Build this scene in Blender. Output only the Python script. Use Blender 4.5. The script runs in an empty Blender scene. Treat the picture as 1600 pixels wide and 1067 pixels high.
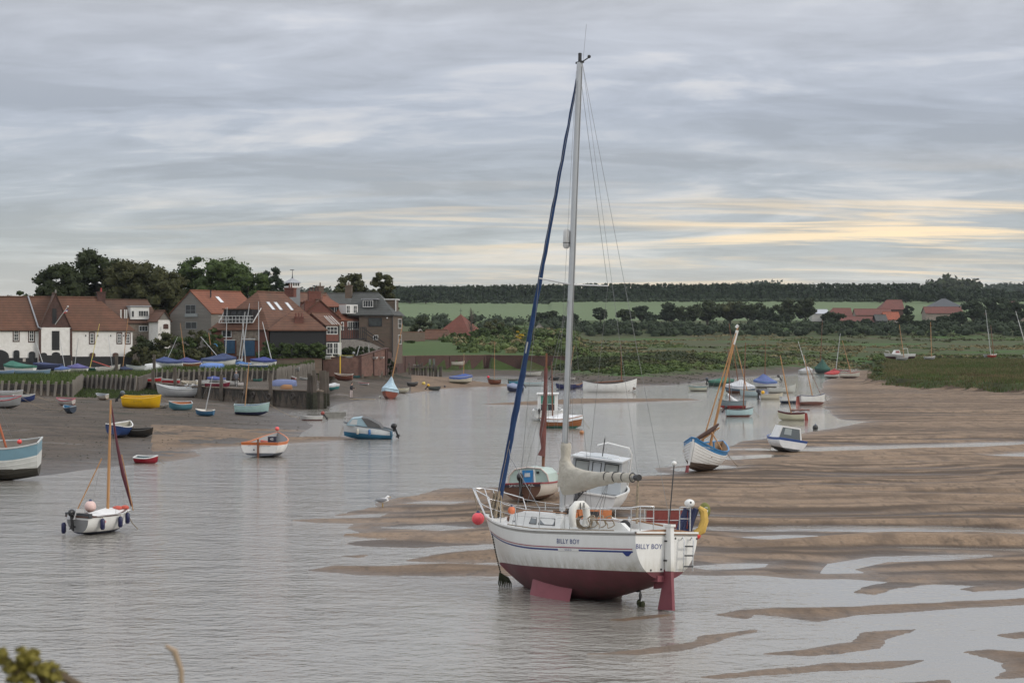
import bpy, bmesh, math, random
import numpy as np
from mathutils import Vector, Matrix, Euler
R=math.radians; PI=math.pi
rnd=random.Random(7); nr=np.random.RandomState(11)
F=2960.0; HC=7.0; HY=530.0          # focal length in photo pixels, eye height, horizon row
# ------------------------------------------------------------------ camera
scn=bpy.context.scene
cam=bpy.data.objects.new('camera',bpy.data.cameras.new('camera')); scn.collection.objects.link(cam)
cam.location=(0,0,HC); cam.rotation_euler=(R(90),0,0)
cam.data.sensor_width=36; cam.data.lens=36*F/1600; cam.data.shift_y=(HY-533.5)/1600*-1*-1
cam.data.clip_start=0.3; cam.data.clip_end=9000
cam.data.dof.use_dof=True; cam.data.dof.focus_distance=52; cam.data.dof.aperture_fstop=8
scn.camera=cam
# ------------------------------------------------------------------ sky
SUN_EL=26; SUN_AZ=118                  # degrees, azimuth clockwise from the view direction (+Y)
w=bpy.data.worlds.new('World'); scn.world=w; w.use_nodes=True
nt=w.node_tree; N=nt.nodes; LK=nt.links; N.clear()
def wn(t,**k):
    n=N.new(t)
    for a,b in k.items(): setattr(n,a,b)
    return n
def wmath(op,a,b=None,c=None,clamp=False):
    n=wn('ShaderNodeMath',operation=op,use_clamp=clamp)
    for i,v in enumerate((a,b,c)):
        if v is None: continue
        if isinstance(v,(int,float)): n.inputs[i].default_value=v
        else: LK.new(v,n.inputs[i])
    return n.outputs[0]
tc=wn('ShaderNodeTexCoord'); sp=wn('ShaderNodeSeparateXYZ'); LK.new(tc.outputs['Generated'],sp.inputs[0])
dx,dy,dz=sp.outputs
zz=wmath('ADD',wmath('MAXIMUM',dz,0.0),0.10)
cb=wn('ShaderNodeCombineXYZ'); LK.new(wmath('DIVIDE',dx,zz),cb.inputs[0]); LK.new(wmath('DIVIDE',dy,zz),cb.inputs[1])
def wnoise(scale,sx,sy,det=5,rough=.5,dist=0.0,off=(0,0,0)):
    mp=wn('ShaderNodeMapping'); mp.inputs['Scale'].default_value=(sx,sy,1); mp.inputs['Location'].default_value=off
    mp.inputs['Rotation'].default_value=(0,0,R(4)); LK.new(cb.outputs[0],mp.inputs[0])
    n=wn('ShaderNodeTexNoise'); n.inputs['Scale'].default_value=scale; n.inputs['Detail'].default_value=det
    n.inputs['Roughness'].default_value=rough; n.inputs['Distortion'].default_value=dist
    LK.new(mp.outputs[0],n.inputs['Vector']); return n.outputs['Fac']
def wramp(fac,stops,interp='EASE'):
    r=wn('ShaderNodeValToRGB'); r.color_ramp.interpolation=interp; e=r.color_ramp.elements
    while len(e)>1: e.remove(e[-1])
    e[0].position=stops[0][0]; e[0].color=(*stops[0][1],1)
    for p,c in stops[1:]:
        x=e.new(p); x.color=(*c,1)
    LK.new(fac,r.inputs[0]); return r.outputs['Color']
def g3(v): return (v,v,v)
def wmix(fac,a,b,mode='MIX'):
    m=wn('ShaderNodeMix',data_type='RGBA',blend_type=mode)
    for s,v in ((m.inputs[0],fac),(m.inputs[6],a),(m.inputs[7],b)):
        if isinstance(v,(int,float)): s.default_value=v
        elif isinstance(v,tuple): s.default_value=(*v,1)
        else: LK.new(v,s)
    return m.outputs[2]
el=wmath('POWER',wmath('MAXIMUM',dz,0.0),.5)              # 0..1 = 0..30 degrees
base=wramp(el,[(math.sqrt(p/2),c) for p,c in [(0,(.50,.51,.50)),(.055,(.53,.53,.50)),(.10,(.45,.48,.485)),(.145,(.40,.435,.475)),(.24,(.405,.44,.51)),(.32,(.49,.515,.575)),(.40,(.52,.53,.56)),(.60,(.66,.67,.71)),(1.2,(.98,1.0,1.05)),(2,(1.25,1.28,1.33))]],'LINEAR')
n1=wnoise(1.7,.8,1.0,7,.55,1.1,(3.1,1.7,0)); n2=wnoise(.8,.7,1.0,4,.5,.6,(7.3,2.2,0)); n3=wnoise(5.5,.6,1.0,5,.6,1.0,(1.1,5.5,0))
br=wmath('ADD',wmath('ADD',wmath('MULTIPLY',n1,.75),wmath('MULTIPLY',n2,.52)),wmath('MULTIPLY',n3,.30))
br=wmath('MULTIPLY_ADD',wmath('SUBTRACT',br,.84),1.35,1.05)
brc=wmath('MINIMUM',wmath('MAXIMUM',br,.86),1.5)
cl=wn('ShaderNodeVectorMath',operation='SCALE'); LK.new(base,cl.inputs[0]); LK.new(brc,cl.inputs['Scale'])
# warm break in the cloud just above the horizon, strongest to the right of the view
gm=wramp(el,[(math.sqrt(p/2),g3(v)) for p,v in [(0.03,0),(.062,.75),(.085,.45),(.105,1),(.128,.75),(.16,.12),(.21,0)]])
side=wmath('MULTIPLY_ADD',dx,2.2,.58,clamp=True)
gn=wramp(wnoise(2.6,.30,1.0,6,.6,.8,(2.4,9.1,0)),[(.47,g3(0)),(.66,g3(1))])
gf=wmath('MULTIPLY',wmath('MULTIPLY',gm,gn),side,clamp=True)
hl=wmath('MULTIPLY',wmath('SUBTRACT',brc,1.06,None,True),2.2,clamp=True)
creamy=wmix(hl,cl.outputs[0],(.74,.69,.64))
warm=wmix(gf,creamy,(1.05,.82,.53))
sky=wn('ShaderNodeTexSky',sky_type='NISHITA'); sky.sun_disc=False; sky.sun_elevation=R(SUN_EL); sky.sun_rotation=R(SUN_AZ)
sc10=wn('ShaderNodeVectorMath',operation='SCALE'); LK.new(warm,sc10.inputs[0]); sc10.inputs['Scale'].default_value=10
mixs=wmix(.94,sky.outputs[0],sc10.outputs[0])
bg=wn('ShaderNodeBackground'); bg.inputs['Strength'].default_value=.1; LK.new(mixs,bg.inputs[0])
ow=wn('ShaderNodeOutputWorld'); LK.new(bg.outputs[0],ow.inputs[0])
# ------------------------------------------------------------------ sun behind the cloud, exposure
sl=bpy.data.lights.new('sun','SUN'); sl.energy=1.2; sl.angle=R(16); sl.color=(1,.93,.82)
so=bpy.data.objects.new('sun',sl); scn.collection.objects.link(so)
sd_=Vector((math.sin(R(SUN_AZ))*math.cos(R(SUN_EL)),math.cos(R(SUN_AZ))*math.cos(R(SUN_EL)),math.sin(R(SUN_EL))))
so.rotation_euler=sd_.to_track_quat('Z','Y').to_euler()
scn.view_settings.view_transform='Standard'; scn.view_settings.look='None'
scn.view_settings.exposure=.2; scn.view_settings.gamma=1; scn.view_settings.use_curve_mapping=False
scn.render.engine='CYCLES'
# ------------------------------------------------------------------ helpers
COL=scn.collection
def P(x,y,Y): return Vector(((x-800)/F*Y, Y, HC-(y-HY)/F*Y))
def G(x,y,z=0.0):
    Y=(HC-z)*F/(y-HY); return Vector(((x-800)/F*Y,Y,z))
MT={}
def pm(name,col,rough=.6,var=.12,scale=2.0,bump=0.0,bscale=None,metal=0.0,dirt=None,dscale=1.0,damt=.5,coords='Object',stretch=(1,1,1),spec=.5,trans=0.0):
    if name in MT: return MT[name]
    m=bpy.data.materials.new(name); m.use_nodes=True; n=m.node_tree.nodes; l=m.node_tree.links
    b=n['Principled BSDF']; b.inputs['Roughness'].default_value=rough; b.inputs['Metallic'].default_value=metal
    b.inputs['Specular IOR Level'].default_value=spec
    t=n.new('ShaderNodeTexCoord'); mp=n.new('ShaderNodeMapping'); mp.inputs['Scale'].default_value=stretch
    l.new(t.outputs[coords],mp.inputs[0])
    no=n.new('ShaderNodeTexNoise'); no.inputs['Scale'].default_value=scale; no.inputs['Detail'].default_value=5; l.new(mp.outputs[0],no.inputs['Vector'])
    cr=n.new('ShaderNodeValToRGB'); e=cr.color_ramp.elements
    e[0].position=.3; e[1].position=.7
    e[0].color=(*[max(0,c*(1-var)) for c in col],1); e[1].color=(*[min(1,c*(1+var)) for c in col],1)
    l.new(no.outputs['Fac'],cr.inputs[0]); out=cr.outputs[0]
    if dirt:
        nd=n.new('ShaderNodeTexNoise'); nd.inputs['Scale'].default_value=dscale; nd.inputs['Detail'].default_value=6; nd.inputs['Roughness'].default_value=.65
        l.new(mp.outputs[0],nd.inputs['Vector'])
        rr=n.new('ShaderNodeValToRGB'); rr.color_ramp.elements[0].position=.45; rr.color_ramp.elements[1].position=.72
        rr.color_ramp.elements[1].color=(damt,damt,damt,1)
        rr.color_ramp.elements[0].color=(0,0,0,1); l.new(nd.outputs['Fac'],rr.inputs[0])
        mx=n.new('ShaderNodeMix'); mx.data_type='RGBA'; mx.inputs[7].default_value=(*dirt,1); l.new(rr.outputs[0],mx.inputs[0]); l.new(out,mx.inputs[6]); out=mx.outputs[2]
    l.new(out,b.inputs['Base Color'])
    if bump:
        bn=n.new('ShaderNodeTexNoise'); bn.inputs['Scale'].default_value=bscale or scale*4; bn.inputs['Detail'].default_value=4; l.new(mp.outputs[0],bn.inputs['Vector'])
        bu=n.new('ShaderNodeBump'); bu.inputs['Strength'].default_value=1; bu.inputs['Distance'].default_value=bump; l.new(bn.outputs['Fac'],bu.inputs['Height']); l.new(bu.outputs[0],b.inputs['Normal'])
    MT[name]=m; return m
def tag(o,label=None,cat=None,group=None,kind=None):
    if label: o['label']=label
    if cat: o['category']=cat
    if group: o['group']=group
    if kind: o['kind']=kind
    return o
def empty(name,loc,rot=(0,0,0),label=None,cat=None,group=None):
    o=bpy.data.objects.new(name,None); COL.objects.link(o); o.location=loc; o.rotation_euler=rot; o.empty_display_size=.2
    return tag(o,label,cat,group)
class MB:
    def __init__(s): s.v=[]; s.f=[]; s.m=[]
    def add(s,vs,fs,mi=0):
        o=len(s.v); s.v+= [tuple(x) for x in vs]; s.f+=[tuple(i+o for i in f) for f in fs]; s.m+=[mi]*len(fs); return s
    def quad(s,a,b,c,d,mi=0): return s.add([a,b,c,d],[(0,1,2,3)],mi)
    def box(s,a,b,mi=0,M=None):
        x0,y0,z0=a; x1,y1,z1=b
        vs=[Vector(p) for p in ((x0,y0,z0),(x1,y0,z0),(x1,y1,z0),(x0,y1,z0),(x0,y0,z1),(x1,y0,z1),(x1,y1,z1),(x0,y1,z1))]
        if M is not None: vs=[M@v for v in vs]
        return s.add(vs,[(0,3,2,1),(4,5,6,7),(0,1,5,4),(1,2,6,5),(2,3,7,6),(3,0,4,7)],mi)
    def cbox(s,c,d,mi=0,M=None):
        return s.box([c[i]-d[i]/2 for i in range(3)],[c[i]+d[i]/2 for i in range(3)],mi,M)
    def tube(s,pts,r,n=6,mi=0,cap=True):
        pts=[Vector(p) for p in pts]; k=len(pts); rs=r if isinstance(r,(list,tuple)) else [r]*k
        vs=[]; fs=[]; up=None
        for i,p in enumerate(pts):
            d=(pts[min(i+1,k-1)]-pts[max(i-1,0)])
            if d.length<1e-9: d=Vector((0,0,1))
            d.normalize()
            if up is None:
                up=Vector((0,0,1)) if abs(d.z)<.9 else Vector((1,0,0))
            a=up.cross(d); 
            if a.length<1e-6: a=Vector((0,1,0)).cross(d)
            a.normalize(); b=d.cross(a); up=b
            for j in range(n):
                t=2*PI*j/n; vs.append(p+a*math.cos(t)*rs[i]+b*math.sin(t)*rs[i])
        for i in range(k-1):
            for j in range(n):
                fs.append((i*n+j,i*n+(j+1)%n,(i+1)*n+(j+1)%n,(i+1)*n+j))
        if cap: fs.append(tuple(range(n-1,-1,-1))); fs.append(tuple(range((k-1)*n,k*n)))
        return s.add(vs,fs,mi)
    def ball(s,c,r,nu=10,nv=7,mi=0,M=None):
        c=Vector(c); r=r if isinstance(r,(tuple,list)) else (r,r,r)
        vs=[];fs=[]
        for i in range(nv+1):
            ph=PI*i/nv
            for j in range(nu):
                t=2*PI*j/nu; p=Vector((r[0]*math.sin(ph)*math.cos(t),r[1]*math.sin(ph)*math.sin(t),r[2]*math.cos(ph)))
                if M is not None: p=M@p
                vs.append(c+p)
        for i in range(nv):
            for j in range(nu): fs.append((i*nu+j,(i+1)*nu+j,(i+1)*nu+(j+1)%nu,i*nu+(j+1)%nu))
        return s.add(vs,fs,mi)
    def prism(s,poly,axis,a,b,mi=0):
        # poly: 2D points; axis: 0,1,2 extruded axis between a and b
        def mk(p,t):
            q=[p[0],p[1]]; q.insert(axis,t); return tuple(q)
        n=len(poly); vs=[mk(p,a) for p in poly]+[mk(p,b) for p in poly]
        fs=[tuple(range(n)),tuple(range(2*n-1,n-1,-1))]+[(i,(i+1)%n,n+(i+1)%n,n+i) for i in range(n)]
        return s.add(vs,fs,mi)
    def build(s,name,mats,parent=None,smooth=False,ang=40,loc=None,label=None,recalc=True):
        me=bpy.data.meshes.new(name); me.from_pydata(s.v,[],s.f)
        if not isinstance(mats,(list,tuple)): mats=[mats]
        for m in mats: me.materials.append(m)
        if len(mats)>1: me.polygons.foreach_set('material_index',s.m)
        if recalc:
            bm=bmesh.new(); bm.from_mesh(me); bmesh.ops.remove_doubles(bm,verts=bm.verts,dist=1e-5) if smooth else None
            bmesh.ops.recalc_face_normals(bm,faces=bm.faces); bm.to_mesh(me); bm.free()
        if smooth:
            me.polygons.foreach_set('use_smooth',[True]*len(me.polygons)); me.set_sharp_from_angle(angle=R(ang))
        me.update()
        o=bpy.data.objects.new(name,me); COL.objects.link(o)
        if parent: o.parent=parent
        if loc is not None: o.location=loc
        if label: o['label']=label
        return o
# value noise
_T=np.random.RandomState(5).rand(256,256)
def vn(x,y,seed=0):
    x=np.asarray(x,float)+seed*17.3; y=np.asarray(y,float)+seed*31.7
    xi=np.floor(x).astype(int); yi=np.floor(y).astype(int); fx=x-xi; fy=y-yi
    fx=fx*fx*(3-2*fx); fy=fy*fy*(3-2*fy)
    a=_T[xi&255,yi&255]; b=_T[(xi+1)&255,yi&255]; c=_T[xi&255,(yi+1)&255]; d=_T[(xi+1)&255,(yi+1)&255]
    return (a*(1-fx)+b*fx)*(1-fy)+(c*(1-fx)+d*fx)*fy
def fbm(x,y,o=4,seed=0):
    s=0;a=.5;t=0
    for i in range(o): s=s+a*vn(x*2**i,y*2**i,seed+i); t+=a; a*=.5
    return s/t
def sst(a,b,x):
    t=np.clip((x-a)/(b-a),0,1); return t*t*(3-2*t)
def sdpoly(X,Y,poly,pad=12.0):
    p=np.array(poly,float); out=np.full(X.shape,-float(pad))
    bb=(X>p[:,0].min()-pad)&(X<p[:,0].max()+pad)&(Y>p[:,1].min()-pad)&(Y<p[:,1].max()+pad)
    if not bb.any(): return out
    x=X[bb]; y=Y[bb]; d=np.full(x.shape,1e18); ins=np.zeros(x.shape,bool)
    for i in range(len(p)):
        ax,ay=p[i]; bx,by=p[(i+1)%len(p)]
        ex,ey=bx-ax,by-ay; L2=ex*ex+ey*ey+1e-12
        t=np.clip(((x-ax)*ex+(y-ay)*ey)/L2,0,1)
        d=np.minimum(d,(x-ax-t*ex)**2+(y-ay-t*ey)**2)
        c=((ay>y)!=(by>y))
        with np.errstate(divide='ignore',invalid='ignore'):
            xi=ex*(y-ay)/(ey if ey!=0 else 1e-12)+ax
        ins^=c&(x<xi)
    r=np.sqrt(d); out[bb]=np.where(ins,r,-r); return out
# ------------------------------------------------------------------ terrain
def tr(pts,z=0.0): return [tuple(G(x,y,z)[:2]) for x,y in pts]
SHORE_A=tr([(-900,800),(0,752),(60,744),(130,735),(200,727),(270,720),(322,712),(296,704),(330,699),(385,697),(450,693),(500,690),(562,686),(540,681),(466,682),(480,672),(484,664),(470,655),(440,648),(470,641),(512,637),(540,630),(590,621),(640,615),(700,607),(770,604),(812,603),(770,600),(700,600),(655,597),(648,594),(670,590),(720,590),(790,589),(830,591),(860,596),(900,600),(960,602),(1050,602),(1090,598),(1130,592),(1180,589),(1230,586),(1300,578),(1372,570)])+[(3000,530),(3000,4200),(-4500,4200),(-4500,60)]
SHORE_B=tr([(1385,570.5),(1345,577),(1302,588),(1287,598),(1283,612),(1300,621),(1283,632),(1300,645),(1318,656),(1352,659),(1330,664),(1290,671),(1240,680),(1160,690),(1140,698),(1132,712),(1120,724),(1085,738),(1000,745),(940,753),(870,759),(760,762),(690,763),(668,770),(618,780),(672,783),(585,793),(517,806),(610,801),(590,808),(458,813),(500,817),(640,817),(600,823),(650,827),(530,836),(600,841),(680,838),(560,846),(543,849),(560,853),(660,855),(750,850),(830,842),(960,850),(1080,862),(1080,884),(1140,889),(1075,893),(1200,893),(1240,900),(1300,894),(1335,889),(1395,900),(1380,910),(1335,925),(1365,928),(1400,918),(1460,911),(1540,915),(1505,920),(1522,923),(1600,918),(1900,908)])+[(500,60),(3000,500)]
ISL=[tr(q) for q in (
 [(630,876),(700,863),(790,857),(830,862),(860,875),(740,880)],
 [(480,891),(520,884),(600,884),(700,880),(800,884),(870,892),(800,899),(700,900),(560,897)],
 [(538,869),(580,866),(560,871)],
 [(1125,960),(1150,953),(1200,950),(1330,947),(1500,940),(1750,925),(1750,935),(1500,950),(1350,960),(1280,970),(1230,964),(1180,960),(1165,966)],
 [(900,1022),(1000,1014),(1090,1001),(1095,992),(1185,982),(1188,985),(1130,1000),(1120,1004),(1060,1017),(1000,1023)],
 [(955,968),(1045,959),(1060,960),(975,970)],
 [(1195,1021),(1260,1014),(1330,1003),(1345,988),(1430,983),(1425,986),(1380,1000),(1370,1012),(1270,1025)],
 [(1085,1057),(1200,1045),(1300,1036),(1445,1031),(1400,1041),(1200,1054),(1120,1061)],
 [(1555,991),(1680,979),(1680,995),(1580,998)],
 [(1500,1018),(1540,1013),(1600,1017),(1700,1018),(1750,1055),(1540,1061),(1567,1048),(1562,1035),(1535,1026)],
 [(1360,1068),(1480,1062),(1500,1078)],
 [(750,632),(830,627),(900,623),(1080,623.5),(1098,625),(1000,628),(900,631),(830,633)])]
PUD=[tr(q) for q in (
 [(1085,885),(1140,881),(1207,880),(1200,886),(1110,889)],
 [(1300,881),(1370,870),(1540,866),(1545,868),(1480,874),(1380,877),(1325,889),(1340,894),(1290,895)],
 [(1120,702),(1260,699),(1600,690),(2100,684),(2100,690),(1600,696),(1260,705)],
 [(1120,714),(1200,710),(1240,712),(1140,718)],
 [(1050,732),(1130,727),(1150,730),(1060,736)],
 [(1550,711),(1620,706),(1800,703),(1800,708),(1640,711),(1580,714)],
 [(1165,839),(1230,836),(1275,837),(1200,842)],
 [(640,786),(668,783),(720,784),(700,787)],
 [(600,824),(680,820),(740,824),(690,828)])]
R_=lambda x,y,z:tuple(G(x,y,z)[:2])
REV=[R_(-260,617,1.1),R_(112,618,1.1),R_(126,607,1.2),R_(216,607,1.3),R_(240,595,1.8),R_(430,592,2.0),R_(488,585,2.2)]
QW=[tuple(P(505,0,265)[:2]),tuple(P(565,0,265)[:2]),tuple(P(603,0,272)[:2])]
FQ=[tuple(P(609,0,300)[:2]),tuple(P(616,0,352)[:2]),tuple(P(650,0,370)[:2]),tuple(P(760,0,378)[:2]),tuple(P(892,0,374)[:2])]
HARD=REV+QW+[FQ[0],FQ[1]]+[tuple(P(612,0,460)[:2]),(-600,460),(-600,205)]
LAWN=FQ[1:]+[tuple(P(935,0,440)[:2]),tuple(P(900,0,620)[:2]),tuple(P(560,0,620)[:2])]
PIER=[R_(214,596,1.75),R_(300,604.5,1.75),R_(400,609.5,1.75),R_(500,612,1.75),tuple(P(511,0,203)[:2]),tuple(P(505,0,232)[:2]),REV[6],REV[5],REV[4]]
MARSH=[tuple(G(x,y,.8)[:2]) for x,y in [(1360,591),(1400,597),(1440,600),(1500,601),(1560,605),(1640,609),(1900,618),(2300,620)]]+[(260,420),(120,430),tuple(P(1385,0,470)[:2]),tuple(P(1368,0,430)[:2])]
def heights(X,Y):
    X=np.asarray(X,float); Y=np.asarray(Y,float)
    a=sdpoly(X,Y,SHORE_A,90); b=sdpoly(X,Y,SHORE_B,90)
    wob=(fbm(X/6,Y/6,3,3)-.5)*3.0; wo2=(fbm(X/1.1,Y/.8,3,4)-.5)*.45*(Y<110)
    aa=a+wob*.5*np.clip(Y/200,0,1); 
    # left foreshore
    u_=X/np.maximum(Y,1)*F+800
    zl=np.minimum(np.maximum(aa,0)*(.035+.095*sst(505,530,u_)*sst(200,215,Y)), np.interp(Y,[90,150,200,235,268,300],[.5,.8,1.15,1.8,2.25,2.4]))
    zl=zl+(fbm(X/3,Y/3,4,9)-.5)*.10*sst(0,4,aa)
    u=X/np.maximum(Y,1)*F+800
    FR=np.interp(Y,[290,315,345,450,600,700,760,860,1150,1300,2500,4200],[1.2,1.6,2.2,2.9,4.3,7,11.3,15.6,30.0,34,62,75])
    FL=np.interp(Y,[290,376,420,480,600,760,860,1150,1300,2500,4200],[1.0,1.1,3.4,6.0,9.0,12.5,15.6,30.0,34,62,75])
    wl=1-sst(840,930,u)
    FF=FL*wl+FR*(1-wl)
    FF=FF+(fbm(X/14,Y/14,4,21)-.45)*np.interp(Y,[300,345,500,700],[.5,2.2,1.2,0.0])*(1-wl)*sst(8,30,aa)
    zf=np.minimum(np.maximum(aa,0)*np.where(u>860,.11,.045),FF)
    k=sst(-60,-20,X-(-33)+0)*0+sst(600,640,u)
    farm=(Y>290)
    z=np.where(farm,zf,np.where(u<640,zl,np.maximum(zl,0)))
    z=np.where(aa>0,z,-.45*(1-np.exp(np.minimum(aa,0)/6)))
    # right sand flats
    n1=fbm(X/22+Y/60,Y/9,3,31); ph=(Y+13*fbm(X/24,Y/30,3,33)+2.2*fbm(X/5,Y/7,3,34)+.035*X)/5.0; s=ph-np.floor(ph)
    saw=np.where(s<.22,sst(0,.22,s),1-sst(.22,1,s))
    ph2=(Y+6*fbm(X/8,Y/14,3,35)+1.2*fbm(X/2.2,Y/3,2,36)+.02*X)/2.2; s2=ph2-np.floor(ph2); saw2=np.where(s2<.3,sst(0,.3,s2),1-sst(.3,1,s2))
    amp=.10+.36*sst(.35,.75,fbm(X/30,Y/16,2,37))
    rid=(saw-.5)*amp*np.interp(Y,[50,62,110,140],[.35,1,1,.25])+(saw2-.5)*.05+(n1-.5)*.16
    bb=b+wob*.35*np.clip((Y-45)/110,.08,1)+wo2
    zb=.02+np.minimum(bb*.024,.085+np.maximum(bb-12,0)*.0062)
    zb=np.minimum(zb,1.05)+np.where(rid>0,rid,rid*sst(1,10,bb))*(.18+.82*sst(0,9,bb))*sst(-4,0,bb)
    zb=np.where(bb>0,zb,np.maximum(-.5,bb*.03))
    for q in PUD:
        d=sdpoly(X,Y,q,14)+wob*.12*np.clip(Y/120,0,1)
        zb=np.where(d>-14,zb*sst(0,2.6,-d)-.05*(1-sst(-.9,.25,-d))+0.03*sst(.1,.8,-d)*(1-sst(.8,2.6,-d)),zb)
    z=np.maximum(z,zb)
    for q in ISL:
        d=sdpoly(X,Y,q,8)+wob*.10*np.clip((Y-40)/60,.1,1)+wo2*.8
        z=np.maximum(z,np.where(d>0,.006+np.minimum(d*.09,.085)+.008+np.maximum(rid,-.01)*.3*sst(0,1.2,d),np.maximum(-.5,d*.07)))
    # right marsh shelf
    m=sdpoly(X,Y,MARSH,20)+(fbm(X/5,Y/5,3,41)-.5)*5
    z=z+sst(0,3.2,m+(fbm(X/7,Y/12,3,44)-.5)*6)*(.55+1.0*fbm(X/9,Y/9,3,43))*np.where(Y<440,1,0)*(1-sst(380,440,Y))
    z=np.where((b>0)|(Y>430),np.maximum(z,np.where((m>2)|((Y>430)&(u>1365)),np.minimum(FR,np.interp(Y,[300,400],[1.2,2.4])+0*FR) if True else z,z)),z)
    # hard standing, quay and lawn
    pi=sdpoly(X,Y,PIER,6); z=np.where(pi>0,np.maximum(z,1.72),z)
    hd=sdpoly(X,Y,HARD,60)
    zh=np.interp(Y,[198,222,262,285,330,460],[2.3,2.5,2.7,3.6,5.0,7.0]); zh=zh+.55*sst(222,262,u)*(1-sst(262,275,Y))*sst(0,1.2,hd); zh=zh+(np.maximum(zh,4.2)-zh)*sst(455,500,u)
    z=np.where(hd>.15,zh+(fbm(X/2,Y/2,2,47)-.5)*.12,z)
    lw=sdpoly(X,Y,LAWN,60); z=np.where(lw>.2,np.interp(Y,[350,372,420,480,620],[3.5,3.5,6.2,7.3,9.5])*(1-sst(880,930,u))+z*sst(880,930,u),z)
    # sea bank under the camera
    z=np.maximum(z,5.3-np.maximum(Y,0)*.22)
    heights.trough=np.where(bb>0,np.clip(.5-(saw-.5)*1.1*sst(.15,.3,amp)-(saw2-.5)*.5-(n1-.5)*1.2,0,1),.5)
    return z,aa,b,m,hd,lw,pi,u
def hz(x,y): return float(heights(np.array([x]),np.array([y]))[0][0])
def hit(px,py,lo=36.0,hi=1400.0):
    Y=np.exp(np.linspace(math.log(lo),math.log(hi),5000)); X=(px-800)/F*Y; rz=HC-(py-HY)/F*Y
    z=np.maximum(heights(X,Y)[0],-.0)
    i=np.argmax(rz<=z)
    if rz[i]>z[i]: i=len(Y)-1
    return Vector((X[i],Y[i],z[i]))
rows=np.concatenate([np.linspace(-12,34,24)[:-1],np.arange(34,66,.1),np.arange(66,100,.2),np.arange(100,300,.5),np.arange(300,500,1.5),np.geomspace(500,4000,90)])
cf=np.linspace(-.30,.30,561); co=np.geomspace(.31,7,16)
cols=np.concatenate([-co[::-1],cf,co])
CG,RG=np.meshgrid(cols,rows); XG=CG*(RG+15); YG=RG
Z,aa,bb,mm,hd,lw,pi,ug=heights(XG,YG)
TRG=heights.trough; nR,nC=XG.shape
# zone: 0 sand 1 mud 2 grass/marsh 3 field 4 lawn 5 hard
nz=fbm(XG/4,YG/4,3,51)-.5
zone=np.zeros(XG.shape,int)
zone[(aa>0)&(Z>-.6)&(YG>0)]=1
zone[(aa>0)&(YG>290)&(Z>.9+nz*.9)&(lw<=0.2)&(ug>600)]=2
zone[(aa>0)&(YG<146)&(YG>108)&(ug>235)&(ug<620)&(nz>-.12)]=0
zone[(aa>0)&(YG<292)&(YG>228)&(ug>640)&(ug<830)]=0
zone[(mm>0.3)]=2
zone[(YG>425)&(ug>800)]=2
zone[(YG>855)]=3
zone[lw>.2]=2
zone[(lw>.2)&(YG<436)]=4
zone[hd>.15]=2
zone[(hd>6)&(YG<266)&(ug<455)&(YG>228)&(nz>-.06)]=5
zone[YG<26]=2
zone[(pi>0)]=1
fz=zone[:-1,:-1].ravel()
idx=np.arange(nR*nC).reshape(nR,nC)
quads=np.stack([idx[:-1,:-1],idx[:-1,1:],idx[1:,1:],idx[1:,:-1]],-1).reshape(-1,4)
XG=np.clip(XG,-4600,4600); V=np.stack([XG,YG,Z],-1).reshape(-1,3)
def mesh_np(name,verts,faces,mat,smooth=True,parent=None):
    me=bpy.data.meshes.new(name); n=len(verts); k=faces.shape[1]; nf=len(faces)
    me.vertices.add(n); me.vertices.foreach_set('co',np.ascontiguousarray(verts,dtype=np.float32).ravel())
    me.loops.add(nf*k); me.loops.foreach_set('vertex_index',np.ascontiguousarray(faces,dtype=np.int32).ravel())
    me.polygons.add(nf); me.polygons.foreach_set('loop_start',np.arange(0,nf*k,k,dtype=np.int32)); 
    me.polygons.foreach_set('use_smooth',np.full(nf,smooth))
    me.materials.append(mat); me.update(calc_edges=True); me.validate()
    o=bpy.data.objects.new(name,me); COL.objects.link(o)
    if parent: o.parent=parent
    return o
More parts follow.
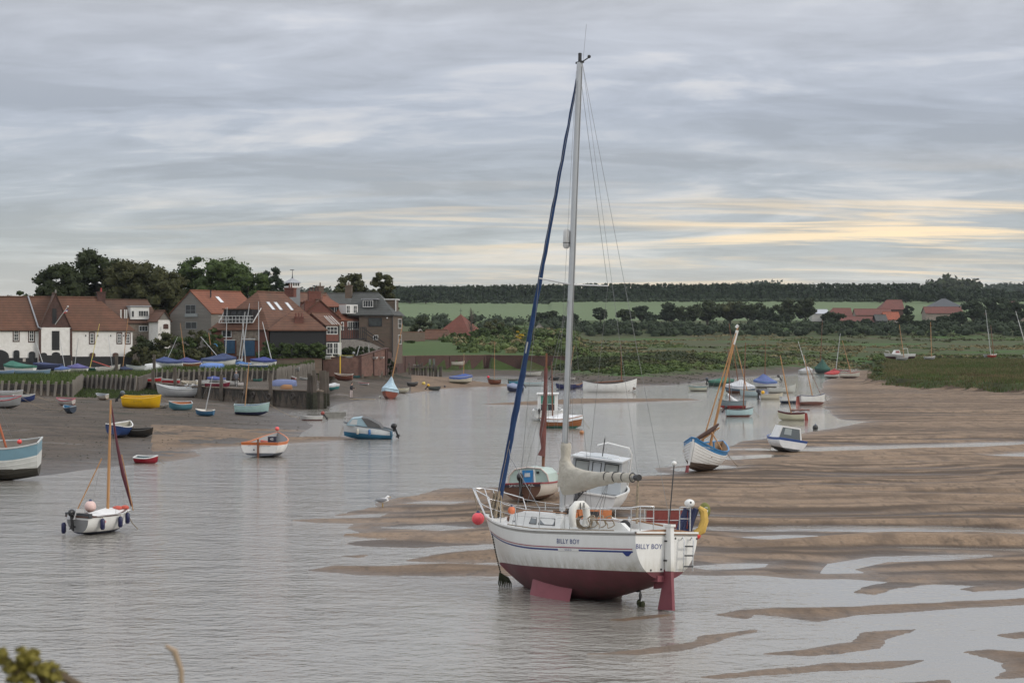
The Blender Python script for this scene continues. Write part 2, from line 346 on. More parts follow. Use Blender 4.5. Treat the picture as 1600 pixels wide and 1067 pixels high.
# ground materials
def gmat(name,cols,rough,bumps,wet=None,patch=None):
    """cols: three colours mixed by noise; bumps: list of (scale,dist,stretch)"""
    m=bpy.data.materials.new(name); m.use_nodes=True; n=m.node_tree.nodes; l=m.node_tree.links; b=n['Principled BSDF']
    g=n.new('ShaderNodeNewGeometry')
    def noise(s,st=(1,1,1),det=6,rg=.6):
        mp=n.new('ShaderNodeMapping'); mp.inputs['Scale'].default_value=st; l.new(g.outputs['Position'],mp.inputs[0])
        q=n.new('ShaderNodeTexNoise'); q.inputs['Scale'].default_value=s; q.inputs['Detail'].default_value=det; q.inputs['Roughness'].default_value=rg; l.new(mp.outputs[0],q.inputs['Vector']); return q.outputs['Fac']
    def mapr(v,a,b_,c=0,d=1):
        r=n.new('ShaderNodeMapRange'); l.new(v,r.inputs[0]); r.inputs[1].default_value=a; r.inputs[2].default_value=b_; r.inputs[3].default_value=c; r.inputs[4].default_value=d; return r.outputs[0]
    def mix(f,a,c):
        x=n.new('ShaderNodeMix'); x.data_type='RGBA'
        for s_,v in ((x.inputs[0],f),(x.inputs[6],a),(x.inputs[7],c)):
            if isinstance(v,tuple): s_.default_value=(*v,1)
            elif isinstance(v,(int,float)): s_.default_value=v
            else: l.new(v,s_)
        return x.outputs[2]
    c=mix(mapr(noise(cols[3],(.5,1,1)),.35,.65),cols[0],cols[1]); c=mix(mapr(noise(cols[4],(.6,1,1)),.5,.68),c,cols[2])
    fine=mapr(noise(9,(1,1,1),4,.7),.3,.7,.80,1.18); 
    hs=n.new('ShaderNodeHueSaturation'); l.new(fine,hs.inputs['Value']); l.new(c,hs.inputs['Color']); c=hs.outputs[0]
    if patch:
        for pc,ps,pa,pb,pst in patch: c=mix(mapr(noise(ps,pst),pa,pb),c,pc)
    ro=rough
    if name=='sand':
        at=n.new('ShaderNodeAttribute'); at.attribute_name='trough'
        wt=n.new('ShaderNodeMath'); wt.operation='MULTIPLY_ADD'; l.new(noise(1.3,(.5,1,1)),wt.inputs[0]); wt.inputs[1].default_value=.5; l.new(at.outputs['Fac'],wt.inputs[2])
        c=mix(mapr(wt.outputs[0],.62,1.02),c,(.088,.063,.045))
    if wet:
        sp=n.new('ShaderNodeSeparateXYZ'); l.new(g.outputs['Position'],sp.inputs[0])
        ad=n.new('ShaderNodeMath'); ad.operation='MULTIPLY_ADD'; l.new(noise(.6,(.5,1,1)),ad.inputs[0]); ad.inputs[1].default_value=wet[1]; l.new(sp.outputs[2],ad.inputs[2])
        wf=mapr(ad.outputs[0],wet[1]*.5+wet[0],wet[1]*.5,0,1)
        wc=n.new('ShaderNodeMix'); wc.data_type='RGBA'; wc.blend_type='MULTIPLY'; l.new(wf,wc.inputs[0]); l.new(c,wc.inputs[6]); wc.inputs[7].default_value=(.72,.70,.68,1); c=wc.outputs[2]
        rr=mapr(wf,0,1,rough,wet[2]); l.new(rr,b.inputs['Roughness'])
    else: b.inputs['Roughness'].default_value=rough
    l.new(c,b.inputs['Base Color']); b.inputs['Specular IOR Level'].default_value=.22
    prev=None
    for s_,d_,st in bumps:
        bu=n.new('ShaderNodeBump'); bu.inputs['Strength'].default_value=1; bu.inputs['Distance'].default_value=d_
        l.new(noise(s_,st,3,.55),bu.inputs['Height'])
        if prev: l.new(prev,bu.inputs['Normal'])
        prev=bu.outputs[0]
    if prev: l.new(prev,b.inputs['Normal'])
    return m
m_sand=gmat('sand',((.265,.19,.13),(.225,.16,.11),(.16,.114,.08),.12,.5),.9,[(1.6,.10,(.5,1,1)),(5.5,.06,(.35,1.3,1)),(3.2,.05,(1.5,.35,1)),(16,.012,(.6,1,1))],wet=(.10,.08,.3),patch=[((.15,.11,.08),.9,.50,.66,(1,.28,1)),((.12,.09,.066),2.6,.56,.70,(1.1,.35,1))])
m_mud=gmat('mud',((.074,.060,.047),(.10,.077,.059),(.048,.040,.033),.1,.45),.85,[(2.2,.14,(1,.5,1)),(7,.08,(1.2,.6,1))],wet=(.35,.3,.35),patch=[((.15,.135,.12),.35,.60,.68,(.35,1,1)),((.035,.036,.022),.35,.60,.68,(.45,.8,1)),((.04,.036,.028),2.2,.56,.68,(1,.4,1))])
m_grass=gmat('marsh_grass',((.045,.065,.020),(.062,.070,.028),(.075,.066,.034),.03,.09),.9,[(1.2,.25,(1,1,1)),(5,.08,(1,1,1))],patch=[((.045,.095,.018),.05,.52,.62,(.4,1,1)),((.04,.042,.02),.11,.58,.66,(.4,1,1))])
m_field=gmat('field_crop',((.105,.145,.068),(.112,.15,.074),(.098,.135,.062),.01,.03),.9,[(1,.1,(1,1,1))])
m_lawn=gmat('lawn_grass',((.05,.085,.022),(.06,.092,.026),(.045,.072,.02),.05,.2),.9,[(4,.05,(1,1,1))])
m_hard=gmat('hard_standing',((.075,.09,.035),(.10,.095,.05),(.15,.13,.10),.1,.3),.9,[(3,.06,(1,1,1))])
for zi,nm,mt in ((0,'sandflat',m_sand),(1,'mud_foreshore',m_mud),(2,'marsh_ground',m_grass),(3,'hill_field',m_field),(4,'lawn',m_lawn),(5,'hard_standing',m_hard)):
    q=quads[fz==zi]
    if len(q)==0: continue
    us,inv=np.unique(q,return_inverse=True)
    o=tag(mesh_np(nm,V[us],inv.reshape(q.shape),mt),kind='structure')
    at=o.data.attributes.new('trough','FLOAT','POINT'); at.data.foreach_set('value',TRG.ravel()[us].astype(np.float32))
# water
def water_mat():
    m=bpy.data.materials.new('tidal_water'); m.use_nodes=True; n=m.node_tree.nodes; l=m.node_tree.links; b=n['Principled BSDF']
    b.inputs['Base Color'].default_value=(.25,.235,.21,1); b.inputs['Roughness'].default_value=.08; b.inputs['IOR'].default_value=1.52; b.inputs['Specular IOR Level'].default_value=.6
    g=n.new('ShaderNodeNewGeometry')
    def no(s,st,det):
        mp=n.new('ShaderNodeMapping'); mp.inputs['Scale'].default_value=st; mp.inputs['Rotation'].default_value=(0,0,R(12)); l.new(g.outputs['Position'],mp.inputs[0])
        q=n.new('ShaderNodeTexNoise'); q.inputs['Scale'].default_value=s; q.inputs['Detail'].default_value=det; l.new(mp.outputs[0],q.inputs['Vector']); return q.outputs['Fac']
    # calmer water over the shallows on the right
    cm=no(.05,(1,1,1),2); sx=n.new('ShaderNodeSeparateXYZ'); l.new(g.outputs['Position'],sx.inputs[0])
    mr=n.new('ShaderNodeMapRange'); l.new(sx.outputs[0],mr.inputs[0]); mr.inputs[1].default_value=3; mr.inputs[2].default_value=9; mr.inputs[3].default_value=1; mr.inputs[4].default_value=.22
    cr=n.new('ShaderNodeMapRange'); l.new(cm,cr.inputs[0]); cr.inputs[1].default_value=.35; cr.inputs[2].default_value=.65; cr.inputs[3].default_value=.4; cr.inputs[4].default_value=1.15
    mu=n.new('ShaderNodeMath'); mu.operation='MULTIPLY'; l.new(mr.outputs[0],mu.inputs[0]); l.new(cr.outputs[0],mu.inputs[1])
    prev=None
    for s_,d_,st in ((2.6,.085,(.75,1,1)),(6.5,.034,(.8,1,1)),(.6,.16,(.6,1,1))):
        bu=n.new('ShaderNodeBump'); bu.inputs['Distance'].default_value=d_; l.new(mu.outputs[0],bu.inputs['Strength']); l.new(no(s_,st,3),bu.inputs['Height'])
        if prev: l.new(prev,bu.inputs['Normal'])
        prev=bu.outputs[0]
    l.new(prev,b.inputs['Normal']); return m
m_water=water_mat()
tag(MB().quad((-900,8,0),(900,8,0),(900,760,0),(-900,760,0)).build('river_water',m_water,recalc=False),kind='structure')
# ------------------------------------------------------------------ materials for boats and buildings
GC={}
def paint(col,rough=.35,dirt=True):
    k=tuple(round(c,3) for c in col)+(rough,)
    if k not in GC:
        GC[k]=pm('paint_%d'%len(GC),col,rough,.05,1.5,dirt=tuple(c*.6+.03 for c in col) if dirt else None,dscale=2.2,damt=.35)
    return GC[k]
WHITE=(.74,.74,.72); CREAM=(.68,.63,.50); LBLUE=(.30,.47,.55); BLUE=(.045,.20,.42); NAVY=(.02,.035,.10); RED=(.42,.03,.03); GREEN=(.03,.16,.11); DGREY=(.05,.055,.06); GREY=(.32,.34,.36); BROWN=(.13,.055,.03); VARN=(.30,.11,.035); BLACK=(.015,.015,.017); AQUA=(.38,.55,.55); YEL=(.75,.42,.02); ORANGE=(.72,.19,.04); MAROON=(.10,.018,.02); OLIVE=(.12,.12,.05); TEAL=(.05,.20,.19)
m_alu=pm('mast_alloy',(.55,.56,.57),.35,.04,3,metal=.6)
m_steel=pm('stainless_rail',(.62,.62,.62),.22,.03,3,metal=.8)
m_wire=pm('rigging_wire',(.20,.20,.20),.4,.05,3,metal=.3)
m_rope=pm('rope',(.26,.21,.15),.9,.25,20,bump=.003)
m_chain=pm('weedy_chain',(.04,.035,.025),.9,.3,20)
m_wood=pm('spar_wood',(.42,.22,.09),.5,.2,6,stretch=(1,1,.2))
m_dwood=pm('dark_varnish',(.17,.065,.03),.45,.2,6,stretch=(1,1,.2))
m_glass=pm('dark_window',(.03,.035,.04),.08,.1,1)
m_lglass=pm('perspex',(.22,.24,.25),.1,.1,1)
m_black=pm('black_plastic',(.02,.02,.022),.4,.1,3)
m_canvas=pm('sailcover_canvas',(.46,.43,.365),.9,.16,2.5,bump=.07,bscale=4.5,dirt=(.24,.22,.19),dscale=2.5,damt=.5)
m_mudh=pm('weedy_bottom',(.065,.045,.03),.8,.3,3,dirt=(.03,.035,.015),dscale=4,damt=.7)
def lerp(a,b,t): return a+(b-a)*t
class Hull:
    """x forward (stern -L/2, bow L/2), y to port, z up from the keel line"""
    def __init__(s,L,B,D,tw=.75,ss=None,sb=None,ks=.15,kb=.5,rake=.25,trake=.05,tm=.45,wl=.4,band=.12,bow=2.2,full=.55):
        s.L,s.B,s.D,s.tw=L,B,D,tw; s.ss=ss or D*1.06; s.sb=sb or D*1.3; s.ks=ks*D; s.kb=kb*D; s.rake=rake; s.trake=trake; s.tm=tm; s.wl=wl*D; s.band=band; s.bow=bow; s.full=full
    def b(s,t):
        if t<s.tm: q=1-t/s.tm; f=1-(1-s.tw)*q**1.8
        else: q=(t-s.tm)/(1-s.tm); f=1-q**s.bow
        return max(f,.0)*s.B/2+.012
    def sh(s,t): 
        m=.42
        return s.D+(s.ss-s.D)*max(0,(m-t)/m)**2+(s.sb-s.D)*max(0,(t-m)/(1-m))**2
    def k(s,t): return s.ks*max(0,1-t/.45)**1.6+s.kb*max(0,(t-.55)/.45)**2.6
    def f(s,v,t):
        v=min(max(v,0),1); a=lerp(2.4,1.35,max(0,(t-.3)/.7)); e=lerp(s.full,.85,max(0,(t-.35)/.65))
        return (1-(1-v)**a)**e
    def pt(s,t,z,side=1,off=0.0):
        k=s.k(t); h=s.sh(t); v=(z-k)/(h-k)
        y=s.b(t)*s.f(v,t)+off
        x=-s.L/2+t*s.L-s.rake*max(0,t-.5)*2*(1-min(max(z/s.sb,0),1))+s.trake*(z/s.D-1)*-(1-t)**3
        return Vector((x,side*y,z))
    def mesh(s,name,parent,mats,nt=18,nb=4,nm=5,lap=0,wall=.03,floor=.25,inside=True,band=True,transom=None):
        """mats: bottom, side, band, inside, transom"""
        mb=MB(); ts=[i/(nt-1) for i in range(nt)]; ts=[t+.06*math.sin(2*PI*t)/2*0 for t in ts]
        def zs(t):
            k=s.k(t); h=s.sh(t); w_=max(k,min(s.wl,h-s.band-.02)); r=[k+(w_-k)*j/nb for j in range(nb)]; r+=[w_+(h-s.band-w_)*j/nm for j in range(nm)]; r+=[h-s.band,h]; return r
        nr_=nb+nm+2
        for side in (1,-1):
            o=len(mb.v)
            for t in ts:
                for j,z in enumerate(zs(t)):
                    off=0
                    if lap and j<nr_-1: off=.0
                    mb.v.append(tuple(s.pt(t,z,side,off)))
            for i in range(nt-1):
                for j in range(nr_-1):
                    q=(o+i*nr_+j,o+(i+1)*nr_+j,o+(i+1)*nr_+j+1,o+i*nr_+j+1)
                    mb.f.append(q if side<0 else q[::-1]); mb.m.append(0 if j<nb else (2 if (band and j==nr_-2) else 1))
            if lap:   # proud lower edge of every strake
                for q_ in range(1,lap):
                    for i in range(nt-1):
                        t0,t1=ts[i],ts[i+1]
                        def L_(t,dz,of): 
                            k=s.k(t); h=s.sh(t); zz_=k+(h-k)*(q_/lap)**1.0+dz; return s.pt(t,min(zz_,h),side,of*1.5)
                        a,b_,c,d=L_(t0,0,.012),L_(t1,0,.012),L_(t1,.03,.001),L_(t0,.03,.001); e,g_=L_(t0,-.004,-.01),L_(t1,-.004,-.01)
                        below=(s.k(t0)+(s.sh(t0)-s.k(t0))*q_/lap)<s.wl
                        inb=(s.k(t0)+(s.sh(t0)-s.k(t0))*q_/lap)>s.sh(t0)-s.band-.03
                        if inb: continue
                        mb.quad(a,b_,c,d,0 if below else 1); mb.quad(e,g_,b_,a,3)
            # transom half
            zz_=zs(0); prev=None
            for j in range(nr_-1):
                a=s.pt(0,zz_[j],side); b_=s.pt(0,zz_[j+1],side); c=Vector((b_.x,0,b_.z)); d=Vector((a.x,0,a.z))
                mb.quad(d,a,b_,c,(0 if j<nb else (2 if (band and j==nr_-2) else 4)))
        if inside:
            for side in (1,-1):
                for i in range(nt-1):
                    for j in range(3):
                        def I(t,j):
                            h=s.sh(t); k=s.k(t); fl=min(max(k+.06,floor*s.D),h-.03); z=h-(h-fl)*j/3; p=s.pt(t,z,side); y=max(0,abs(p.y)-wall); x=p.x+(wall if t<.5 else -wall)*(abs(t-.5)*2)
                            return Vector((x,side*y,z))
                        t0,t1=ts[i],ts[i+1]
                        mb.quad(I(t0,j),I(t1,j),I(t1,j+1),I(t0,j+1),3)
                    a,b_=I(ts[i],3),I(ts[i+1],3); mb.quad(a,b_,Vector((b_.x,0,b_.z)),Vector((a.x,0,a.z)),3)
                h=s.sh(0); k=s.k(0)
                for j in range(3):
                    a,b_=I(0,j),I(0,j+1); mb.quad(a,b_,Vector((b_.x,0,b_.z)),Vector((a.x,0,a.z)),3)
        return mb.build(name,mats,parent,smooth=True,ang=35)
    def rail(s,name,parent,m,w=.05,h=.05,dz=0,nt=18,t0=0,t1=1,transom=True):
        mb=MB(); ts=[lerp(t0,t1,i/(nt-1)) for i in range(nt)]
        for side in (1,-1):
            ring=[]
            for t in ts:
                z=s.sh(t)+dz; p=s.pt(t,min(z,s.sh(t)),side); p.z=z
                o_=p+Vector((0,side*w*.5,0)); i_=Vector((p.x,side*max(0,abs(p.y)-w*.7),p.z))
                ring.append([o_-Vector((0,0,h*.6)),o_+Vector((0,0,h*.4)),i_+Vector((0,0,h*.4)),i_-Vector((0,0,h*.6))])
            for a,b_ in zip(ring,ring[1:]):
                for j in range(4): mb.quad(a[j],b_[j],b_[(j+1)%4],a[(j+1)%4])
        if transom and t0==0:
            p=s.pt(0,s.sh(0),1); mb.box((p.x-w*.6,-p.y,s.sh(0)+dz-h*.6),(p.x+w*.5,p.y,s.sh(0)+dz+h*.42))
        return mb.build(name,m,parent)
    def deck(s,name,parent,m,t0,t1,camber=.06,dz=-.01,nt=9,inset=0):
        mb=MB()
        for i in range(nt-1):
            r=[]
            for t in (lerp(t0,t1,i/(nt-1)),lerp(t0,t1,(i+1)/(nt-1))):
                p=s.pt(t,s.sh(t),1); y=max(p.y-inset,.005); r.append([Vector((p.x,y*c,p.z+dz+camber*(1-c*c)*y/(s.B/2))) for c in (-1,-.6,0,.6,1)])
            for j in range(4): mb.quad(r[0][j],r[1][j],r[1][j+1],r[0][j+1])
        return mb.build(name,m,parent,smooth=True,recalc=False)
    def thwart(s,parent,t,m,w=.22,z=.72):
        h=s.D*z; p=s.pt(t,h,1); mb=MB().box((p.x-w/2,-p.y+.03,h-.02),(p.x+w/2,p.y-.03,h+.015)); return mb.build('thwart',m,parent)
    def cover(s,parent,m,t0=0,t1=1,peak=.7,hp=.55,he=.12,drop=.14,name='cover',nt=11):
        mb=MB(); rr=random.Random(int(s.L*1000))
        ring=[]
        for i in range(nt):
            t=lerp(t0,t1,i/(nt-1)); p=s.pt(t,s.sh(t),1); f=t/peak if t<peak else (1-t)/(1-peak+1e-6); f=max(0,min(1,f))**1.15
            rz=s.sh(t)+lerp(he,hp,f); y=p.y+.025; sag=.05*rr.random()
            ring.append([Vector((p.x,-y,s.sh(t)-drop-sag)),Vector((p.x,-y,s.sh(t)+.02)),Vector((p.x,-y*.5,lerp(s.sh(t),rz,.46)-sag)),Vector((p.x,0,rz)),Vector((p.x,y*.5,lerp(s.sh(t),rz,.46)-sag)),Vector((p.x,y,s.sh(t)+.02)),Vector((p.x,y,s.sh(t)-drop-sag))])
        for a,b_ in zip(ring,ring[1:]):
            for j in range(6): mb.quad(a[j],b_[j],b_[j+1],a[j+1])
        for r in (ring[0],ring[-1]): mb.add(r,[tuple(range(7))])
        return mb.build(name,m,parent,smooth=True,ang=25)
FAB={}
def fabric(col):
    mm_=sum(col)/3; col=tuple(c*.78+mm_*.22 for c in col); k=tuple(col)
    if k not in FAB: FAB[k]=pm('fabric_%d'%len(FAB),col,.75,.15,2.0,bump=.04,bscale=3,dirt=tuple(c*.55 for c in col),dscale=1.5,damt=.6)
    return FAB[k]
def outboard(parent,loc,s=1.0,tilt=25,col=BLACK,yaw=0):
    e=bpy.data.objects.new('outboard',None); COL.objects.link(e); e.parent=parent; e.location=loc; e.rotation_euler=(0,R(tilt),R(yaw))
    mb=MB(); mb.ball((-.16*s,0,.32*s),(.22*s,.14*s,.20*s),10,8); mb.build('cowl',paint(col,.3),e,smooth=True)
    mb=MB(); mb.cbox((-.18*s,0,-.10*s),(.13*s,.09*s,.5*s)); mb.cbox((-.06*s,0,.05*s),(.14*s,.16*s,.2*s)); mb.prism([(-.28*s,-.35*s),(-.08*s,-.35*s),(-.12*s,-.62*s),(-.2*s,-.62*s)],1,-.02*s,.02*s); mb.tube([(-.30*s,0,-.44*s),(-.02*s,0,-.44*s)],.05*s,8)
    for k in range(3):
        a=2*PI*k/3; mb.cbox((0,0,0),(.012*s,.06*s,.13*s),M=Matrix.Translation((-.31*s,0,-.44*s))@Matrix.Rotation(a,4,'X')@Matrix.Translation((0,0,.07*s)))
    mb.build('shaft',m_black if col!=GREY else paint(GREY),e,smooth=True,ang=30); return e
def text_mesh(txt,size,font_spacing=1.0,extr=.0,bold=False):
    cu=bpy.data.curves.new('t','FONT'); cu.body=txt; cu.size=size; cu.align_x='CENTER'; cu.align_y='CENTER'; cu.space_character=font_spacing; cu.extrude=extr; cu.offset=.0
    o=bpy.data.objects.new('t',cu); COL.objects.link(o); dg=bpy.context.evaluated_depsgraph_get(); me=bpy.data.meshes.new_from_object(o.evaluated_get(dg))
    v=[tuple(x.co) for x in me.vertices]; f=[tuple(p.vertices) for p in me.polygons]; bpy.data.objects.remove(o); bpy.data.curves.remove(cu); bpy.data.meshes.remove(me); return v,f
def put_text(txt,size,M,mat,parent,name='lettering',sp=1.0,fn=None):
    v,f=text_mesh(txt,size,sp); mb=MB()
    vs=[(fn(x,y) if fn else M@Vector((x,y,0))) for x,y,z in v]; mb.add(vs,f); return mb.build(name,mat,parent,recalc=False)
def place(name,loc,heading,heel=0,pitch=0,label='',cat='boat',group=None):
    """heading: degrees from +X, counter-clockwise; heel>0 leans to starboard; pitch>0 bow up"""
    e=empty(name,loc,label=label,cat=cat,group=group)
    Rm=Matrix.Rotation(R(heading),3,'Z')@Matrix.Rotation(-R(pitch),3,'Y')@Matrix.Rotation(R(heel),3,'X')
    e.rotation_euler=Rm.to_euler(); return e
def w2l(e,p): 
    M=Matrix.LocRotScale(e.location,e.rotation_euler,None); return M.inverted()@Vector(p)
def l2w(e,p):
    M=Matrix.LocRotScale(e.location,e.rotation_euler,None); return M@Vector(p)
# ------------------------------------------------------------------ the white yacht
def yacht():
    H=Hull(8.0,2.85,1.95,tw=.74,ss=1.97,sb=2.32,ks=.38,kb=.46,rake=1.25,trake=.10,tm=.42,wl=.49,band=.10,bow=2.0,full=.5)
    HEAD=90+37; hd_=R(HEAD)
    st=Vector((3.98,48.9,0)); c=st+Vector((math.cos(hd_),math.sin(hd_),0))*4.0
    e=place('yacht',(c.x,c.y,-.20),HEAD,heel=4,pitch=-3.4,label='large white yacht with dark red bottom grounded in shallows, furled blue jib on its mast',cat='yacht')
    gel=pm('gelcoat_white',(.76,.76,.74),.3,.03,1.2,dirt=(.55,.54,.50),dscale=1.2,damt=.35)
    af=pm('red_antifouling',(.135,.032,.042),.6,.16,1.5,dirt=(.105,.03,.035),dscale=2.0,damt=.8,bump=.006,bscale=9)
    tr_=pm('toe_rail',(.34,.33,.31),.5,.1,4); cap=pm('teak_cap',(.26,.13,.06),.6,.2,6)
    def scum(m,zc,w,col,amt):
        n=m.node_tree.nodes; l=m.node_tree.links; b=n['Principled BSDF']; src=b.inputs['Base Color'].links[0].from_socket
        t=n.new('ShaderNodeTexCoord'); s=n.new('ShaderNodeSeparateXYZ'); l.new(t.outputs['Object'],s.inputs[0])
        mp=n.new('ShaderNodeMapping'); mp.inputs['Scale'].default_value=(2.4,2.4,.35); l.new(t.outputs['Object'],mp.inputs[0])
        no=n.new('ShaderNodeTexNoise'); no.inputs['Scale'].default_value=2.2; no.inputs['Detail'].default_value=6; no.inputs['Roughness'].default_value=.7; l.new(mp.outputs[0],no.inputs['Vector'])
        a=n.new('ShaderNodeMath'); a.operation='SUBTRACT'; l.new(s.outputs[2],a.inputs[0]); a.inputs[1].default_value=zc; c=n.new('ShaderNodeMath'); c.operation='ABSOLUTE'; l.new(a.outputs[0],c.inputs[0])
        r=n.new('ShaderNodeMapRange'); l.new(c.outputs[0],r.inputs[0]); r.inputs[1].default_value=0; r.inputs[2].default_value=w; r.inputs[3].default_value=1; r.inputs[4].default_value=.12
        q=n.new('ShaderNodeMapRange'); l.new(no.outputs['Fac'],q.inputs[0]); q.inputs[1].default_value=.35; q.inputs[2].default_value=.7
        mu=n.new('ShaderNodeMath'); mu.operation='MULTIPLY'; l.new(r.outputs[0],mu.inputs[0]); l.new(q.outputs[0],mu.inputs[1]); m2=n.new('ShaderNodeMath'); m2.operation='MULTIPLY'; l.new(mu.outputs[0],m2.inputs[0]); m2.inputs[1].default_value=amt
        x=n.new('ShaderNodeMix'); x.data_type='RGBA'; l.new(m2.outputs[0],x.inputs[0]); l.new(src,x.inputs[6]); x.inputs[7].default_value=(*col,1); l.new(x.outputs[2],b.inputs['Base Color'])
    scum(gel,.98,.35,(.30,.27,.18),.75); scum(af,.30,.55,(.055,.045,.035),.8)
    H.mesh('hull',e,[af,gel,tr_,gel,gel],nt=34,nb=7,nm=8,inside=False)
    H.rail('toe_rail',e,gel,w=.07,h=.05,nt=30)
    # bilge keels
    for sd in (1,-1):
        mb=MB(); M=Matrix.Translation((-.35,sd*.86,.40))@Matrix.Rotation(sd*R(12),4,'X')
        top=[(-.75,.15),(-.62,-.78),(.58,-.78),(.78,.15)]
        for (x0,z0),(x1,z1) in zip(top,top[1:]+top[:1]): pass
        n=7; prof=[(0,0),(.06,.05),(.25,.09),(.55,.09),(.85,.04),(1,0),(.85,-.04),(.55,-.09),(.25,-.09),(.06,-.05)]
        vs=[]
        for (xa,xb,z) in ((.95,-.85,.2),(.95,-.80,-.8)):
            for u,y in prof: vs.append(M@Vector((lerp(xa,xb,u),y,z)))
        k=len(prof); mb.add(vs,[(i,(i+1)%k,k+(i+1)%k,k+i) for i in range(k)]+[tuple(range(k)),tuple(range(2*k-1,k-1,-1))])
        mb.build('bilge_keel',pm('keel_antifouling',(.24,.065,.08),.6,.18,3,dirt=(.17,.05,.06),dscale=3,damt=.6),e,smooth=True,ang=50)
    # skeg, rudder and its white stock
    rb=pm('rudder_antifouling',(.21,.055,.07),.6,.16,3,dirt=(.15,.05,.055),dscale=3,damt=.6)
    mb=MB(); mb.prism([(-3.98,.98),(-4.22,.98),(-4.30,-.02),(-3.72,-.02)],1,-.045,.045); mb.prism([(-3.60,.88),(-3.98,1.02),(-3.98,.55),(-3.55,.50)],1,-.05,.05)
    mb.prism([(-3.55,.70),(-3.98,.86),(-3.98,.70)],1,-.28,.28)
    mb.build('rudder_blade',rb,e)
    mb=MB(); mb.prism([(-4.02,.98),(-4.24,.98),(-4.20,2.12),(-3.98,2.12)],1,-.06,.06); mb.cbox((-4.09,0,2.15),(.30,.17,.07)); mb.build('rudder_stock',gel,e)
    for z in (1.25,1.75): MB().cbox((-4.02,0,z),(.12,.16,.04)).build('pintle',m_black,e)
    # propeller strut with weed
    mb=MB(); mb.tube([(-2.2,0,.75),(-2.95,0,.42)],.02,6); mb.prism([(-2.75,.55),(-2.95,.55),(-2.98,.40),(-2.85,.38)],1,-.02,.02)
    for k in range(2): mb.ball((-2.98,0,.42+(.13 if k else -.13)),(.02,.05,.12))
    mb.build('propeller_shaft',m_black,e)
    mb=MB()
    for k in range(9): mb.ball((-2.98+nr.randn()*.04,nr.randn()*.05,.12-.04*k+nr.randn()*.02),(.05,.07,.10),6,5)
    mb.build('hanging_weed',pm('weed',(.03,.035,.015),.9,.3,10),e)
    # stripes and lettering on the hull side
    navy=pm('stripe_navy',(.02,.04,.19),.4,.02); rs=pm('stripe_red',(.30,.06,.09),.4,.02)
    for nm,m,z0,z1,ta,tb in (('blue_stripe',navy,.215,.297,.015,.985),('red_stripe',rs,.196,.222,.015,.985)):
        mb=MB()
        for sd in (1,-1):
            for i in range(40):
                a,b_=lerp(ta,tb,i/40),lerp(ta,tb,(i+1)/40)
                w0=(z0 if nm!='blue_stripe' else z0+.04)
                mb.quad(*[H.pt(t,H.sh(t)-.10-z,sd,.006) for t,z in ((a,z1+.13),(b_,z1+.13),(b_,w0+.13),(a,w0+.13))])
        if nm=='blue_stripe':
            for sd in (1,-1): mb.quad(*[H.pt(t,H.sh(t)-z,sd,.007) for t,z in ((.015,.50),(.035,.62),(.045,.62),(.06,.50))])
        mb.build(nm,m,e,recalc=False)
    H_t=lambda t0,zc,sd: (lambda x,y: H.pt(t0-(x*sd)*-1*(-1)/H.L*(-1),H.sh(t0)-zc+y,sd,.009))
    put_text('BILLY BOY',.175,None,navy,e,'name_lettering',1.1,fn=lambda x,y:H.pt(.295-x/H.L,H.sh(.295)-.285+y,1,.010))
    mb=MB(); [mb.quad(*[H.pt(t,H.sh(t)-z,1,.012) for t,z in ((.245+.0125*k,.53),(.2575+.0125*k,.53),(.2575+.0125*k,.478),(.245+.0125*k,.478))]) for k in range(8)]; mb.build('class_plate',gel,e,recalc=False)
    put_text('SADLER 26',.055,None,navy,e,'class_lettering',1.05,fn=lambda x,y:H.pt(.295-x/H.L,H.sh(.295)-.503+y,1,.016))
    xt=lambda z:H.pt(0,z,1).x-.008
    put_text('BILLY BOY',.18,None,navy,e,'name_lettering',1.08,fn=lambda x,y:Vector((xt(1.62+y),.60-x*1.0,1.60+y)))
    # transom fittings: ladder, holes
    mb=MB()
    for y in (-.46,-.78): mb.tube([(-4.02,y,1.78),(-4.12,y,1.86),(-4.16,y,1.75),(-4.14,y,.98)],.018,6)
    mb.build('ladder_rail',m_steel,e,smooth=True)
    for z in (1.62,1.38,1.1): MB().tube([(-4.15,-.46,z),(-4.15,-.78,z)],.022,6).build('ladder_rung',m_black,e)
    for y,z in ((-.30,1.82),(-1.05,1.82),(.15,1.02),(-.15,1.02),(.5,1.0)): MB().ball((xt(z)-.0,y,z),(.015,.03,.03),6,4).build('drain_fitting',m_black,e)
    mb=MB(); p=H.pt(0,H.sh(0),1)
    mb.prism([(-p.y,H.sh(0)-.05),(p.y,H.sh(0)-.05),(p.y,H.sh(0)+.0),(p.y*.5,H.sh(0)+.06),(0,H.sh(0)+.08),(-p.y*.5,H.sh(0)+.06),(-p.y,H.sh(0))],0,p.x-.03,p.x+.06); mb.build('transom_cap',cap,e)
    # deck
    H.deck('deck',e,gel,.0,.995,camber=.09,nt=24)
    D=1.97
    # coachroof
    dkz=lambda x: H.sh((x+4)/8)+.06
    gl=gel
    sec=[(-.75,.98,.40),(-.3,.98,.42),(.8,.90,.42),(1.6,.74,.37),(2.1,.55,.27),(2.6,.36,.02)]
    mb=MB(); ring=[]
    for x,y,h in sec:
        z=dkz(x)-.08; ring.append([Vector((x,-y,z)),Vector((x,-y+.10*min(1,h*2),z+h)),Vector((x,-y*.5,z+h+.06)),Vector((x,0,z+h+.08)),Vector((x,y*.5,z+h+.06)),Vector((x,y-.10*min(1,h*2),z+h)),Vector((x,y,z))])
    for a,b_ in zip(ring,ring[1:]):
        for j in range(6): mb.quad(a[j],b_[j],b_[j+1],a[j+1])
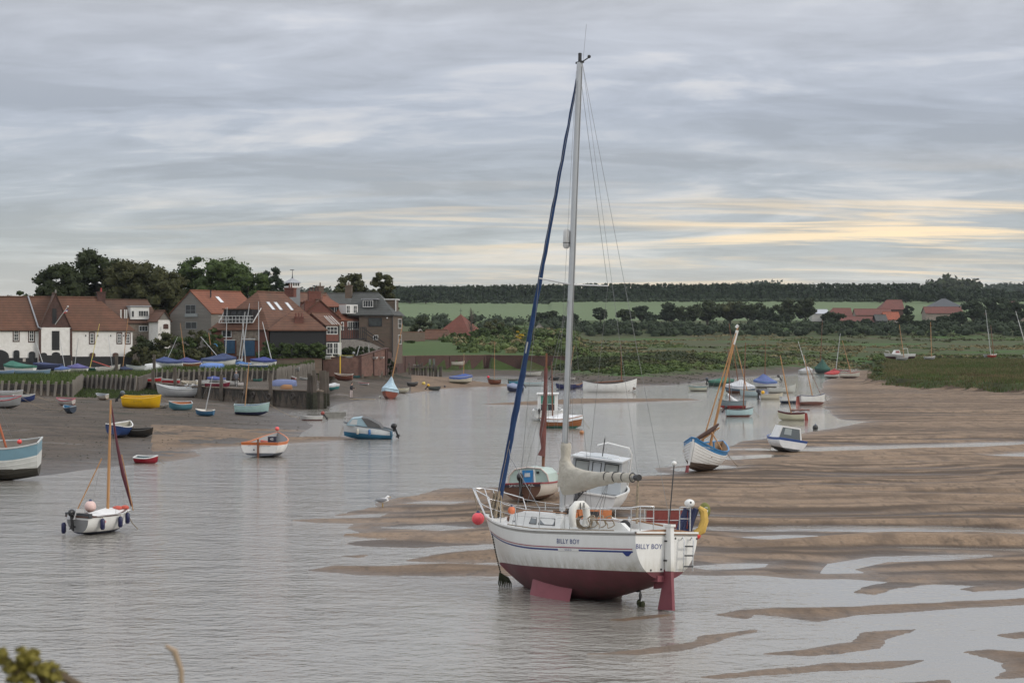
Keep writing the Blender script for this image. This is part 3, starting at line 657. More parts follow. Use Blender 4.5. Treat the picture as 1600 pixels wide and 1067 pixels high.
    mb.add(ring[0],[tuple(range(7))]); mb.add(ring[-1],[tuple(range(7))]); mb.build('coachroof',gl,e,smooth=True,ang=30)
    # cabin side windows (port and starboard)
    for sd in (1,-1):
        for x0,x1 in ((-.5,.28),(.38,.72),(1.6,1.8)):
            f=lambda x,v:(lambda h,y,z:Vector((x,sd*(y-.10*v+.012),z+h*v)))(*[(np.interp(x,[s_[0] for s_ in sec],[s_[k] for s_ in sec]) if k!=3 else 0) for k in (2,1)],dkz(x)-.08)
            MB().quad(f(x0,.35),f(x1,.35),f(x1-.05,.78),f(x0+.03,.78)).build('cabin_window',m_lglass,e,recalc=False)
            mb=MB(); q=[f(x0,.35),f(x1,.35),f(x1-.05,.78),f(x0+.03,.78),f(x0,.35)]; mb.tube(q,.014,4); mb.build('window_trim',m_black,e)
        mb=MB(); mb.tube([(x,sd*(y-.22),dkz(x)-.08+h+.08) for x,y,h in sec[:5]],.022,6); mb.build('grab_rail',cap,e)
    # sliding hatch, fore hatch, winches, washboards, cockpit coaming
    zc=dkz(-.7)+.36; MB().box((-.75,-.36,zc),(.25,.36,zc+.07)).build('sliding_hatch',gl,e)
    MB().box((1.15,-.27,dkz(1.3)+.36),(1.65,.27,dkz(1.3)+.41)).build('fore_hatch',m_lglass,e)
    MB().box((-.80,-.34,dkz(-.8)-.30),(-.76,.34,zc)).build('washboard',pm('orange_wood',(.38,.13,.045),.4,.2,5),e)
    for sd in (1,-1):
        mb=MB(); mb.prism([(-.76,D-.02),(-.76,D+.36),(-1.3,D+.28),(-3.1,D+.22),(-3.5,D-.02)],1,sd*.74-.07,sd*.74+.07); mb.build('coaming',gl,e)
        mb=MB(); mb.tube([(-1.6,sd*.76,D+.2),(-1.6,sd*.76,D+.33)],[.07,.055],10); mb.tube([(-1.6,sd*.76,D+.33),(-1.6,sd*.76,D+.39)],.06,10); mb.build('winch',m_steel,e,smooth=True)
    MB().box((-3.3,-.45,D-.05),(-.8,.45,D-.015+.06)).build('cockpit_seat',pm('cockpit_sole',(.50,.48,.45),.6,.1,3),e)
    wd=pm('orange_wood',(.38,.13,.045),.4,.2,5)
    MB().box((-1.05,-.6,D+.30),(-.80,.55,D+.55)).build('bulkhead_instrument',wd,e); MB().box((-1.09,-.12,D+.36),(-1.05,.2,D+.5)).build('instrument',m_black,e)
    MB().box((-1.03,.58,D+.0),(-.86,.74,D+.46)).build('spray_board',wd,e)
    MB().tube([(-3.95,0,D+.16),(-2.7,.05,D+.30)],.025,6).build('tiller',cap,e)
    for k,(x,y,r,c) in enumerate(((-1.9,-.35,.17,BLACK),(-2.7,.55,.12,NAVY),(-1.2,-.62,.10,DGREY),(.9,.75,.07,BLACK),(2.2,.45,.08,BROWN))):
        mb=MB(); mb.ball((x,y,(D+.10 if x<0 else dkz(x)+.06)),(r,r*1.1,r*1.15),10,7); mb.build('stowed_bundle',paint(c,.8),e,smooth=True)
    for k in range(3):
        mb=MB(); a0=-2.2-.35*k; mb.tube([(a0+.16*math.cos(a),1.02+.05*math.sin(3*a),D+.36+.16*math.sin(a)-.12) for a in [2*PI*j/12 for j in range(13)]],.018,4); mb.build('hanging_line',m_rope,e)
    # deck clutter: clutches, vent, lines along the coachroof
    mb=MB()
    for x,y in ((-.55,.62),(-.45,.52),(-.2,.6),(.05,.5),(-.35,.35)): mb.cbox((x,y,dkz(x)+.42),(.14,.06,.08))
    mb.build('rope_clutch',m_black,e)
    mb=MB()
    for k in range(5):
        pts=[(-.7+j*.32,.30+.07*k+.03*math.sin(j*2+k),dkz(-.7+j*.32)+.40+(-.02*j)) for j in range(6)]; mb.tube(pts,.012,4)
    mb.build('control_lines',m_rope,e)
    mb=MB(); mb.ball((.5,-.45,dkz(.5)+.46),(.10,.10,.07)); mb.ball((1.9,.1,dkz(1.9)+.30),(.09,.09,.07)); mb.build('deck_vent',gl,e,smooth=True)
    # pulpit
    zb=H.sh(.97); tube=lambda pts,r=.016,n=6,m=m_steel,nm='rail':MB().tube(pts,r,n).build(nm,m,e,smooth=True)
    L2=H.pt(.80,H.sh(.80),1); bwx=3.98
    top=[]; 
    arc=[(2.75,1.0,.66),(3.3,.72,.70),(4.0,.42,.74),(4.42,.22,.77),(4.5,0,.77),(4.42,-.22,.77),(4.0,-.42,.74),(3.3,-.72,.70),(2.75,-1.0,.66)]
    arc=[(3.0,.62,.64),(3.5,.50,.68),(4.1,.34,.73),(4.42,.18,.76),(4.48,0,.76),(4.42,-.18,.76),(4.1,-.34,.73),(3.5,-.50,.68),(3.0,-.62,.64)]
    zr=lambda x,h: H.sh(min(1,(x+4)/8))+h
    tube([(x,y,zr(x,h)) for x,y,h in arc],.017,8,nm='pulpit')
    for sd in (1,-1):
        tube([(2.72,sd*.66,zr(2.72,0)),(3.0,sd*.62,zr(3.0,.64))],nm='pulpit_leg'); tube([(3.82,sd*.14,zr(3.82,0)),(4.35,sd*.22,zr(4.1,.75))],nm='pulpit_leg'); tube([(3.6,sd*.26,zr(3.6,0)),(4.1,sd*.34,zr(4.1,.73))],nm='pulpit_leg')
    for sd in (1,-1): tube([(2.86,sd*.64,zr(2.86,.33)),(3.5,sd*.46,zr(3.5,.36)),(3.95,sd*.3,zr(3.95,.40))],.012,nm='pulpit_rail')
    # stanchions and lifelines
    def edge(t,sd,h): p=H.pt(t,H.sh(t),sd); return Vector((p.x,p.y-sd*.09,p.z+h))
    sts=(.16,.30,.46,.63,.78)
    for sd in (1,-1):
        for t in sts: tube([edge(t,sd,0),edge(t,sd,.62)],.014,nm='stanchion')
        for h in (.60,.32):
            pts=[edge(t,sd,h) for t in (.03,)+sts]+[Vector((3.0 if h>.5 else 2.86,sd*.63,zr(2.9,h+.02)))]
            tube(pts,.006,4,m_steel,'lifeline')
    mb=MB()
    for sd in (1,-1): mb.tube([edge(t,sd,.03) for t in (.1,.3,.5,.7)],.016,5)
    mb.build('jackstay',m_rope,e)
    # pushpit
    for sd in (1,-1):
        tube([edge(.16,sd,.60),edge(.03,sd,.62),(-3.93,sd*.86,D+.66),(-4.0,sd*.45,D+.66)],.017,8,nm='pushpit'); tube([edge(.16,sd,.32),edge(.03,sd,.32),(-3.93,sd*.86,D+.36),(-4.0,sd*.45,D+.36)],.012,nm='pushpit_rail')
        for p in (edge(.03,sd,0),Vector((-3.93,sd*.86,D+.03)),Vector((-3.98,sd*.45,D+.05))): tube([p,p+Vector((0,0,.62))],.015,nm='pushpit_leg')
    # red weather cloths on the starboard (far) rail and port
    dc=fabric((.30,.035,.018))
    for t0,t1 in ((.045,.155),(.165,.29)):
        mb=MB(); n=5
        for i in range(n):
            a,b_=lerp(t0,t1,i/n),lerp(t0,t1,(i+1)/n); mb.quad(edge(a,-1,.10),edge(b_,-1,.10),edge(b_,-1,.58),edge(a,-1,.58))
        mb.build('weather_cloth',dc,e,recalc=False)
    # aerials
    tube([(-3.95,-.1,D+.1),(-3.85,-.35,D+1.75)],.016,6,m_black,'aerial_pole'); MB().ball((-3.85,-.35,D+1.8),(.07,.07,.06)).build('gps_dome',gl,e,smooth=True)
    # mast: base on coachroof
    mbx=.38; mbz=dkz(mbx)+.36
    b0=l2w(e,(mbx,0,mbz)); top=P(906,98,b0.y-.15); mt=w2l(e,top); base=Vector((mbx,0,mbz)); ax=(mt-base).normalized(); Lm=(mt-base).length
    mp=lambda f: base+(mt-base)*f
    mb=MB(); n=10; vs=[]; 
    fx=ax.orthogonal().normalized(); q=ax.rotation_difference(Vector((0,0,1))).inverted()
    for f in (0,.5,1):
        for j in range(n):
            a=2*PI*j/n; vs.append(mp(f)+q@Vector((.098*math.cos(a),.075*math.sin(a),0)))
    mb.add(vs,[(i*n+j,i*n+(j+1)%n,(i+1)*n+(j+1)%n,(i+1)*n+j) for i in range(2) for j in range(n)]+[tuple(range(2*n,3*n))])
    mb.build('mast',m_alu,e,smooth=True)
    mb=MB(); mb.tube([mp(.02)+q@Vector((-.105,0,0)),mp(.99)+q@Vector((-.105,0,0))],.012,4); mb.build('sail_track',pm('dark_alloy',(.2,.2,.2),.5,.1),e)
    mb=MB(); mb.cbox((0,0,0),(.26,.10,.05),M=Matrix.Translation(mt)); mb.tube([mt+Vector((0,0,.02)),mt+Vector((0,0,.26))],.05,8); mb.tube([mt+Vector((-.1,0,0)),mt+Vector((-.38,-.02,.08))],.018,5); mb.ball(mt+Vector((-.38,-.02,.1)),.05); mb.build('masthead_light',m_black,e)
    MB().tube([mt+Vector((-.12,-.02,.05)),mt+Vector((-.2,-.05,1.05))],.005,4).build('masthead_aerial',m_wire,e)
    # spreaders at 48% of the height
    spz=mp((800-443)/(800-98)); sp_tips=[]
    for sd in (1,-1):
        tip=spz+Vector((-.12,sd*1.22,.06)); sp_tips.append(tip); tube([spz,tip],[.028,.018],6,m_alu,'spreader')
    # shrouds
    for sd,tip in zip((1,-1),sp_tips):
        cp=edge(.62,sd,.02); tube([mp(.985),tip,cp],.007,4,m_wire,'cap_shroud')
        for tt in (.57,.66): tube([spz-ax*.1,edge(tt,sd,.02)],.0055,4,m_wire,'lower_shroud')
    tube([mt+Vector((-.1,0,0)),Vector((-3.95,-.05,D+.62))],.0075,4,m_wire,'backstay')
    bend=Vector((-2.42,.05,dkz(0)+1.02))
    # forestay with furled blue jib
    fs0=Vector((3.45,0,H.sh(.93)+.10)); fs1=mp(.965)+Vector((.1,0,0))
    pts=[];rs_=[]
    for i in range(40):
        f=i/39; pts.append(fs0.lerp(fs1,f)+Vector((.006*math.sin(i*1.7),.008*math.sin(i*2.3),0))-Vector((0,0,.05*math.sin(PI*f)))); rs_.append(.032+.06*(1-f)**.8+.004*math.sin(i*2.1)+(.01 if 8<i<14 else 0))
    rs_[0]=.05
    mb=MB(); mb.tube(pts,rs_,8); mb.build('furled_jib',pm('jib_blue',(.007,.034,.11),.75,.25,3,bump=.02,bscale=7),e,smooth=True)
    tube([fs1,mp(.99)],.03,6,m_black,'furler_swivel'); MB().tube([fs0-Vector((0,0,.12)),fs0+Vector((0,0,.02))],.09,10).build('furler_drum',m_black,e)
    # pale patches of the jib where the wrap shows
    mb=MB()
    for k in (15,): mb.tube([pts[k]+Vector((-.03,.045,0)),pts[k+1]+Vector((-.03,.055,0))],.028,6)
    mb.build('jib_sacrificial_patch',fabric((.5,.5,.48)),e)
    # radar reflector
    rf=mp((800-372)/(800-98))+q@Vector((.16,.10,0)); mb=MB(); mb.tube([rf-ax*.27,rf-ax*.21,rf+ax*.21,rf+ax*.27],[.05,.095,.095,.05],12); 
    mb.build('radar_reflector',pm('reflector_white',(.55,.55,.54),.5,.08,4),e,smooth=True)
    mb=MB(); [mb.tube([rf+ax*k,rf+ax*(k+.02)],.1,12) for k in (-.12,)]; mb.build('reflector_band',m_black,e)
    # boom and sail cover
    bm0=mp(.085); bend=w2l(e,P(997,746,b0.y-2.9)); 
    tube([bm0,bend],.055,8,m_alu,'boom'); tube([bend-(bend-bm0).normalized()*.12,bend+(bend-bm0).normalized()*.06],.085,8,m_black,'boom_end')
    mb=MB(); ring=[]; n=14; S=22; d_=(bend-bm0)
    for i in range(S):
        f=i/(S-1); c_=bm0+d_*f*.93+Vector((-.0,0,0))
        hi=lerp(.95,.10,min(1,f/.30)**.62) if f<.30 else lerp(.10,.09,(f-.3)/.7); hi=np.interp(f,[0,.06,.14,.3,.5,1],[.80,.45,.26,.17,.12,.09])
        lo=np.interp(f,[0,.15,.3,.5,.75,1],[-.55,-.50,-.42,-.28,-.14,-.10]); wd_=np.interp(f,[0,.1,.4,1],[.16,.20,.15,.09])
        if f>.55: k_=.03*abs(math.sin((f-.55)*PI/.11)); hi+=k_; lo-=k_
        r=[]
        for j in range(n):
            a=2*PI*j/n; z=math.cos(a); y=math.sin(a); r.append(c_+Vector((.012*math.sin(j*3+i),y*wd_*(1+.15*math.sin(i*1.3+j*2)),(hi if z>0 else -lo)*z)))
        ring.append(r)
    for a,b_ in zip(ring,ring[1:]):
        for j in range(n): mb.quad(a[j],a[(j+1)%n],b_[(j+1)%n],b_[j])
    mb.add(ring[0],[tuple(range(n))]); mb.add(ring[-1],[tuple(range(n))])
    # collar up the mast
    ring=[]
    for f,rx,ry in ((.06,.22,.19),(.10,.18,.17),(.118,.17,.165),(.126,.13,.13),(.133,.14,.14),(.15,.16,.15),(.158,.14,.13)):
        c_=mp(f)+q@Vector((-.05,0,0)); ring.append([c_+q@Vector((rx*math.cos(2*PI*j/n),ry*math.sin(2*PI*j/n),.02*math.sin(j*2))) for j in range(n)])
    for a,b_ in zip(ring,ring[1:]):
        for j in range(n): mb.quad(a[j],a[(j+1)%n],b_[(j+1)%n],b_[j])
    mb.build('sail_cover',m_canvas,e,smooth=True,ang=60)
    for f in (.60,.71,.82,.93):
        c_=bm0+d_*f; ww=np.interp(f,[.4,1],[.155,.10]); mb=MB(); mb.tube([c_+Vector((0,math.sin(a)*(ww+.005),math.cos(a)*(.135 if f<.8 else .12))) for a in [2*PI*k/12 for k in range(13)]],.014,4); mb.build('sail_tie',m_black,e)
    # kicker, mainsheet, topping lift, halyards
    tube([bm0+d_*.28+Vector((0,0,-.42)),base+Vector((-.05,0,-.05))],.022,6,m_black,'kicker')
    tube([bend,mt+Vector((-.12,0,-.05))],.006,4,m_wire,'topping_lift')
    for k in (0,.10,.2): tube([bm0+d_*.62+Vector((0,0,-.1)),Vector((-1.0-k,.1-k,D+.32))],.007,4,m_wire,'mainsheet')
    tube([bend+Vector((0,0,-.05)),bend+Vector((.02,0,-.55)),bend+Vector((0,.02,-1.2))],[.03,.045,.03],6,m_rope,'boom_tail')
    for y in (.1,-.1): tube([mp(.98)+Vector((.02,y,0)),mp(.17)+Vector((.10,y*2.2,0))],.005,4,m_wire,'halyard')
    tube([fs0.lerp(fs1,.16),fs0.lerp(fs1,.15)+Vector((-.4,.2,-.2)),Vector((.2,.9,dkz(.3)+.45))],.011,5,m_wire,'jib_sheet')
    tube([fs0.lerp(fs1,.20),Vector((2.9,.5,H.sh(.85)+.1))],.009,4,m_rope,'jib_tack_line')
    return e,H
YA,YH=yacht()
def yw(p): return l2w(YA,p)
# things carried by the yacht
def sphere_buoy(name,c,r,col,label,group=None,hang=None):
    e=empty(name,(c.x,c.y,c.z-r),label=label,cat='buoy',group=group)
    mb=MB(); mb.ball((0,0,r),r,18,12); mb.build('float',paint(col,.45),e,smooth=True)
    mb=MB(); mb.tube([(0,0,2*r-.02),(0,0,2*r+.05)],[r*.38,r*.16],8); mb.build('collar',paint(NAVY),e,smooth=True)
    if hang is not None: MB().tube([(0,0,2*r),w2l(e,hang)],.014,5).build('lanyard',m_rope,e)
    return e
pt_=yw((4.42,.12,YH.sh(1)+.74)); pb=P(747,810,pt_.y)
sphere_buoy('fender_buoy',pb,.185,(.78,.09,.11),'bright pink round buoy hanging from the pulpit of the large white yacht',hang=yw((4.44,.15,YH.sh(1)+.74)))
sphere_buoy('fender_buoy',yw((3.05,-.25,YH.sh(.9)+.25)),.115,(.62,.17,.07),'small faded orange ball buoy on the foredeck of the large white yacht')
e=empty('horseshoe_lifebuoy',yw((-1.9,1.22,2.03)),label='white horseshoe lifebuoy strapped to the near rail of the large yacht',cat='lifebuoy'); e.rotation_euler=(0,0,R(37))
pts=[(.20,0,.05),(.255,0,.30),(.22,0,.52),(.10,0,.62),(-.10,0,.62),(-.22,0,.52),(-.255,0,.30),(-.20,0,.05)]
MB().tube(pts,[.085,.10,.105,.105,.105,.105,.10,.085],10).build('float',paint((.68,.67,.63),.5),e,smooth=True)
mb=MB(); [mb.tube([(x,-.12,.5),(x,-.12,.68)],.014,4) for x in (-.06,.06)]; mb.build('strap',m_black,e)
for k,(c0,lab,nm) in enumerate((((.02,.03,.10),'dark blue bundle hanging over the starboard quarter rail of the large yacht','rail_bag'),((.70,.42,.02),'yellow sling bag hanging on the outermost stern rail of the large yacht','rescue_sling'))):
    p=yw((-3.65 if k==0 else -3.80,-1.16 if k==0 else -1.30,2.60)); e=empty(nm,(p.x,p.y,p.z-.62),label=lab,cat='bag')
    mb=MB(); q=[-.10,0,.10] if k==0 else [0]
    if k==0:
        for x in (-.13,0,.13): mb.tube([(x-.22,0,-.05),(x-.12,.02,.3),(x,0,.62)],[.075,.085,.075],8)
        mb.build('bundle',fabric(c0),e,smooth=True)
    else:
        mb.tube([(-.10,0,-.04),(.06,0,.05),(.14,0,.3),(.12,0,.56),(0,0,.66)],[.10,.12,.11,.10,.05],8); mb.build('sling',fabric(c0),e,smooth=True)
        mb=MB(); mb.ball((-.08,-.03,-.1),(.12,.09,.09),8,6); mb.build('light_holder',paint((.6,.03,.02)),e,smooth=True)
p=yw((-3.62,-1.12,2.74)); e=empty('danbuoy',(p.x,p.y,p.z-.07),label='white round float clipped on top of the yacht stern rail above the blue bundle',cat='float')
MB().ball((0,0,.07),(.14,.14,.11),12,8).build('float',paint(WHITE),e,smooth=True); MB().ball((.02,-.12,.10),.03,6,5).build('clip',m_black,e)
# anchor rope heap on the bow
p=yw((3.35,.05,YH.sh(.93)+.02)); e=empty('rope_heap',p,label='brown tangled mooring rope heaped on the bow of the large white yacht',cat='rope')
mb=MB()
for k in range(7):
    a=k*.9; mb.tube([(.22*math.cos(a),.2*math.sin(a),.0),(.10*math.cos(a+1),.10*math.sin(a+.5),.55+.04*k),(-.12*math.cos(a),.16*math.sin(a+2),.25),(.2*math.sin(a),-.12,.02)],.035,5)
mb.build('rope',m_rope,e,smooth=True)
p=yw((-1.75,.98,2.02)); e=empty('rope_coil',p,label='coiled brown rope below the horseshoe lifebuoy on the large yacht',cat='rope')
mb=MB()
for k in range(5): mb.tube([(.22*math.cos(a)+.03*k,.06*k-.1,.17+.17*math.sin(a)) for a in [2*PI*j/12 for j in range(13)]],.016,4)
mb.build('rope',m_rope,e,smooth=True)
# mooring chain from the bow down to the water
a=yw((3.75,.05,YH.sh(.98)-.02)); b=P(787,912,a.y-1.6)
e=empty('mooring_chain',(b.x,b.y,-.05),label='weedy mooring chain running from the yacht bow into the water',cat='chain')
mb=MB(); n=60
for i in range(n):
    f=i/(n-1); p=a.lerp(b,f)+Vector((0,0,-.35*math.sin(PI*f)*.4)); q=a.lerp(b,min(1,f+.012))+Vector((0,0,-.35*math.sin(PI*min(1,f+.012))*.4))
    mb.tube([w2l(e,p),w2l(e,q)],[.012+.012*(i%2)]*2,5)
mb.build('chain',m_chain,e)
mb=MB()
for k in range(8): mb.tube([(-.1+.03*k,0,.45-.02*k),(-.14+.05*k,.02,.15),(-.1+.045*k,0,-.02)],[.03,.022,.01],5)
mb.build('weed',pm('weed',(.03,.035,.015),.9,.3,10),e)
# ------------------------------------------------------------------ the other boats
MOOR='boats moored or aground in the channel'; BEACH='small boats lying on the left foreshore'; PARK='dinghies laid up on the grass above the revetment'; QUAY='boats on the quay hard'; UP='boats moored far up the creek'
def boat(name,px,py,W,head,label,hull=WHITE,bottom=None,rail=None,inside=None,cat='boat',group=BEACH,bl=.36,dl=.15,L=None,loc=None,heel=0,pitch=0,mast=None,mcol=None,mt=.66,mr=.045,stays=True,cover=None,cpk=.65,chp=.5,ob=None,obt=35,lap=0,band=None,tw=.75,bow=2.2,kb=.4,sb=1.28,ss=1.08,sink=None,thw=2,deck=None,boom=None,rake=.12,wl=.35,nt=None,trans=None,upturned=False,rudder=None,full=.5,dscale=1.5,bandw=.16):
    p=loc if loc is not None else hit(px,py)
    hr=R(head)
    if heel==0 and group==BEACH and dscale==1.5 and not upturned: heel=9*(1 if math.cos(hr)>0 else -1)
    if L is None: L=W*p.y/F/(abs(math.cos(hr))+bl*abs(math.sin(hr)))
    B=L*bl; D=L*dl*dscale
    if sink is None: sink=.16*D if p.z<=.02 else .04*D
    # the given pixel is the nearest foot of the hull: push the centre back by half the depth extent
    back=.5*(abs(math.sin(hr))*L*.75+abs(math.cos(hr))*B*.35)
    dv=Vector((p.x,p.y,0)).normalized(); c=p+dv*back*.8
    g=hz(c.x,c.y)
    if g>p.z+.4 and loc is None: c=p+dv*back*.15
    z=max(g,0) if abs(g-p.z)<.4 else p.z
    if loc is not None: z=p.z
    e=place(name,(c.x,c.y,z-sink),head,heel,pitch,label,cat,group)
    big=p.y<180
    H=Hull(L,B,D,tw=tw,ss=D*ss,sb=D*sb,kb=kb,rake=rake*L*.5,trake=.02*L,wl=wl,band=D*bandw,bow=bow,full=full)
    bt=bottom if bottom is not None else hull; ins=inside or (.30,.27,.22)
    mats=[paint(bt,.6),paint(hull),paint(band or hull),paint(ins,.6),paint(trans or hull)]
    H.mesh('hull',e,mats,nt=nt or (20 if big else 12),nb=3,nm=4,lap=lap,wall=.03 if L>3 else .02,transom=True,inside=not upturned)
    if upturned:
        M=Matrix.Rotation(PI,3,'X'); e.rotation_euler=(Matrix.Rotation(hr,3,'Z')@M).to_euler(); e.location.z=z+D*1.02
    if rail is not None or not cover: H.rail('gunwale',e,paint(rail or WHITE),w=.05+.004*L,h=.05+.003*L,nt=20 if big else 12)
    if not cover and not upturned and thw:
        for k in range(thw): H.thwart(e,.25+.33*k,paint(ins,.5),w=.07*L)
    if deck: H.deck('foredeck',e,paint(deck[0]),deck[1],.99,nt=7)
    if cover: H.cover(e,fabric(cover),peak=cpk,hp=chp*D/.5 if chp else .3,he=.05,drop=D*.25)
    if ob: outboard(e,(-L/2-.05,0,D*1.0),s=ob[0],tilt=obt,col=ob[1])
    if rudder: MB().prism([(-L/2-.02,D*1.05),(-L/2-.30*D,D*1.0),(-L/2-.45*D,D*.05),(-L/2-.0,D*.1)],1,-.02,.02).build('rudder',paint(rudder),e)
    if mast:
        z0=H.D*.3; b0=Vector((-L/2+mt*L,0,z0)); wb=l2w(e,b0); top=w2l(e,P(mast[0],mast[1],wb.y)); 
        mb=MB(); mb.tube([b0,b0.lerp(top,.5),top],[mr,mr*.95,mr*.6],8); mb.build('mast',mcol or m_wood,e,smooth=True)
        if stays:
            mb=MB(); h=H.sh(mt)
            tp=b0.lerp(top,.93)
            for q in (H.pt(.98,H.sh(.98),1),H.pt(mt-.08,H.sh(mt-.08),1),H.pt(mt-.08,H.sh(mt-.08),-1)):
                MB().tube([tp,(q.x,q.y,q.z)],.006 if big else .010,3).build('stay',m_wire,e)
        if boom:
            f,l_,col,bz=boom; a=b0.lerp(top,f); mb=MB(); pts=[a+(Vector((-l_*k/8,.03*math.sin(k*2),bz*k/8+.02*math.sin(k*3)))) for k in range(9)]; mb.tube(pts,[.09+.03*math.sin(k*1.7) for k in range(9)],8); mb.build('furled_sail',fabric(col),e,smooth=True)
    if p.y<250 and group in (BEACH,MOOR) and not upturned and cat=='boat' and loc is None:
        a=Vector((L/2-.1,0,H.sb*.9)); w0=l2w(e,a); fw=Vector((math.cos(hr),math.sin(hr),0)); fl_=.35 if p.z<=.02 else 1; q=Vector((w0.x,w0.y,0))+fw*1.8*fl_+Vector((.3*fl_,0,0)); r_=q+fw*2.2*fl_-Vector((0,.8*fl_,0)); q.z=(max(hz(q.x,q.y),0)+.02 if fl_==1 else -.1); r_.z=max(hz(r_.x,r_.y),-.1)+.0
        MB().tube([a,w2l(e,w0.lerp(q,.5)-Vector((0,0,.12))),w2l(e,q),w2l(e,r_)],.018,4).build('mooring_line',m_rope,e)
    return e,H
def text_side(txt,size,e,H,t0,dz,side,col,name='lettering'):
    return put_text(txt,size,None,paint(col,.5,False),e,name,1.05,fn=lambda x,y:H.pt(t0-side*x/H.L,H.sh(t0)-dz+y,side,.012))
def text_stern(txt,size,e,H,z,col,y0=0):
    return put_text(txt,size,None,paint(col,.5,False),e,'lettering',1.05,fn=lambda x,y:Vector((H.pt(0,z+y,1).x-.035,y0-x,z+y)))
# --- blue and white clinker boat aground on the right bank
e,H=boat('clinker_boat',1098,738,84,66,'blue and white clinker sailing boat leaning right on the sand, mast slanting over it',WHITE,(.085,.06,.045),BLUE,(.3,.2,.12),group=MOOR,bl=.44,dl=.26,dscale=1,heel=10,pitch=-3.5,mast=(1153,510),mt=.55,mr=.075,lap=10,band=BLUE,bandw=.17,tw=.10,bow=2.0,kb=.5,ss=1.38,sb=1.3,wl=.40,L=5.0,rake=.10,stays=True,nt=26,full=.62)
text_side('ANN MELTON',.11,e,H,.17,.12,1,WHITE); text_side('ANN MELTON',.11,e,H,.15,.12,-1,WHITE)
MB().prism([(-H.L/2-.02,.35),(-H.L/2-.32,.32),(-H.L/2-.30,-.05),(-H.L/2+.1,-.02)],1,-.03,.03).build('rudder_blade',paint((.25,.07,.08)),e)
MB().box((-H.L/2-.06,-.05,.35),(-H.L/2+.0,.05,H.D*1.32)).build('rudder_stock',paint(WHITE),e)
wb=l2w(e,(.2,0,.6))
for a,b_,r_,nm in (((1098,690),(1150,520),.04,'gaff'),((1082,697),(1124,668),.05,'boom')):
    MB().tube([w2l(e,P(a[0],a[1],wb.y-.3)),w2l(e,P(b_[0],b_[1],wb.y-.3))],[r_,r_*.8],8).build(nm,m_wood,e,smooth=True)
MB().tube([w2l(e,P(1090,685,wb.y-.3)),w2l(e,P(1112,672,wb.y-.3)),w2l(e,P(1123,662,wb.y-.3))],[.10,.14,.05],8).build('furled_sail',fabric((.10,.05,.035)),e,smooth=True)
MB().tube([w2l(e,P(1112,675,wb.y-.6)),w2l(e,P(1128,702,wb.y-.6))],.035,6).build('boom_crutch',m_wood,e)
MB().tube([w2l(e,P(1150,512,wb.y-.1)),w2l(e,P(1153.5,508,wb.y-.1))],.08,8).build('mast_cap',paint(WHITE),e)
mb=MB(); mb.tube([w2l(e,P(1146,538,wb.y)),w2l(e,P(1152,516,wb.y))],.085,8); mb.build('mast_band',paint(WHITE),e)
MB().tube([w2l(e,P(1115,690,wb.y-.2)),w2l(e,P(1116,706,wb.y-.2))],.05,6).build('rudder_head',paint(BLUE),e)
b=P(1101,742,71.5); q=empty('anchor_bag',(b.x,b.y,hz(b.x,b.y)),label='yellow green bag with white letter hanging at the keel of the blue clinker boat',cat='bag')
MB().ball((0,0,.40),(.22,.10,.30),12,9).build('bag',fabric((.20,.21,.03)),q,smooth=True); put_text('G',.28,Matrix.Translation((.03,-.115,.42))@Matrix.Rotation(R(90),4,'X'),paint(WHITE,.6,False),q)
# --- boat seen from its stern behind the yacht
e,H=boat('cuddy_sailing_boat',842,783,78,72,'brown sterned sailing boat with mint cabin behind the yacht, dark red sail furled',(.62,.58,.53),(.15,.08,.055),(.30,.06,.07),(.4,.42,.4),group=MOOR,bl=.44,dl=.17,L=4.6,dscale=1,heel=-3,trans=(.16,.085,.06),tw=.82,band=(.55,.52,.48),mast=(854,552),mcol=m_dwood,mt=.62,mr=.07,ss=1.1,sb=1.35,kb=.5)
text_stern('SPRINGTAIL',.20,e,H,H.D*1.0,WHITE)
mb=MB(); p=H.pt(0,H.D,1); mb.box((p.x-.02,-p.y*.96,H.D*.90),(p.x-.005,p.y*.96,H.D*1.10)); mb.build('stern_panel',paint((.05,.035,.045)),e)
mt_=paint((.42,.52,.47)); ring=[]
for x,w_,h in ((-1.35,.93,.70),(-.4,.92,.72),(.6,.78,.60),(1.25,.45,.30)):
    z=H.sh((x+2.3)/4.6)-.03; ring.append([Vector((x,-w_,z)),Vector((x,-w_*.9,z+h*.55)),Vector((x,-w_*.62,z+h*.9)),Vector((x,0,z+h)),Vector((x,w_*.62,z+h*.9)),Vector((x,w_*.9,z+h*.55)),Vector((x,w_,z))])
mb=MB(); [mb.quad(a[j],b_[j],b_[j+1],a[j+1]) for a,b_ in zip(ring,ring[1:]) for j in range(6)]; mb.add(ring[0],[tuple(range(7))]); mb.add(ring[-1],[tuple(range(7))]); mb.build('cabin',mt_,e,smooth=True,ang=30)
mb=MB(); mb.tube([v+Vector((-.02,0,0)) for v in ring[0]],.035,6); mb.build('cabin_trim',paint((.55,.47,.42)),e)
z=ring[0][0].z; MB().box((-1.40,-.24,z-.1),(-1.36,.24,z+.58)).build('cabin_door',paint((.03,.20,.46)),e)
for y in (-.29,.29): MB().box((-1.41,y-.035,z-.1),(-1.36,y+.035,z+.60)).build('door_frame',paint(WHITE),e)
MB().box((-1.42,-.10,z+.30),(-1.40,.14,z+.46)).build('notice',paint((.6,.6,.6)),e); MB().box((-1.40,-.50,z+.42),(-1.36,-.38,z+.52)).build('compass',m_black,e)
outboard(e,(-2.32,0,H.D*1.05),1.0,0,BLACK)
wb=l2w(e,(.5,0,1)); pts=[P(x,y,wb.y) for x,y in ((853,575),(852,620),(850,650),(848,678),(849,700),(846,712))]
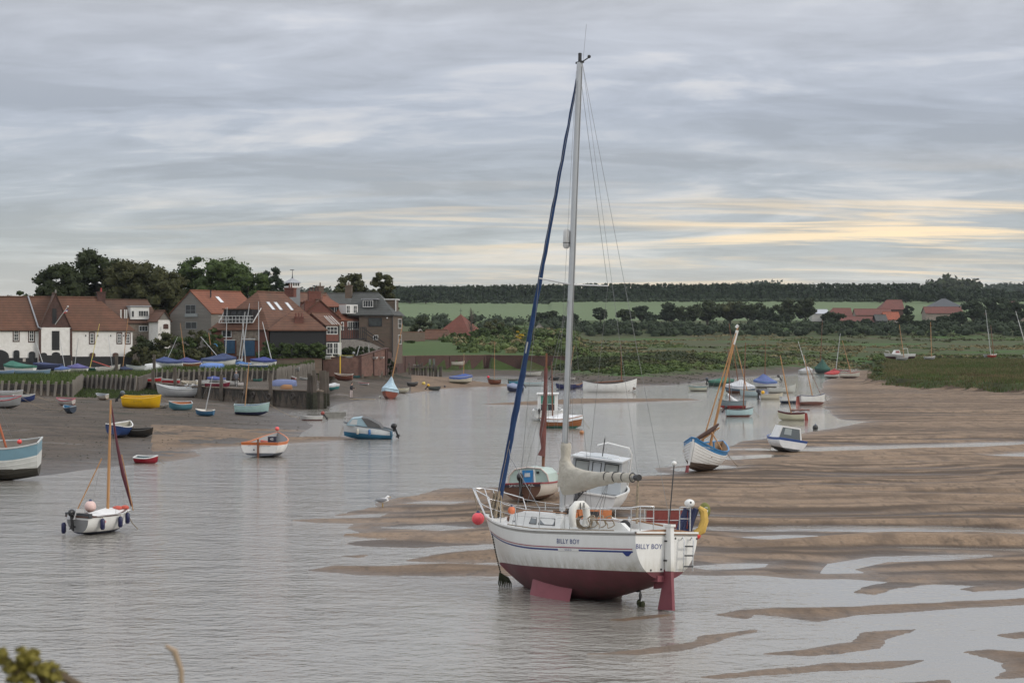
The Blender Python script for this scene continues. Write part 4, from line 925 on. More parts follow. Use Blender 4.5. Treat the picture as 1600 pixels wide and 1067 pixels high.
MB().tube([w2l(e,q_) for q_ in pts],[.08,.09,.12,.16,.10,.18],10).build('furled_sail',fabric((.17,.045,.035)),e,smooth=True)
# --- white cabin motorboat behind the yacht's boom
e,H=boat('cabin_motorboat',930,806,118,78,'white motorboat with grey windowed cabin behind the yacht boom, heeled over',(.72,.73,.73),(.05,.06,.08),WHITE,(.55,.56,.57),group=MOOR,bl=.46,dl=.20,L=5.2,dscale=1,heel=7,tw=.92,ss=1.0,sb=1.3,kb=.45,thw=0,wl=.25,bow=2.6)
cb_=paint((.46,.49,.51),.4); z=H.D*.92
ring=[]
for x,w_,h in ((-1.0,1.06,1.42),(1.0,1.0,1.42),(1.7,.85,.5)):
    ring.append([Vector((x,-w_,z)),Vector((x,-w_*.93,z+h*.88)),Vector((x,-w_*.5,z+h*.98)),Vector((x,0,z+h)),Vector((x,w_*.5,z+h*.98)),Vector((x,w_*.93,z+h*.88)),Vector((x,w_,z))])
mb=MB(); [mb.quad(a[j],b_[j],b_[j+1],a[j+1]) for a,b_ in zip(ring,ring[1:]) for j in range(6)]; mb.add(ring[0],[tuple(range(7))]); mb.add(ring[-1],[tuple(range(7))]); mb.build('cabin',cb_,e,smooth=True,ang=25)
MB().box((-1.35,-1.04,z+1.30),(1.1,1.04,z+1.36)).build('cabin_roof',paint((.55,.57,.58)),e)
for y0,y1,z0 in ((.32,.86,.72),(-.17,.17,.62),(-.86,-.32,.72)):
    q=[(-1.03,y0,z+z0),(-1.03,y1,z+z0),(-1.03,y1,z+1.18),(-1.03,y0,z+1.18)]; MB().quad(*q).build('window_pane',paint((.38,.40,.39),.15,False),e,recalc=False); MB().tube([(-1.04,a[1],a[2]) for a in q+q[:1]],.022,5).build('window_frame',m_black,e)
MB().box((-1.035,-.14,z+.60),(-1.03,.14,z+.74)).build('red_notice',paint((.6,.05,.03)),e)
mb=MB(); mb.prism([(-.30,z-.3),(.30,z-.3),(.30,z+1.24),(-.30,z+1.24)],0,-1.045,-1.015); mb.build('cabin_door',paint((.50,.53,.55),.4),e)
for y in (.62,-.62): MB().tube([(-1.0,y-.25,z+1.40),(-1.0,y-.22,z+1.46),(-1.0,y+.22,z+1.46),(-1.0,y+.25,z+1.40)],.015,5).build('grab_rail',m_steel,e)
MB().tube([(-.6,-.1,z+1.35),(-.62,-.12,z+2.15)],.02,6).build('aerial',m_black,e)
MB().tube([(1.9,-.9,z-.1),(1.2,-1.0,z+1.5),(1.0,-.9,z+1.75),(1.0,.0,z+1.85),(1.0,.4,z+1.7)],.035,8).build('roof_bar',paint(WHITE),e,smooth=True)
outboard(e,(-2.7,.35,H.D*.9),1.35,28,(.05,.055,.075))
MB().box((-2.65,.95,H.D*.9),(-2.5,1.15,H.D*1.2)).build('stern_cleat_block',paint(WHITE),e)
# --- pilothouse boat with green canvas
e,H=boat('pilothouse_boat',856,657,52,88,'white pilothouse boat with green canvas door screen floating behind the red-brown mast',WHITE,(.10,.13,.13),WHITE,(.6,.6,.6),group=MOOR,bl=.50,dl=.21,L=5.0,dscale=1,tw=.95,thw=0,ss=1.0,sb=1.3,bow=2.8)
z=H.D*.75; MB().box((-1.3,-.86,z),(1.2,.86,z+1.62)).build('wheelhouse',paint(WHITE),e); MB().box((-1.5,-.95,z+1.62),(1.3,.95,z+1.72)).build('wheelhouse_roof',paint(WHITE),e)
gc=fabric((.04,.22,.16)); MB().box((-1.34,-.60,z+.82),(-1.31,.60,z+1.52)).build('canvas_screen',gc,e); MB().box((-1.34,-.60,z+.12),(-1.31,.60,z+.80)).build('cabin_opening',m_glass,e)
for y in (-.62,0,.62): MB().box((-1.37,y-.03,z+.1),(-1.31,y+.03,z+1.55)).build('door_post',paint((.25,.42,.36) if y==0 else WHITE),e)
MB().box((-1.37,-.6,z+.78),(-1.31,.6,z+.83)).build('screen_rail',paint((.5,.55,.52)),e)
for sd in (1,-1):
    MB().tube([(-1.2,sd*1.05,z+.0),(-1.2,sd*1.12,z+.35),(1.0,sd*1.15,z+.45)],.03,6).build('side_rail',m_steel,e); MB().box((-1.6,sd*1.2-.12,z-.1),(1.4,sd*1.2+.12,z+.28)).build('side_deck_moulding',paint(WHITE),e)
outboard(e,(-2.55,.7,H.D*.8),.8,0,BLACK)
# --- varnished clinker with white cover
e,H=boat('varnished_boat',878,669,70,-12,'varnished wooden boat with white cover afloat just right of the green-screened pilothouse boat',(.28,.10,.03),(.03,.14,.10),(.3,.12,.04),(.2,.1,.05),group=MOOR,bl=.38,dl=.17,cover=(.68,.69,.70),cpk=.5,chp=.26,mast=(862,565),mt=.28,mr=.06,mcol=m_dwood,sb=1.35,tw=.6,lap=6)
# --- white double-ender
e,H=boat('white_double_ender',953,613,86,3,'long white double ended boat with dark rail and folded brown mast beside the far bank',(.72,.72,.70),(.12,.03,.025),(.06,.05,.05),(.12,.08,.06),group=MOOR,bl=.26,dl=.13,tw=.15,mast=(970,538),mt=.72,mr=.06,mcol=m_dwood,ss=1.3,sb=1.5,wl=.12,stays=False,rake=.05)
MB().tube([(-H.L*.30,.1,H.D*1.05),(H.L*.25,0,H.D*1.25)],.09,6).build('boom',m_dwood,e)
# --- small white cuddy aground
e,H=boat('cuddy_cruiser',1221,706,45,100,'small white and blue cuddy cruiser with big grey windscreen aground at the channel edge',(.72,.73,.74),(.06,.06,.065),(.05,.10,.30),(.4,.4,.4),group=MOOR,bl=.50,dl=.20,L=3.9,dscale=1,heel=9,tw=.9,thw=0,kb=.3,band=(.05,.12,.38))
z=H.D*.95; ring=[]
for x,w_,h in ((-1.2,.82,.85),(.2,.80,.85),(1.2,.5,.12)): ring.append([Vector((x,-w_,z)),Vector((x,-w_*.72,z+h)),Vector((x,w_*.72,z+h)),Vector((x,w_,z))])
mb=MB(); [mb.quad(a[j],b_[j],b_[j+1],a[j+1]) for a,b_ in zip(ring,ring[1:]) for j in range(3)]; mb.add(ring[0],[(0,1,2,3)]); mb.add(ring[-1],[(0,1,2,3)]); mb.build('cuddy',paint(WHITE),e)
gs=paint((.13,.15,.16),.2,False)
MB().quad((-1.22,-.70,z+.02),(-1.22,.70,z+.02),(-1.22,.54,z+.76),(-1.22,-.54,z+.76)).build('windscreen',gs,e); MB().quad((-1.23,-.05,z+.34),(-1.23,.42,z+.34),(-1.23,.38,z+.72),(-1.23,-.05,z+.72)).build('window_pane',paint((.34,.38,.38),.15,False),e)
# --- open sailing dinghy, left foreground
e,H=boat('sailing_dinghy',160,835,105,56,'white sailing dinghy with grey outboard well, blue fenders and tan mast floating at left',WHITE,(.02,.025,.05),(.08,.04,.03),(.30,.22,.15),group=MOOR,bl=.52,dl=.30,dscale=1,mast=(173,625),mt=.60,mr=.055,thw=1,deck=((.72,.72,.70),.55),trans=(.22,.22,.22),tw=.86,sb=1.25,ss=1.0,wl=.22,heel=0,sink=.05)
text_side('18',.12,e,H,.30,.22,-1,(.6,.08,.06))
wb=l2w(e,(1.2,0,.7))
MB().tube([w2l(e,P(x,y,wb.y+dy)) for x,y,dy in ((174,632,0),(182,690,.1),(192,740,.3),(206,790,.8))],[.02,.05,.07,.05],8).build('furled_sail',fabric((.12,.015,.03)),e,smooth=True)
MB().tube([w2l(e,P(208,797,wb.y+.6)),w2l(e,P(190,710,wb.y+.3))],.02,5).build('bowsprit_strut',m_wood,e)
MB().tube([(-1.2,.25,.6),w2l(e,P(159,716,l2w(e,(-1.2,.25,.6)).y))],.022,6).build('mizzen_mast',m_wood,e)
MB().box((-H.L/2+.0,-.62,H.D*.93),(-H.L/2+.14,.62,H.D*1.16)).build('stern_bulwark',paint((.05,.055,.06)),e)
mb=MB(); mb.prism([(-1.35,.62),(-.8,.62),(-.85,.95),(-1.2,1.0)],1,.05,.42); mb.build('engine_cover',paint((.42,.42,.42)),e)
mb=MB(); mb.quad((-.9,-.68,H.D*1.0),(.3,-.70,H.D*1.02),(.3,.1,H.D*1.28),(-.9,-.1,H.D*1.10)); mb.quad((.3,-.70,H.D*1.02),(1.1,-.35,H.D*1.12),(.9,.2,H.D*1.2),(.3,.1,H.D*1.28)); mb.build('cockpit_cover',fabric((.68,.68,.67)),e,recalc=False)
outboard(e,(-H.L/2-.02,.12,H.D*.9),.7,-8,BLACK)
for k,t in enumerate((.22,.58,.83)):
    q=l2w(e,H.pt(t,H.sh(t),-1)+Vector((0,-.10,-.02))); f=empty('fender',(q.x,q.y,q.z-.46),label=('navy fender hanging nearest the stern of the white sailing dinghy','navy fender hanging amidships on the white sailing dinghy','navy fender hanging nearest the bow of the white sailing dinghy')[k],cat='fender',group='fenders on the white dinghy')
    MB().tube([(0,0,0),(0,0,.06),(0,0,.34),(0,0,.40)],[.05,.085,.085,.04],10).build('fender_body',paint((.008,.011,.06),.4),f,smooth=True); MB().tube([(0,0,.38),(0,0,.48)],.01,4).build('fender_line',m_rope,f)
q=l2w(e,Vector((-H.L/2,.55,.55))); f=empty('fender',(q.x-.1,q.y,q.z-.46),label='navy fender hanging at the far left stern corner of the white dinghy',cat='fender',group='fenders on the white dinghy'); MB().tube([(0,0,0),(0,0,.06),(0,0,.34),(0,0,.40)],[.05,.085,.085,.04],10).build('fender_body',paint((.008,.011,.06),.4),f,smooth=True)
q=l2w(e,(-.35,.25,H.D*1.15+.12)); sphere_buoy('mooring_buoy',q+Vector((0,0,.05)),.21,(.70,.50,.46),'pale pink round buoy sitting in the white sailing dinghy')
q=l2w(e,(.75,.0,H.D*1.12)); f=empty('life_jacket',q,label='orange red life jackets in the bow of the white dinghy',cat='life jacket')
mb=MB(); mb.ball((0,0,.06),(.20,.16,.09)); mb.ball((.26,.06,.08),(.15,.12,.09)); mb.build('jacket',fabric((.6,.06,.02)),f,smooth=True)
q=G(153,828,0); sphere_buoy('stern_float',Vector((q.x,q.y-.0,.10)),.13,(.42,.30,.15),'tan round float under the stern of the white dinghy')
# --- orange and white launch
e,H=boat('orange_launch',420,714,76,80,'orange and white open launch with broad flat stern afloat by the sand spit',(.72,.71,.69),(.10,.11,.13),(.55,.16,.05),(.30,.30,.30),group=MOOR,bl=.62,dl=.25,dscale=1,full=.24,tw=.97,sb=1.5,ss=1.02,kb=.35,band=(.60,.17,.05),sink=.05,thw=2,bow=2.4)
text_stern('BURNHAM FERRY',.085,e,H,H.D*.80,(.08,.08,.09),-.35); text_stern('LN',.12,e,H,H.D*.84,(.15,.15,.16),.62)
mb=MB(); mb.ball((H.pt(0,.5,1).x-.01,.35,.52),(.02,.05,.05),8,5); mb.build('exhaust_port',m_black,e)
MB().box((-H.L/2-.10,.02,.05),(-H.L/2-.0,.12,H.D*1.25)).build('rudder_stock',m_dwood,e)
MB().box((.6,-.25,H.D*.6),(.8,.25,H.D*1.28)).build('number_board',paint((.03,.03,.05)),e); put_text('43',.22,None,paint(WHITE,.5,False),e,'board_number',1,fn=lambda x,y:Vector((.59,-x,H.D*1.1+y)))
MB().tube([(0,.1,H.D*.95),(.1,.5,H.D*1.0),(.4,.55,H.D*1.0)],.08,8).build('rolled_cover',fabric((.5,.08,.05)),e,smooth=True)
q=l2w(e,(H.L*.46,0,H.D*1.5)); sphere_buoy('mooring_buoy',q+Vector((0,0,.22)),.13,(.78,.12,.11),'small pink buoy above the bow of the orange launch')
# --- blue and white cuddy motorboat
e,H=boat('cuddy_motorboat',574,686,80,178,'white and bright blue cuddy motorboat bow left at the spit end with black outboard',(.66,.69,.70),(.03,.17,.30),(.10,.12,.14),(.3,.35,.38),group=MOOR,bl=.40,dl=.27,tw=.85,sb=1.2,ss=.80,dscale=1,kb=.2,wl=.50,thw=1,pitch=4,heel=-3,sink=.06,bow=2.6,rake=.08)
z=H.D*1.0; bl_=paint((.28,.40,.46)); L=H.L
mb=MB(); mb.prism([(L*.42,z+.02),(L*.33,z+.50),(L*.16,z+.62),(L*.02,z+.60),(-L*.02,z)],1,-.62,.62); mb.build('cuddy',bl_,e)
mb=MB(); mb.prism([(-L*.02,z-.02),(L*.13,z+.63),(L*.0,z+.60),(-L*.22,z+.25),(-L*.30,z-.05)],1,-.64,.64); mb.build('canopy',fabric((.10,.10,.10)),e)
for sd in (1,-1): MB().quad((L*.36,sd*.63,z+.12),(L*.21,sd*.63,z+.12),(L*.20,sd*.63,z+.48),(L*.30,sd*.63,z+.46)).build('cuddy_window',paint((.50,.52,.52),.15,False),e,recalc=False)
outboard(e,(-L/2-.02,0,H.D*.78),1.0,25,BLACK)
MB().tube([(L*.48,.3,z+.15),(L*.48,.3,z+.55),(L*.35,.45,z+.62)],.02,5).build('pulpit',m_steel,e)
for k,(x,c_) in enumerate(((L*.18,(.50,.48,.42)),(-L*.06,(.03,.13,.32)),(-L*.49,(.03,.10,.16)))):
    q=l2w(e,(x,H.pt(min(max((x+L/2)/L,.02),1),z*.6,1).y+.10,z*.42)); f=empty('fender',q,label=('off-white fender on the blue motorboat side below its window','blue fender on the blue motorboat side behind the canopy','dark blue float at the stern of the blue motorboat')[k],cat='fender'); MB().tube([(0,0,0),(0,0,.06),(0,0,.36),(0,0,.42)],[.04,.09,.09,.04],8).build('fender_body',paint(c_),f,smooth=True)
# --- big clinker at the left edge
e,H=boat('clinker_dayboat',-8,750,130,184,'blue and white clinker dayboat aground at the left picture edge, orange mast leaning left',(.62,.63,.60),(.05,.045,.035),(.45,.47,.46),(.30,.27,.24),bl=.44,dl=.41,heel=-9,dscale=1,bandw=.33,lap=8,band=(.17,.30,.37),tw=.7,mast=(-34,555),mt=.30,mr=.06,mcol=pm('orange_spar',(.36,.10,.04),.5,.1,4),kb=.3,sb=1.15,ss=1.12,L=4.5,wl=.42)
q=l2w(e,(-1.3,.2,H.D*1.1)); sphere_buoy('mooring_buoy',q,.12,(.75,.08,.07),'red ball buoy lying inside the clinker dayboat at the left edge')
# --- the rest: beach boats
B_=boat
B_('rowing_boat',6,638,58,10,'grey rowing boat with red gunwale heeled towards the camera at far left',(.30,.31,.32),(.05,.045,.04),(.40,.04,.05),(.30,.33,.34),heel=14,bl=.42,dl=.20)
B_('rowing_boat',38,628,36,15,'dark blue rowing boat behind the grey one with red gunwale',(.03,.05,.16),None,(.45,.45,.43),(.30,.30,.28),bl=.42,dl=.2)
B_('rowing_boat',14,622,46,2,'pale grey rowing boat lying under the revetment at far left',(.42,.43,.42),None,(.5,.5,.5),(.3,.3,.3),bl=.34,dl=.15)
B_('rowing_boat',103,634,34,160,'white rowing boat with dark red rim resting behind the navy one',(.50,.46,.43),(.2,.06,.05),(.36,.05,.08),(.33,.32,.32),bl=.45,dl=.22,heel=-14)
B_('rowing_boat',109,646,30,130,'small round navy dinghy with bright blue inside on the open mud',(.035,.05,.075),None,(.22,.25,.28),(.04,.17,.30),bl=.55,dl=.25,heel=0)
B_('rowing_boat',160,625,25,150,'little tan and white dinghy on the green slope below the stakes',(.46,.42,.36),(.28,.17,.10),(.42,.45,.47),(.18,.20,.22),bl=.5,dl=.25,heel=-12)
e,H=B_('yellow_workboat',222,638,62,3,'bright yellow plastic boat with tilted grey outboard on the mud',(.72,.42,.01),(.68,.38,.01),(.80,.50,.03),(.55,.33,.03),bl=.40,dl=.20,ob=(1.15,(.10,.12,.14)),obt=40,kb=.15,sb=1.2,bow=3,tw=.9)
text_side('BOATHOUSE',.13,e,H,.42,.26,-1,(.12,.08,.03))
e,H=B_('rowing_boat',279,615,72,176,'long white rowing boat with seabirds perched on it by the quay wall',(.55,.56,.56),None,(.62,.63,.63),(.48,.50,.50),loc=Vector((P(279,613,208).x,208,hz(P(279,613,208).x,208))),bl=.28,dl=.14,sb=1.5,kb=.5,heel=-8); WB=(e,H)
B_('rowing_boat',254,638,24,20,'grey weathered dinghy between the yellow boat and the orange lined one',(.20,.20,.19),None,(.3,.3,.3),(.2,.19,.18),bl=.5,dl=.2)
B_('rowing_boat',281,641,40,-160,'turquoise blue dinghy with orange varnished inside',(.10,.26,.33),None,(.45,.47,.47),(.42,.15,.05),bl=.46,dl=.22,heel=-14)
B_('sailing_dinghy',320,650,32,170,'tiny blue hulled sailing dinghy with tan deck and single grey mast',(.05,.15,.27),None,(.62,.60,.55),(.3,.2,.12),deck=((.60,.55,.46),.4),bl=.45,dl=.2,mast=(332,588),mt=.5,mcol=m_alu,heel=-6,thw=1)
B_('clinker_boat',394,649,56,4,'pale turquoise boat with navy bottom and bare tan mast on the mud',(.32,.47,.46),(.015,.02,.06),(.42,.52,.50),(.10,.17,.3),bl=.38,dl=.20,wl=.40,mast=(389,566),mt=.28,lap=5,heel=5,deck=None)
B_('motor_dinghy',188,684,38,78,'navy dinghy with white rim seen from its stern, grounded on the mud',(.02,.05,.16),(.03,.03,.05),WHITE,(.34,.32,.26),bl=.52,dl=.22,L=2.6,heel=8,tw=.9)
B_('rowing_boat',219,683,42,2,'black tarred old boat touching the navy dinghy',(.022,.02,.018),None,(.04,.035,.03),(.03,.028,.025),bl=.42,dl=.2)
B_('tender',230,724,41,-12,'small red tender with white rim at the water edge',(.32,.015,.03),None,WHITE,(.06,.14,.17),bl=.44,dl=.20,tw=.9,bow=2.8,deck=None)
B_('half_sunk_boat',486,657,38,190,'white half cabin boat with red trim lying low by the concrete block',(.55,.54,.52),(.2,.04,.03),(.5,.5,.48),(.35,.33,.32),group=MOOR,bl=.4,dl=.14,ob=(.8,(.25,.05,.04)))
B_('sailing_dinghy',607,623,28,100,'pale sky blue covered dinghy on the mud with tall leaning mast',(.22,.06,.035),(.16,.04,.025),(.2,.3,.36),None,bl=.5,dl=.22,L=3.9,heel=9,cover=(.36,.53,.62),cpk=.6,chp=.62,mast=(629,506),mt=.6,mr=.06)
B_('rowing_boat',628,614,24,10,'cream open boat just behind the sky blue covered dinghy',(.42,.40,.33),None,(.5,.48,.40),(.36,.27,.12),bl=.4,dl=.18)
B_('derelict_boat',645,604,20,40,'small dark derelict boat below the timber jetty',(.04,.04,.042),None,(.09,.09,.09),(.03,.03,.03),bl=.4,dl=.2)
B_('inflatable_dinghy',679,610,20,5,'black inflatable dinghy on the far sand spit',(.045,.05,.05),None,(.05,.055,.055),(.08,.09,.05),bl=.5,dl=.2,ob=(.9,YEL))
B_('sailing_dinghy',720,600,37,3,'cream boat under bright blue cover afloat beyond the sand spit',(.50,.47,.38),(.10,.09,.06),(.4,.38,.3),None,group=UP,bl=.36,dl=.2,cover=(.03,.09,.36),chp=.25,mast=(725,552),mt=.62,mr=.04)
e,H=B_('sailing_dinghy',772,601,23,200,'small brown boat with thin mast afloat in front of the long brick wall',(.14,.05,.03),None,(.2,.25,.22),(.1,.06,.04),group=UP,bl=.42,dl=.25,mast=(773,533),mt=.5,mr=.04)
q=l2w(e,(H.L*.45,0,H.D*1.5)); sphere_buoy('mooring_buoy',q,.2,(.7,.05,.08),'tiny pink buoy on the brown boat before the brick wall')
B_('rowing_boat',803,598,20,2,'dark dinghy nearest the pole left of the blue jib top row',(.06,.07,.06),None,(.2,.2,.16),None,group=UP,bl=.4,dl=.22)
B_('rowing_boat',806,602,22,2,'turquoise blue dinghy beside the covered navy boat',(.05,.22,.32),None,(.12,.2,.25),None,group=UP,bl=.4,dl=.2)
B_('covered_boat',805,612,28,190,'navy hulled boat under lilac cover behind the yacht furled jib',(.02,.025,.06),None,None,None,group=UP,bl=.42,dl=.25,cover=(.20,.24,.38),chp=.3,ob=(.6,BLACK))
B_('skiff',834,603,34,3,'low pale grey skiff afloat right of the lilac covered boat',(.40,.45,.46),None,(.3,.45,.48),None,group=UP,bl=.28,dl=.11)
e,H=B_('skiff',832,588,30,10,'white skiff with outboard drawn up on the far mud',(.50,.50,.46),None,(.52,.52,.48),(.3,.3,.28),group=UP,bl=.34,dl=.14,ob=(1.0,(.06,.07,.10)),obt=0)
B_('rowing_boat',868,594,14,20,'little dark boat with grey outboard on the far stony shore',(.04,.045,.05),None,(.15,.15,.15),None,group=UP,bl=.45,dl=.25,ob=(1.0,(.1,.1,.12)))
B_('rowing_boat',890,595,18,170,'little white boat on the far shore close to the yacht mast',(.52,.5,.47),None,(.5,.48,.45),None,group=UP,bl=.4,dl=.2,mast=(897,540),mt=.6,mr=.05)
B_('rowing_boat',884,608,32,178,'navy open boat afloat partly behind the yacht mast',(.02,.025,.10),None,(.03,.04,.1),(.2,.1,.05),group=UP,bl=.34,dl=.17)
B_('rowing_boat',903,606,18,15,'tan wooden boat whose bow shows right of the yacht mast',(.03,.03,.09),None,(.38,.20,.09),(.35,.17,.07),group=UP,bl=.45,dl=.24,sb=1.6)
# moored group on the right
B_('rowing_boat',1090,611,30,175,'cream and teal open dinghy leftmost of the moored group on the right',(.48,.48,.38),(.16,.15,.12),(.05,.20,.22),(.12,.2,.2),group=MOOR,bl=.36,dl=.17)
B_('covered_boat',1127,603,42,5,'dark green motor dinghy under green cover with outboard, left of the masts',(.03,.07,.06),None,(.05,.1,.08),None,group=MOOR,bl=.38,dl=.15,cover=(.03,.17,.11),cpk=.6,chp=.35,ob=(1.1,(.06,.07,.09)),obt=0)
B_('sailing_dinghy',1156,615,48,175,'blue grey hull under peaked white cover among the moored boats',(.10,.15,.20),(.12,.05,.03),(.2,.25,.3),None,group=MOOR,bl=.40,dl=.18,cover=(.55,.57,.60),cpk=.45,chp=.5,mast=(1139,505),mt=.5,mr=.06,mcol=m_dwood,wl=.5)
B_('clinker_boat',1171,620,34,160,'brown and pale blue clinker sailing boat with two crossed tan spars',(.40,.50,.52),(.3,.36,.36),(.45,.42,.35),(.30,.14,.05),group=MOOR,bl=.46,dl=.24,mast=(1150,540),mt=.55,mr=.06,trans=(.26,.12,.03),lap=4)
B_('covered_boat',1195,606,38,185,'white hull under peaked royal blue cover with brown mast',(.55,.56,.55),(.10,.09,.07),(.04,.16,.28),None,group=MOOR,bl=.4,dl=.2,cover=(.08,.13,.36),cpk=.55,chp=.62,mast=(1196,534),mt=.5,mr=.06,mcol=m_dwood)
B_('rowing_boat',1209,596,18,-160,'small white dinghy with dark outboard behind the royal blue cover',(.52,.52,.5),None,(.5,.5,.5),None,group=MOOR,bl=.5,dl=.25,ob=(1.2,(.06,.05,.05)))
B_('sailing_boat',1144,638,44,176,'grey and red sailing boat with white sail rolled slanting down to deck',(.20,.25,.27),(.30,.03,.03),(.15,.18,.19),(.10,.10,.10),group=MOOR,bl=.36,dl=.20,wl=.5,mast=(1138,545),mt=.58,mr=.055,mcol=m_dwood)
b=G(1150,636); MB
e=empty('rolled_sail',(b.x,b.y+.9,.9),label='thick white rolled sail slanting across the grey and red boat',cat='sail')
MB().tube([w2l(e,P(x,y,b.y+.9)) for x,y in ((1137,616),(1144,624),(1152,629),(1160,633))],[.1,.22,.22,.12],8).build('sail',fabric((.68,.69,.70)),e,smooth=True)
B_('sailing_boat',1156,651,46,8,'pale turquoise sailing boat with dark rail, nearest of the moored cluster',(.36,.50,.52),(.14,.05,.04),(.08,.06,.06),(.10,.08,.2),group=MOOR,bl=.38,dl=.20,mast=(1165,535),mt=.62,mr=.055,mcol=m_dwood,ob=(.7,BLACK),lap=4)
B_('motor_dinghy',1206,624,36,4,'cream open boat with yellow tank and black outboard, mid right cluster',(.50,.47,.38),None,(.46,.40,.30),(.3,.22,.15),group=MOOR,bl=.34,dl=.17,ob=(1.3,(.03,.03,.04)),obt=0)
sphere_buoy('mooring_buoy',G(1192,616)+Vector((0,0,.25)),.24,(.70,.38,.01),'yellow float at the stern of the cream open boat')
B_('rowing_boat',1222,614,46,8,'long white rowing boat with raised bow behind the cream open boat',(.46,.47,.44),(.3,.28,.24),(.50,.5,.47),(.2,.16,.12),group=MOOR,bl=.28,dl=.13,sb=1.7)
B_('motor_dinghy',1236,630,36,10,'white dinghy with navy bottom and dark folded cover next to the leaning sloop',(.58,.59,.58),(.02,.03,.06),(.5,.5,.5),(.05,.05,.14),group=MOOR,bl=.42,dl=.22,wl=.5)
e,H=B_('sloop',1270,633,48,18,'white sloop with navy deck heeled on the mud edge, red sail bundle aboard',(.60,.60,.58),(.16,.07,.055),(.05,.06,.13),(.10,.10,.15),group=MOOR,bl=.40,dl=.24,wl=.45,heel=-8,mast=(1256,555),mt=.55,mr=.06,deck=((.06,.07,.16),.3),rudder=(.3,.08,.06),boom=(.10,1.2,(.42,.05,.03),.1))
MB().tube([(H.L*.35,0,H.D*1.1),w2l(e,P(1262,570,l2w(e,(1.5,0,1)).y))],.03,5).build('spar',m_dwood,e)
e,H=B_('gaff_sloop',1236,657,44,170,'cream hulled gaff sloop with maroon rail floating alone nearest the sand',(.55,.53,.38),(.45,.42,.30),(.10,.03,.03),(.25,.13,.08),group=MOOR,bl=.40,dl=.22,mast=(1219,555),mt=.45,mr=.06,boom=(.14,1.6,(.25,.12,.09),.05),band=(.11,.03,.03),rudder=(.3,.05,.04),tw=.7)
B_('covered_boat',1259,585,24,10,'boat under rounded grey white cover by the far bank',(.45,.45,.44),None,None,None,group=UP,bl=.5,dl=.22,cover=(.42,.43,.44),chp=.45,mast=(1247,533),mcol=m_alu,mr=.07)
B_('covered_boat',1285,583,26,170,'boat under peaked dark green cover by the far bank',(.03,.05,.05),None,None,None,group=UP,bl=.5,dl=.22,cover=(.02,.10,.07),chp=1.0,cpk=.5,mast=(1285,500),mr=.07,mcol=m_dwood)
B_('sailing_boat',1301,591,25,5,'white hulled boat heaped with bright red cloth',(.52,.52,.5),(.1,.08,.07),(.4,.1,.08),None,group=UP,bl=.42,dl=.22,cover=(.50,.025,.03),chp=.5,mast=(1313,521),mcol=m_alu,mr=.07)
B_('sailing_boat',1328,591,34,8,'white boat with dark red furled sail and leaning brown mast, last up the creek',(.55,.53,.47),(.12,.06,.05),(.3,.1,.09),(.3,.2,.15),group=UP,bl=.36,dl=.17,mast=(1316,532),mt=.6,mr=.07,boom=(.15,3.2,(.26,.04,.05),.3))
# boats behind the right marsh
def behind(name,px,py,Y,W,head,label,**k):
    p=P(px,py,Y); return boat(name,px,py,W,head,label,loc=p,sink=0,**k)
e,H=behind('motor_launch',1405,561,400,50,185,'white motor launch with maroon lower hull lying in the marsh creek',hull=(.62,.62,.61),bottom=(.10,.03,.05),rail=WHITE,inside=(.4,.4,.4),group=UP,bl=.36,dl=.15,wl=.55,thw=0,dscale=1)
MB().prism([(-.2,H.D),(.1,H.D+.9),(1.0,H.D+.9),(1.5,H.D)],1,-.6,.6).build('wheelhouse',paint(WHITE),e); MB().prism([(.95,H.D+.3),(.9,H.D+.75),(.2,H.D+.75),(.05,H.D+.3)],1,-.62,.62).build('wheelhouse_window',paint((.3,.12,.12),.2),e)
MB().tube([(-1.8,.6,H.D),(-1.6,.6,H.D+1.3),(-.6,.6,H.D+1.2)],.05,5).build('stern_arch',paint(WHITE),e); MB().tube([(2.2,.3,H.D+.1),(2.3,.3,H.D+.7),(3.1,.1,H.D+.8)],.04,5).build('pulpit',paint(WHITE),e)
for k,(x,yb,Y,tx,ty,lab,mc) in enumerate(((1410,563,380,1405,507,'hull behind the marsh with a navy wrapped mast near the white launch',m_wood),(1453,562,380,1454,503,'grey hull behind the marsh below the tall stayed wooden mast',m_wood),(1546,559,385,1540,484,'hull right behind the marsh carrying the tall pale leaning mast',m_alu),(1551,559,384,1548,508,'small hull behind the marsh with the short red-brown mast',m_dwood),(1606,560,386,1587,486,'hull at the right picture edge whose mast leans left over the marsh',m_alu))):
    behind('sailing_boat',x,yb,Y,20,5+10*k,lab,hull=(.3,.3,.3) if k!=3 else (.3,.05,.04),group=UP,mast=(tx,ty),mcol=mc,mr=.08,bl=.4,dl=.16)
# quay hard behind the pier
Q_=lambda *a,**k:boat(*a,group=QUAY,**k)
Q_('rowing_boat',235,598,36,3,'bright red rowing boat with white top at the landward end of the quay',(.40,.02,.03),None,(.5,.5,.5),(.4,.4,.4),bl=.34,dl=.13)
Q_('rowing_boat',266,600,30,175,'white dinghy with red side patch on the quay',(.50,.50,.48),(.40,.02,.03),(.5,.5,.48),None,bl=.4,dl=.17,wl=.8)
Q_('rowing_boat',296,603,28,170,'cream dinghy on its side on the quay behind the mooring posts',(.48,.44,.34),None,(.5,.46,.38),(.4,.35,.28),bl=.4,dl=.17,heel=-16)
Q_('rowing_boat',316,602,22,-170,'white dinghy with navy stripe leaning on the quay',(.55,.56,.55),(.05,.07,.2),(.5,.5,.5),(.35,.35,.35),bl=.42,dl=.22,heel=-12)
Q_('rowing_boat',340,606,40,3,'maroon hulled boat with white deck lying on the quay edge',(.16,.02,.04),None,(.5,.5,.48),(.35,.35,.33),bl=.34,dl=.13)
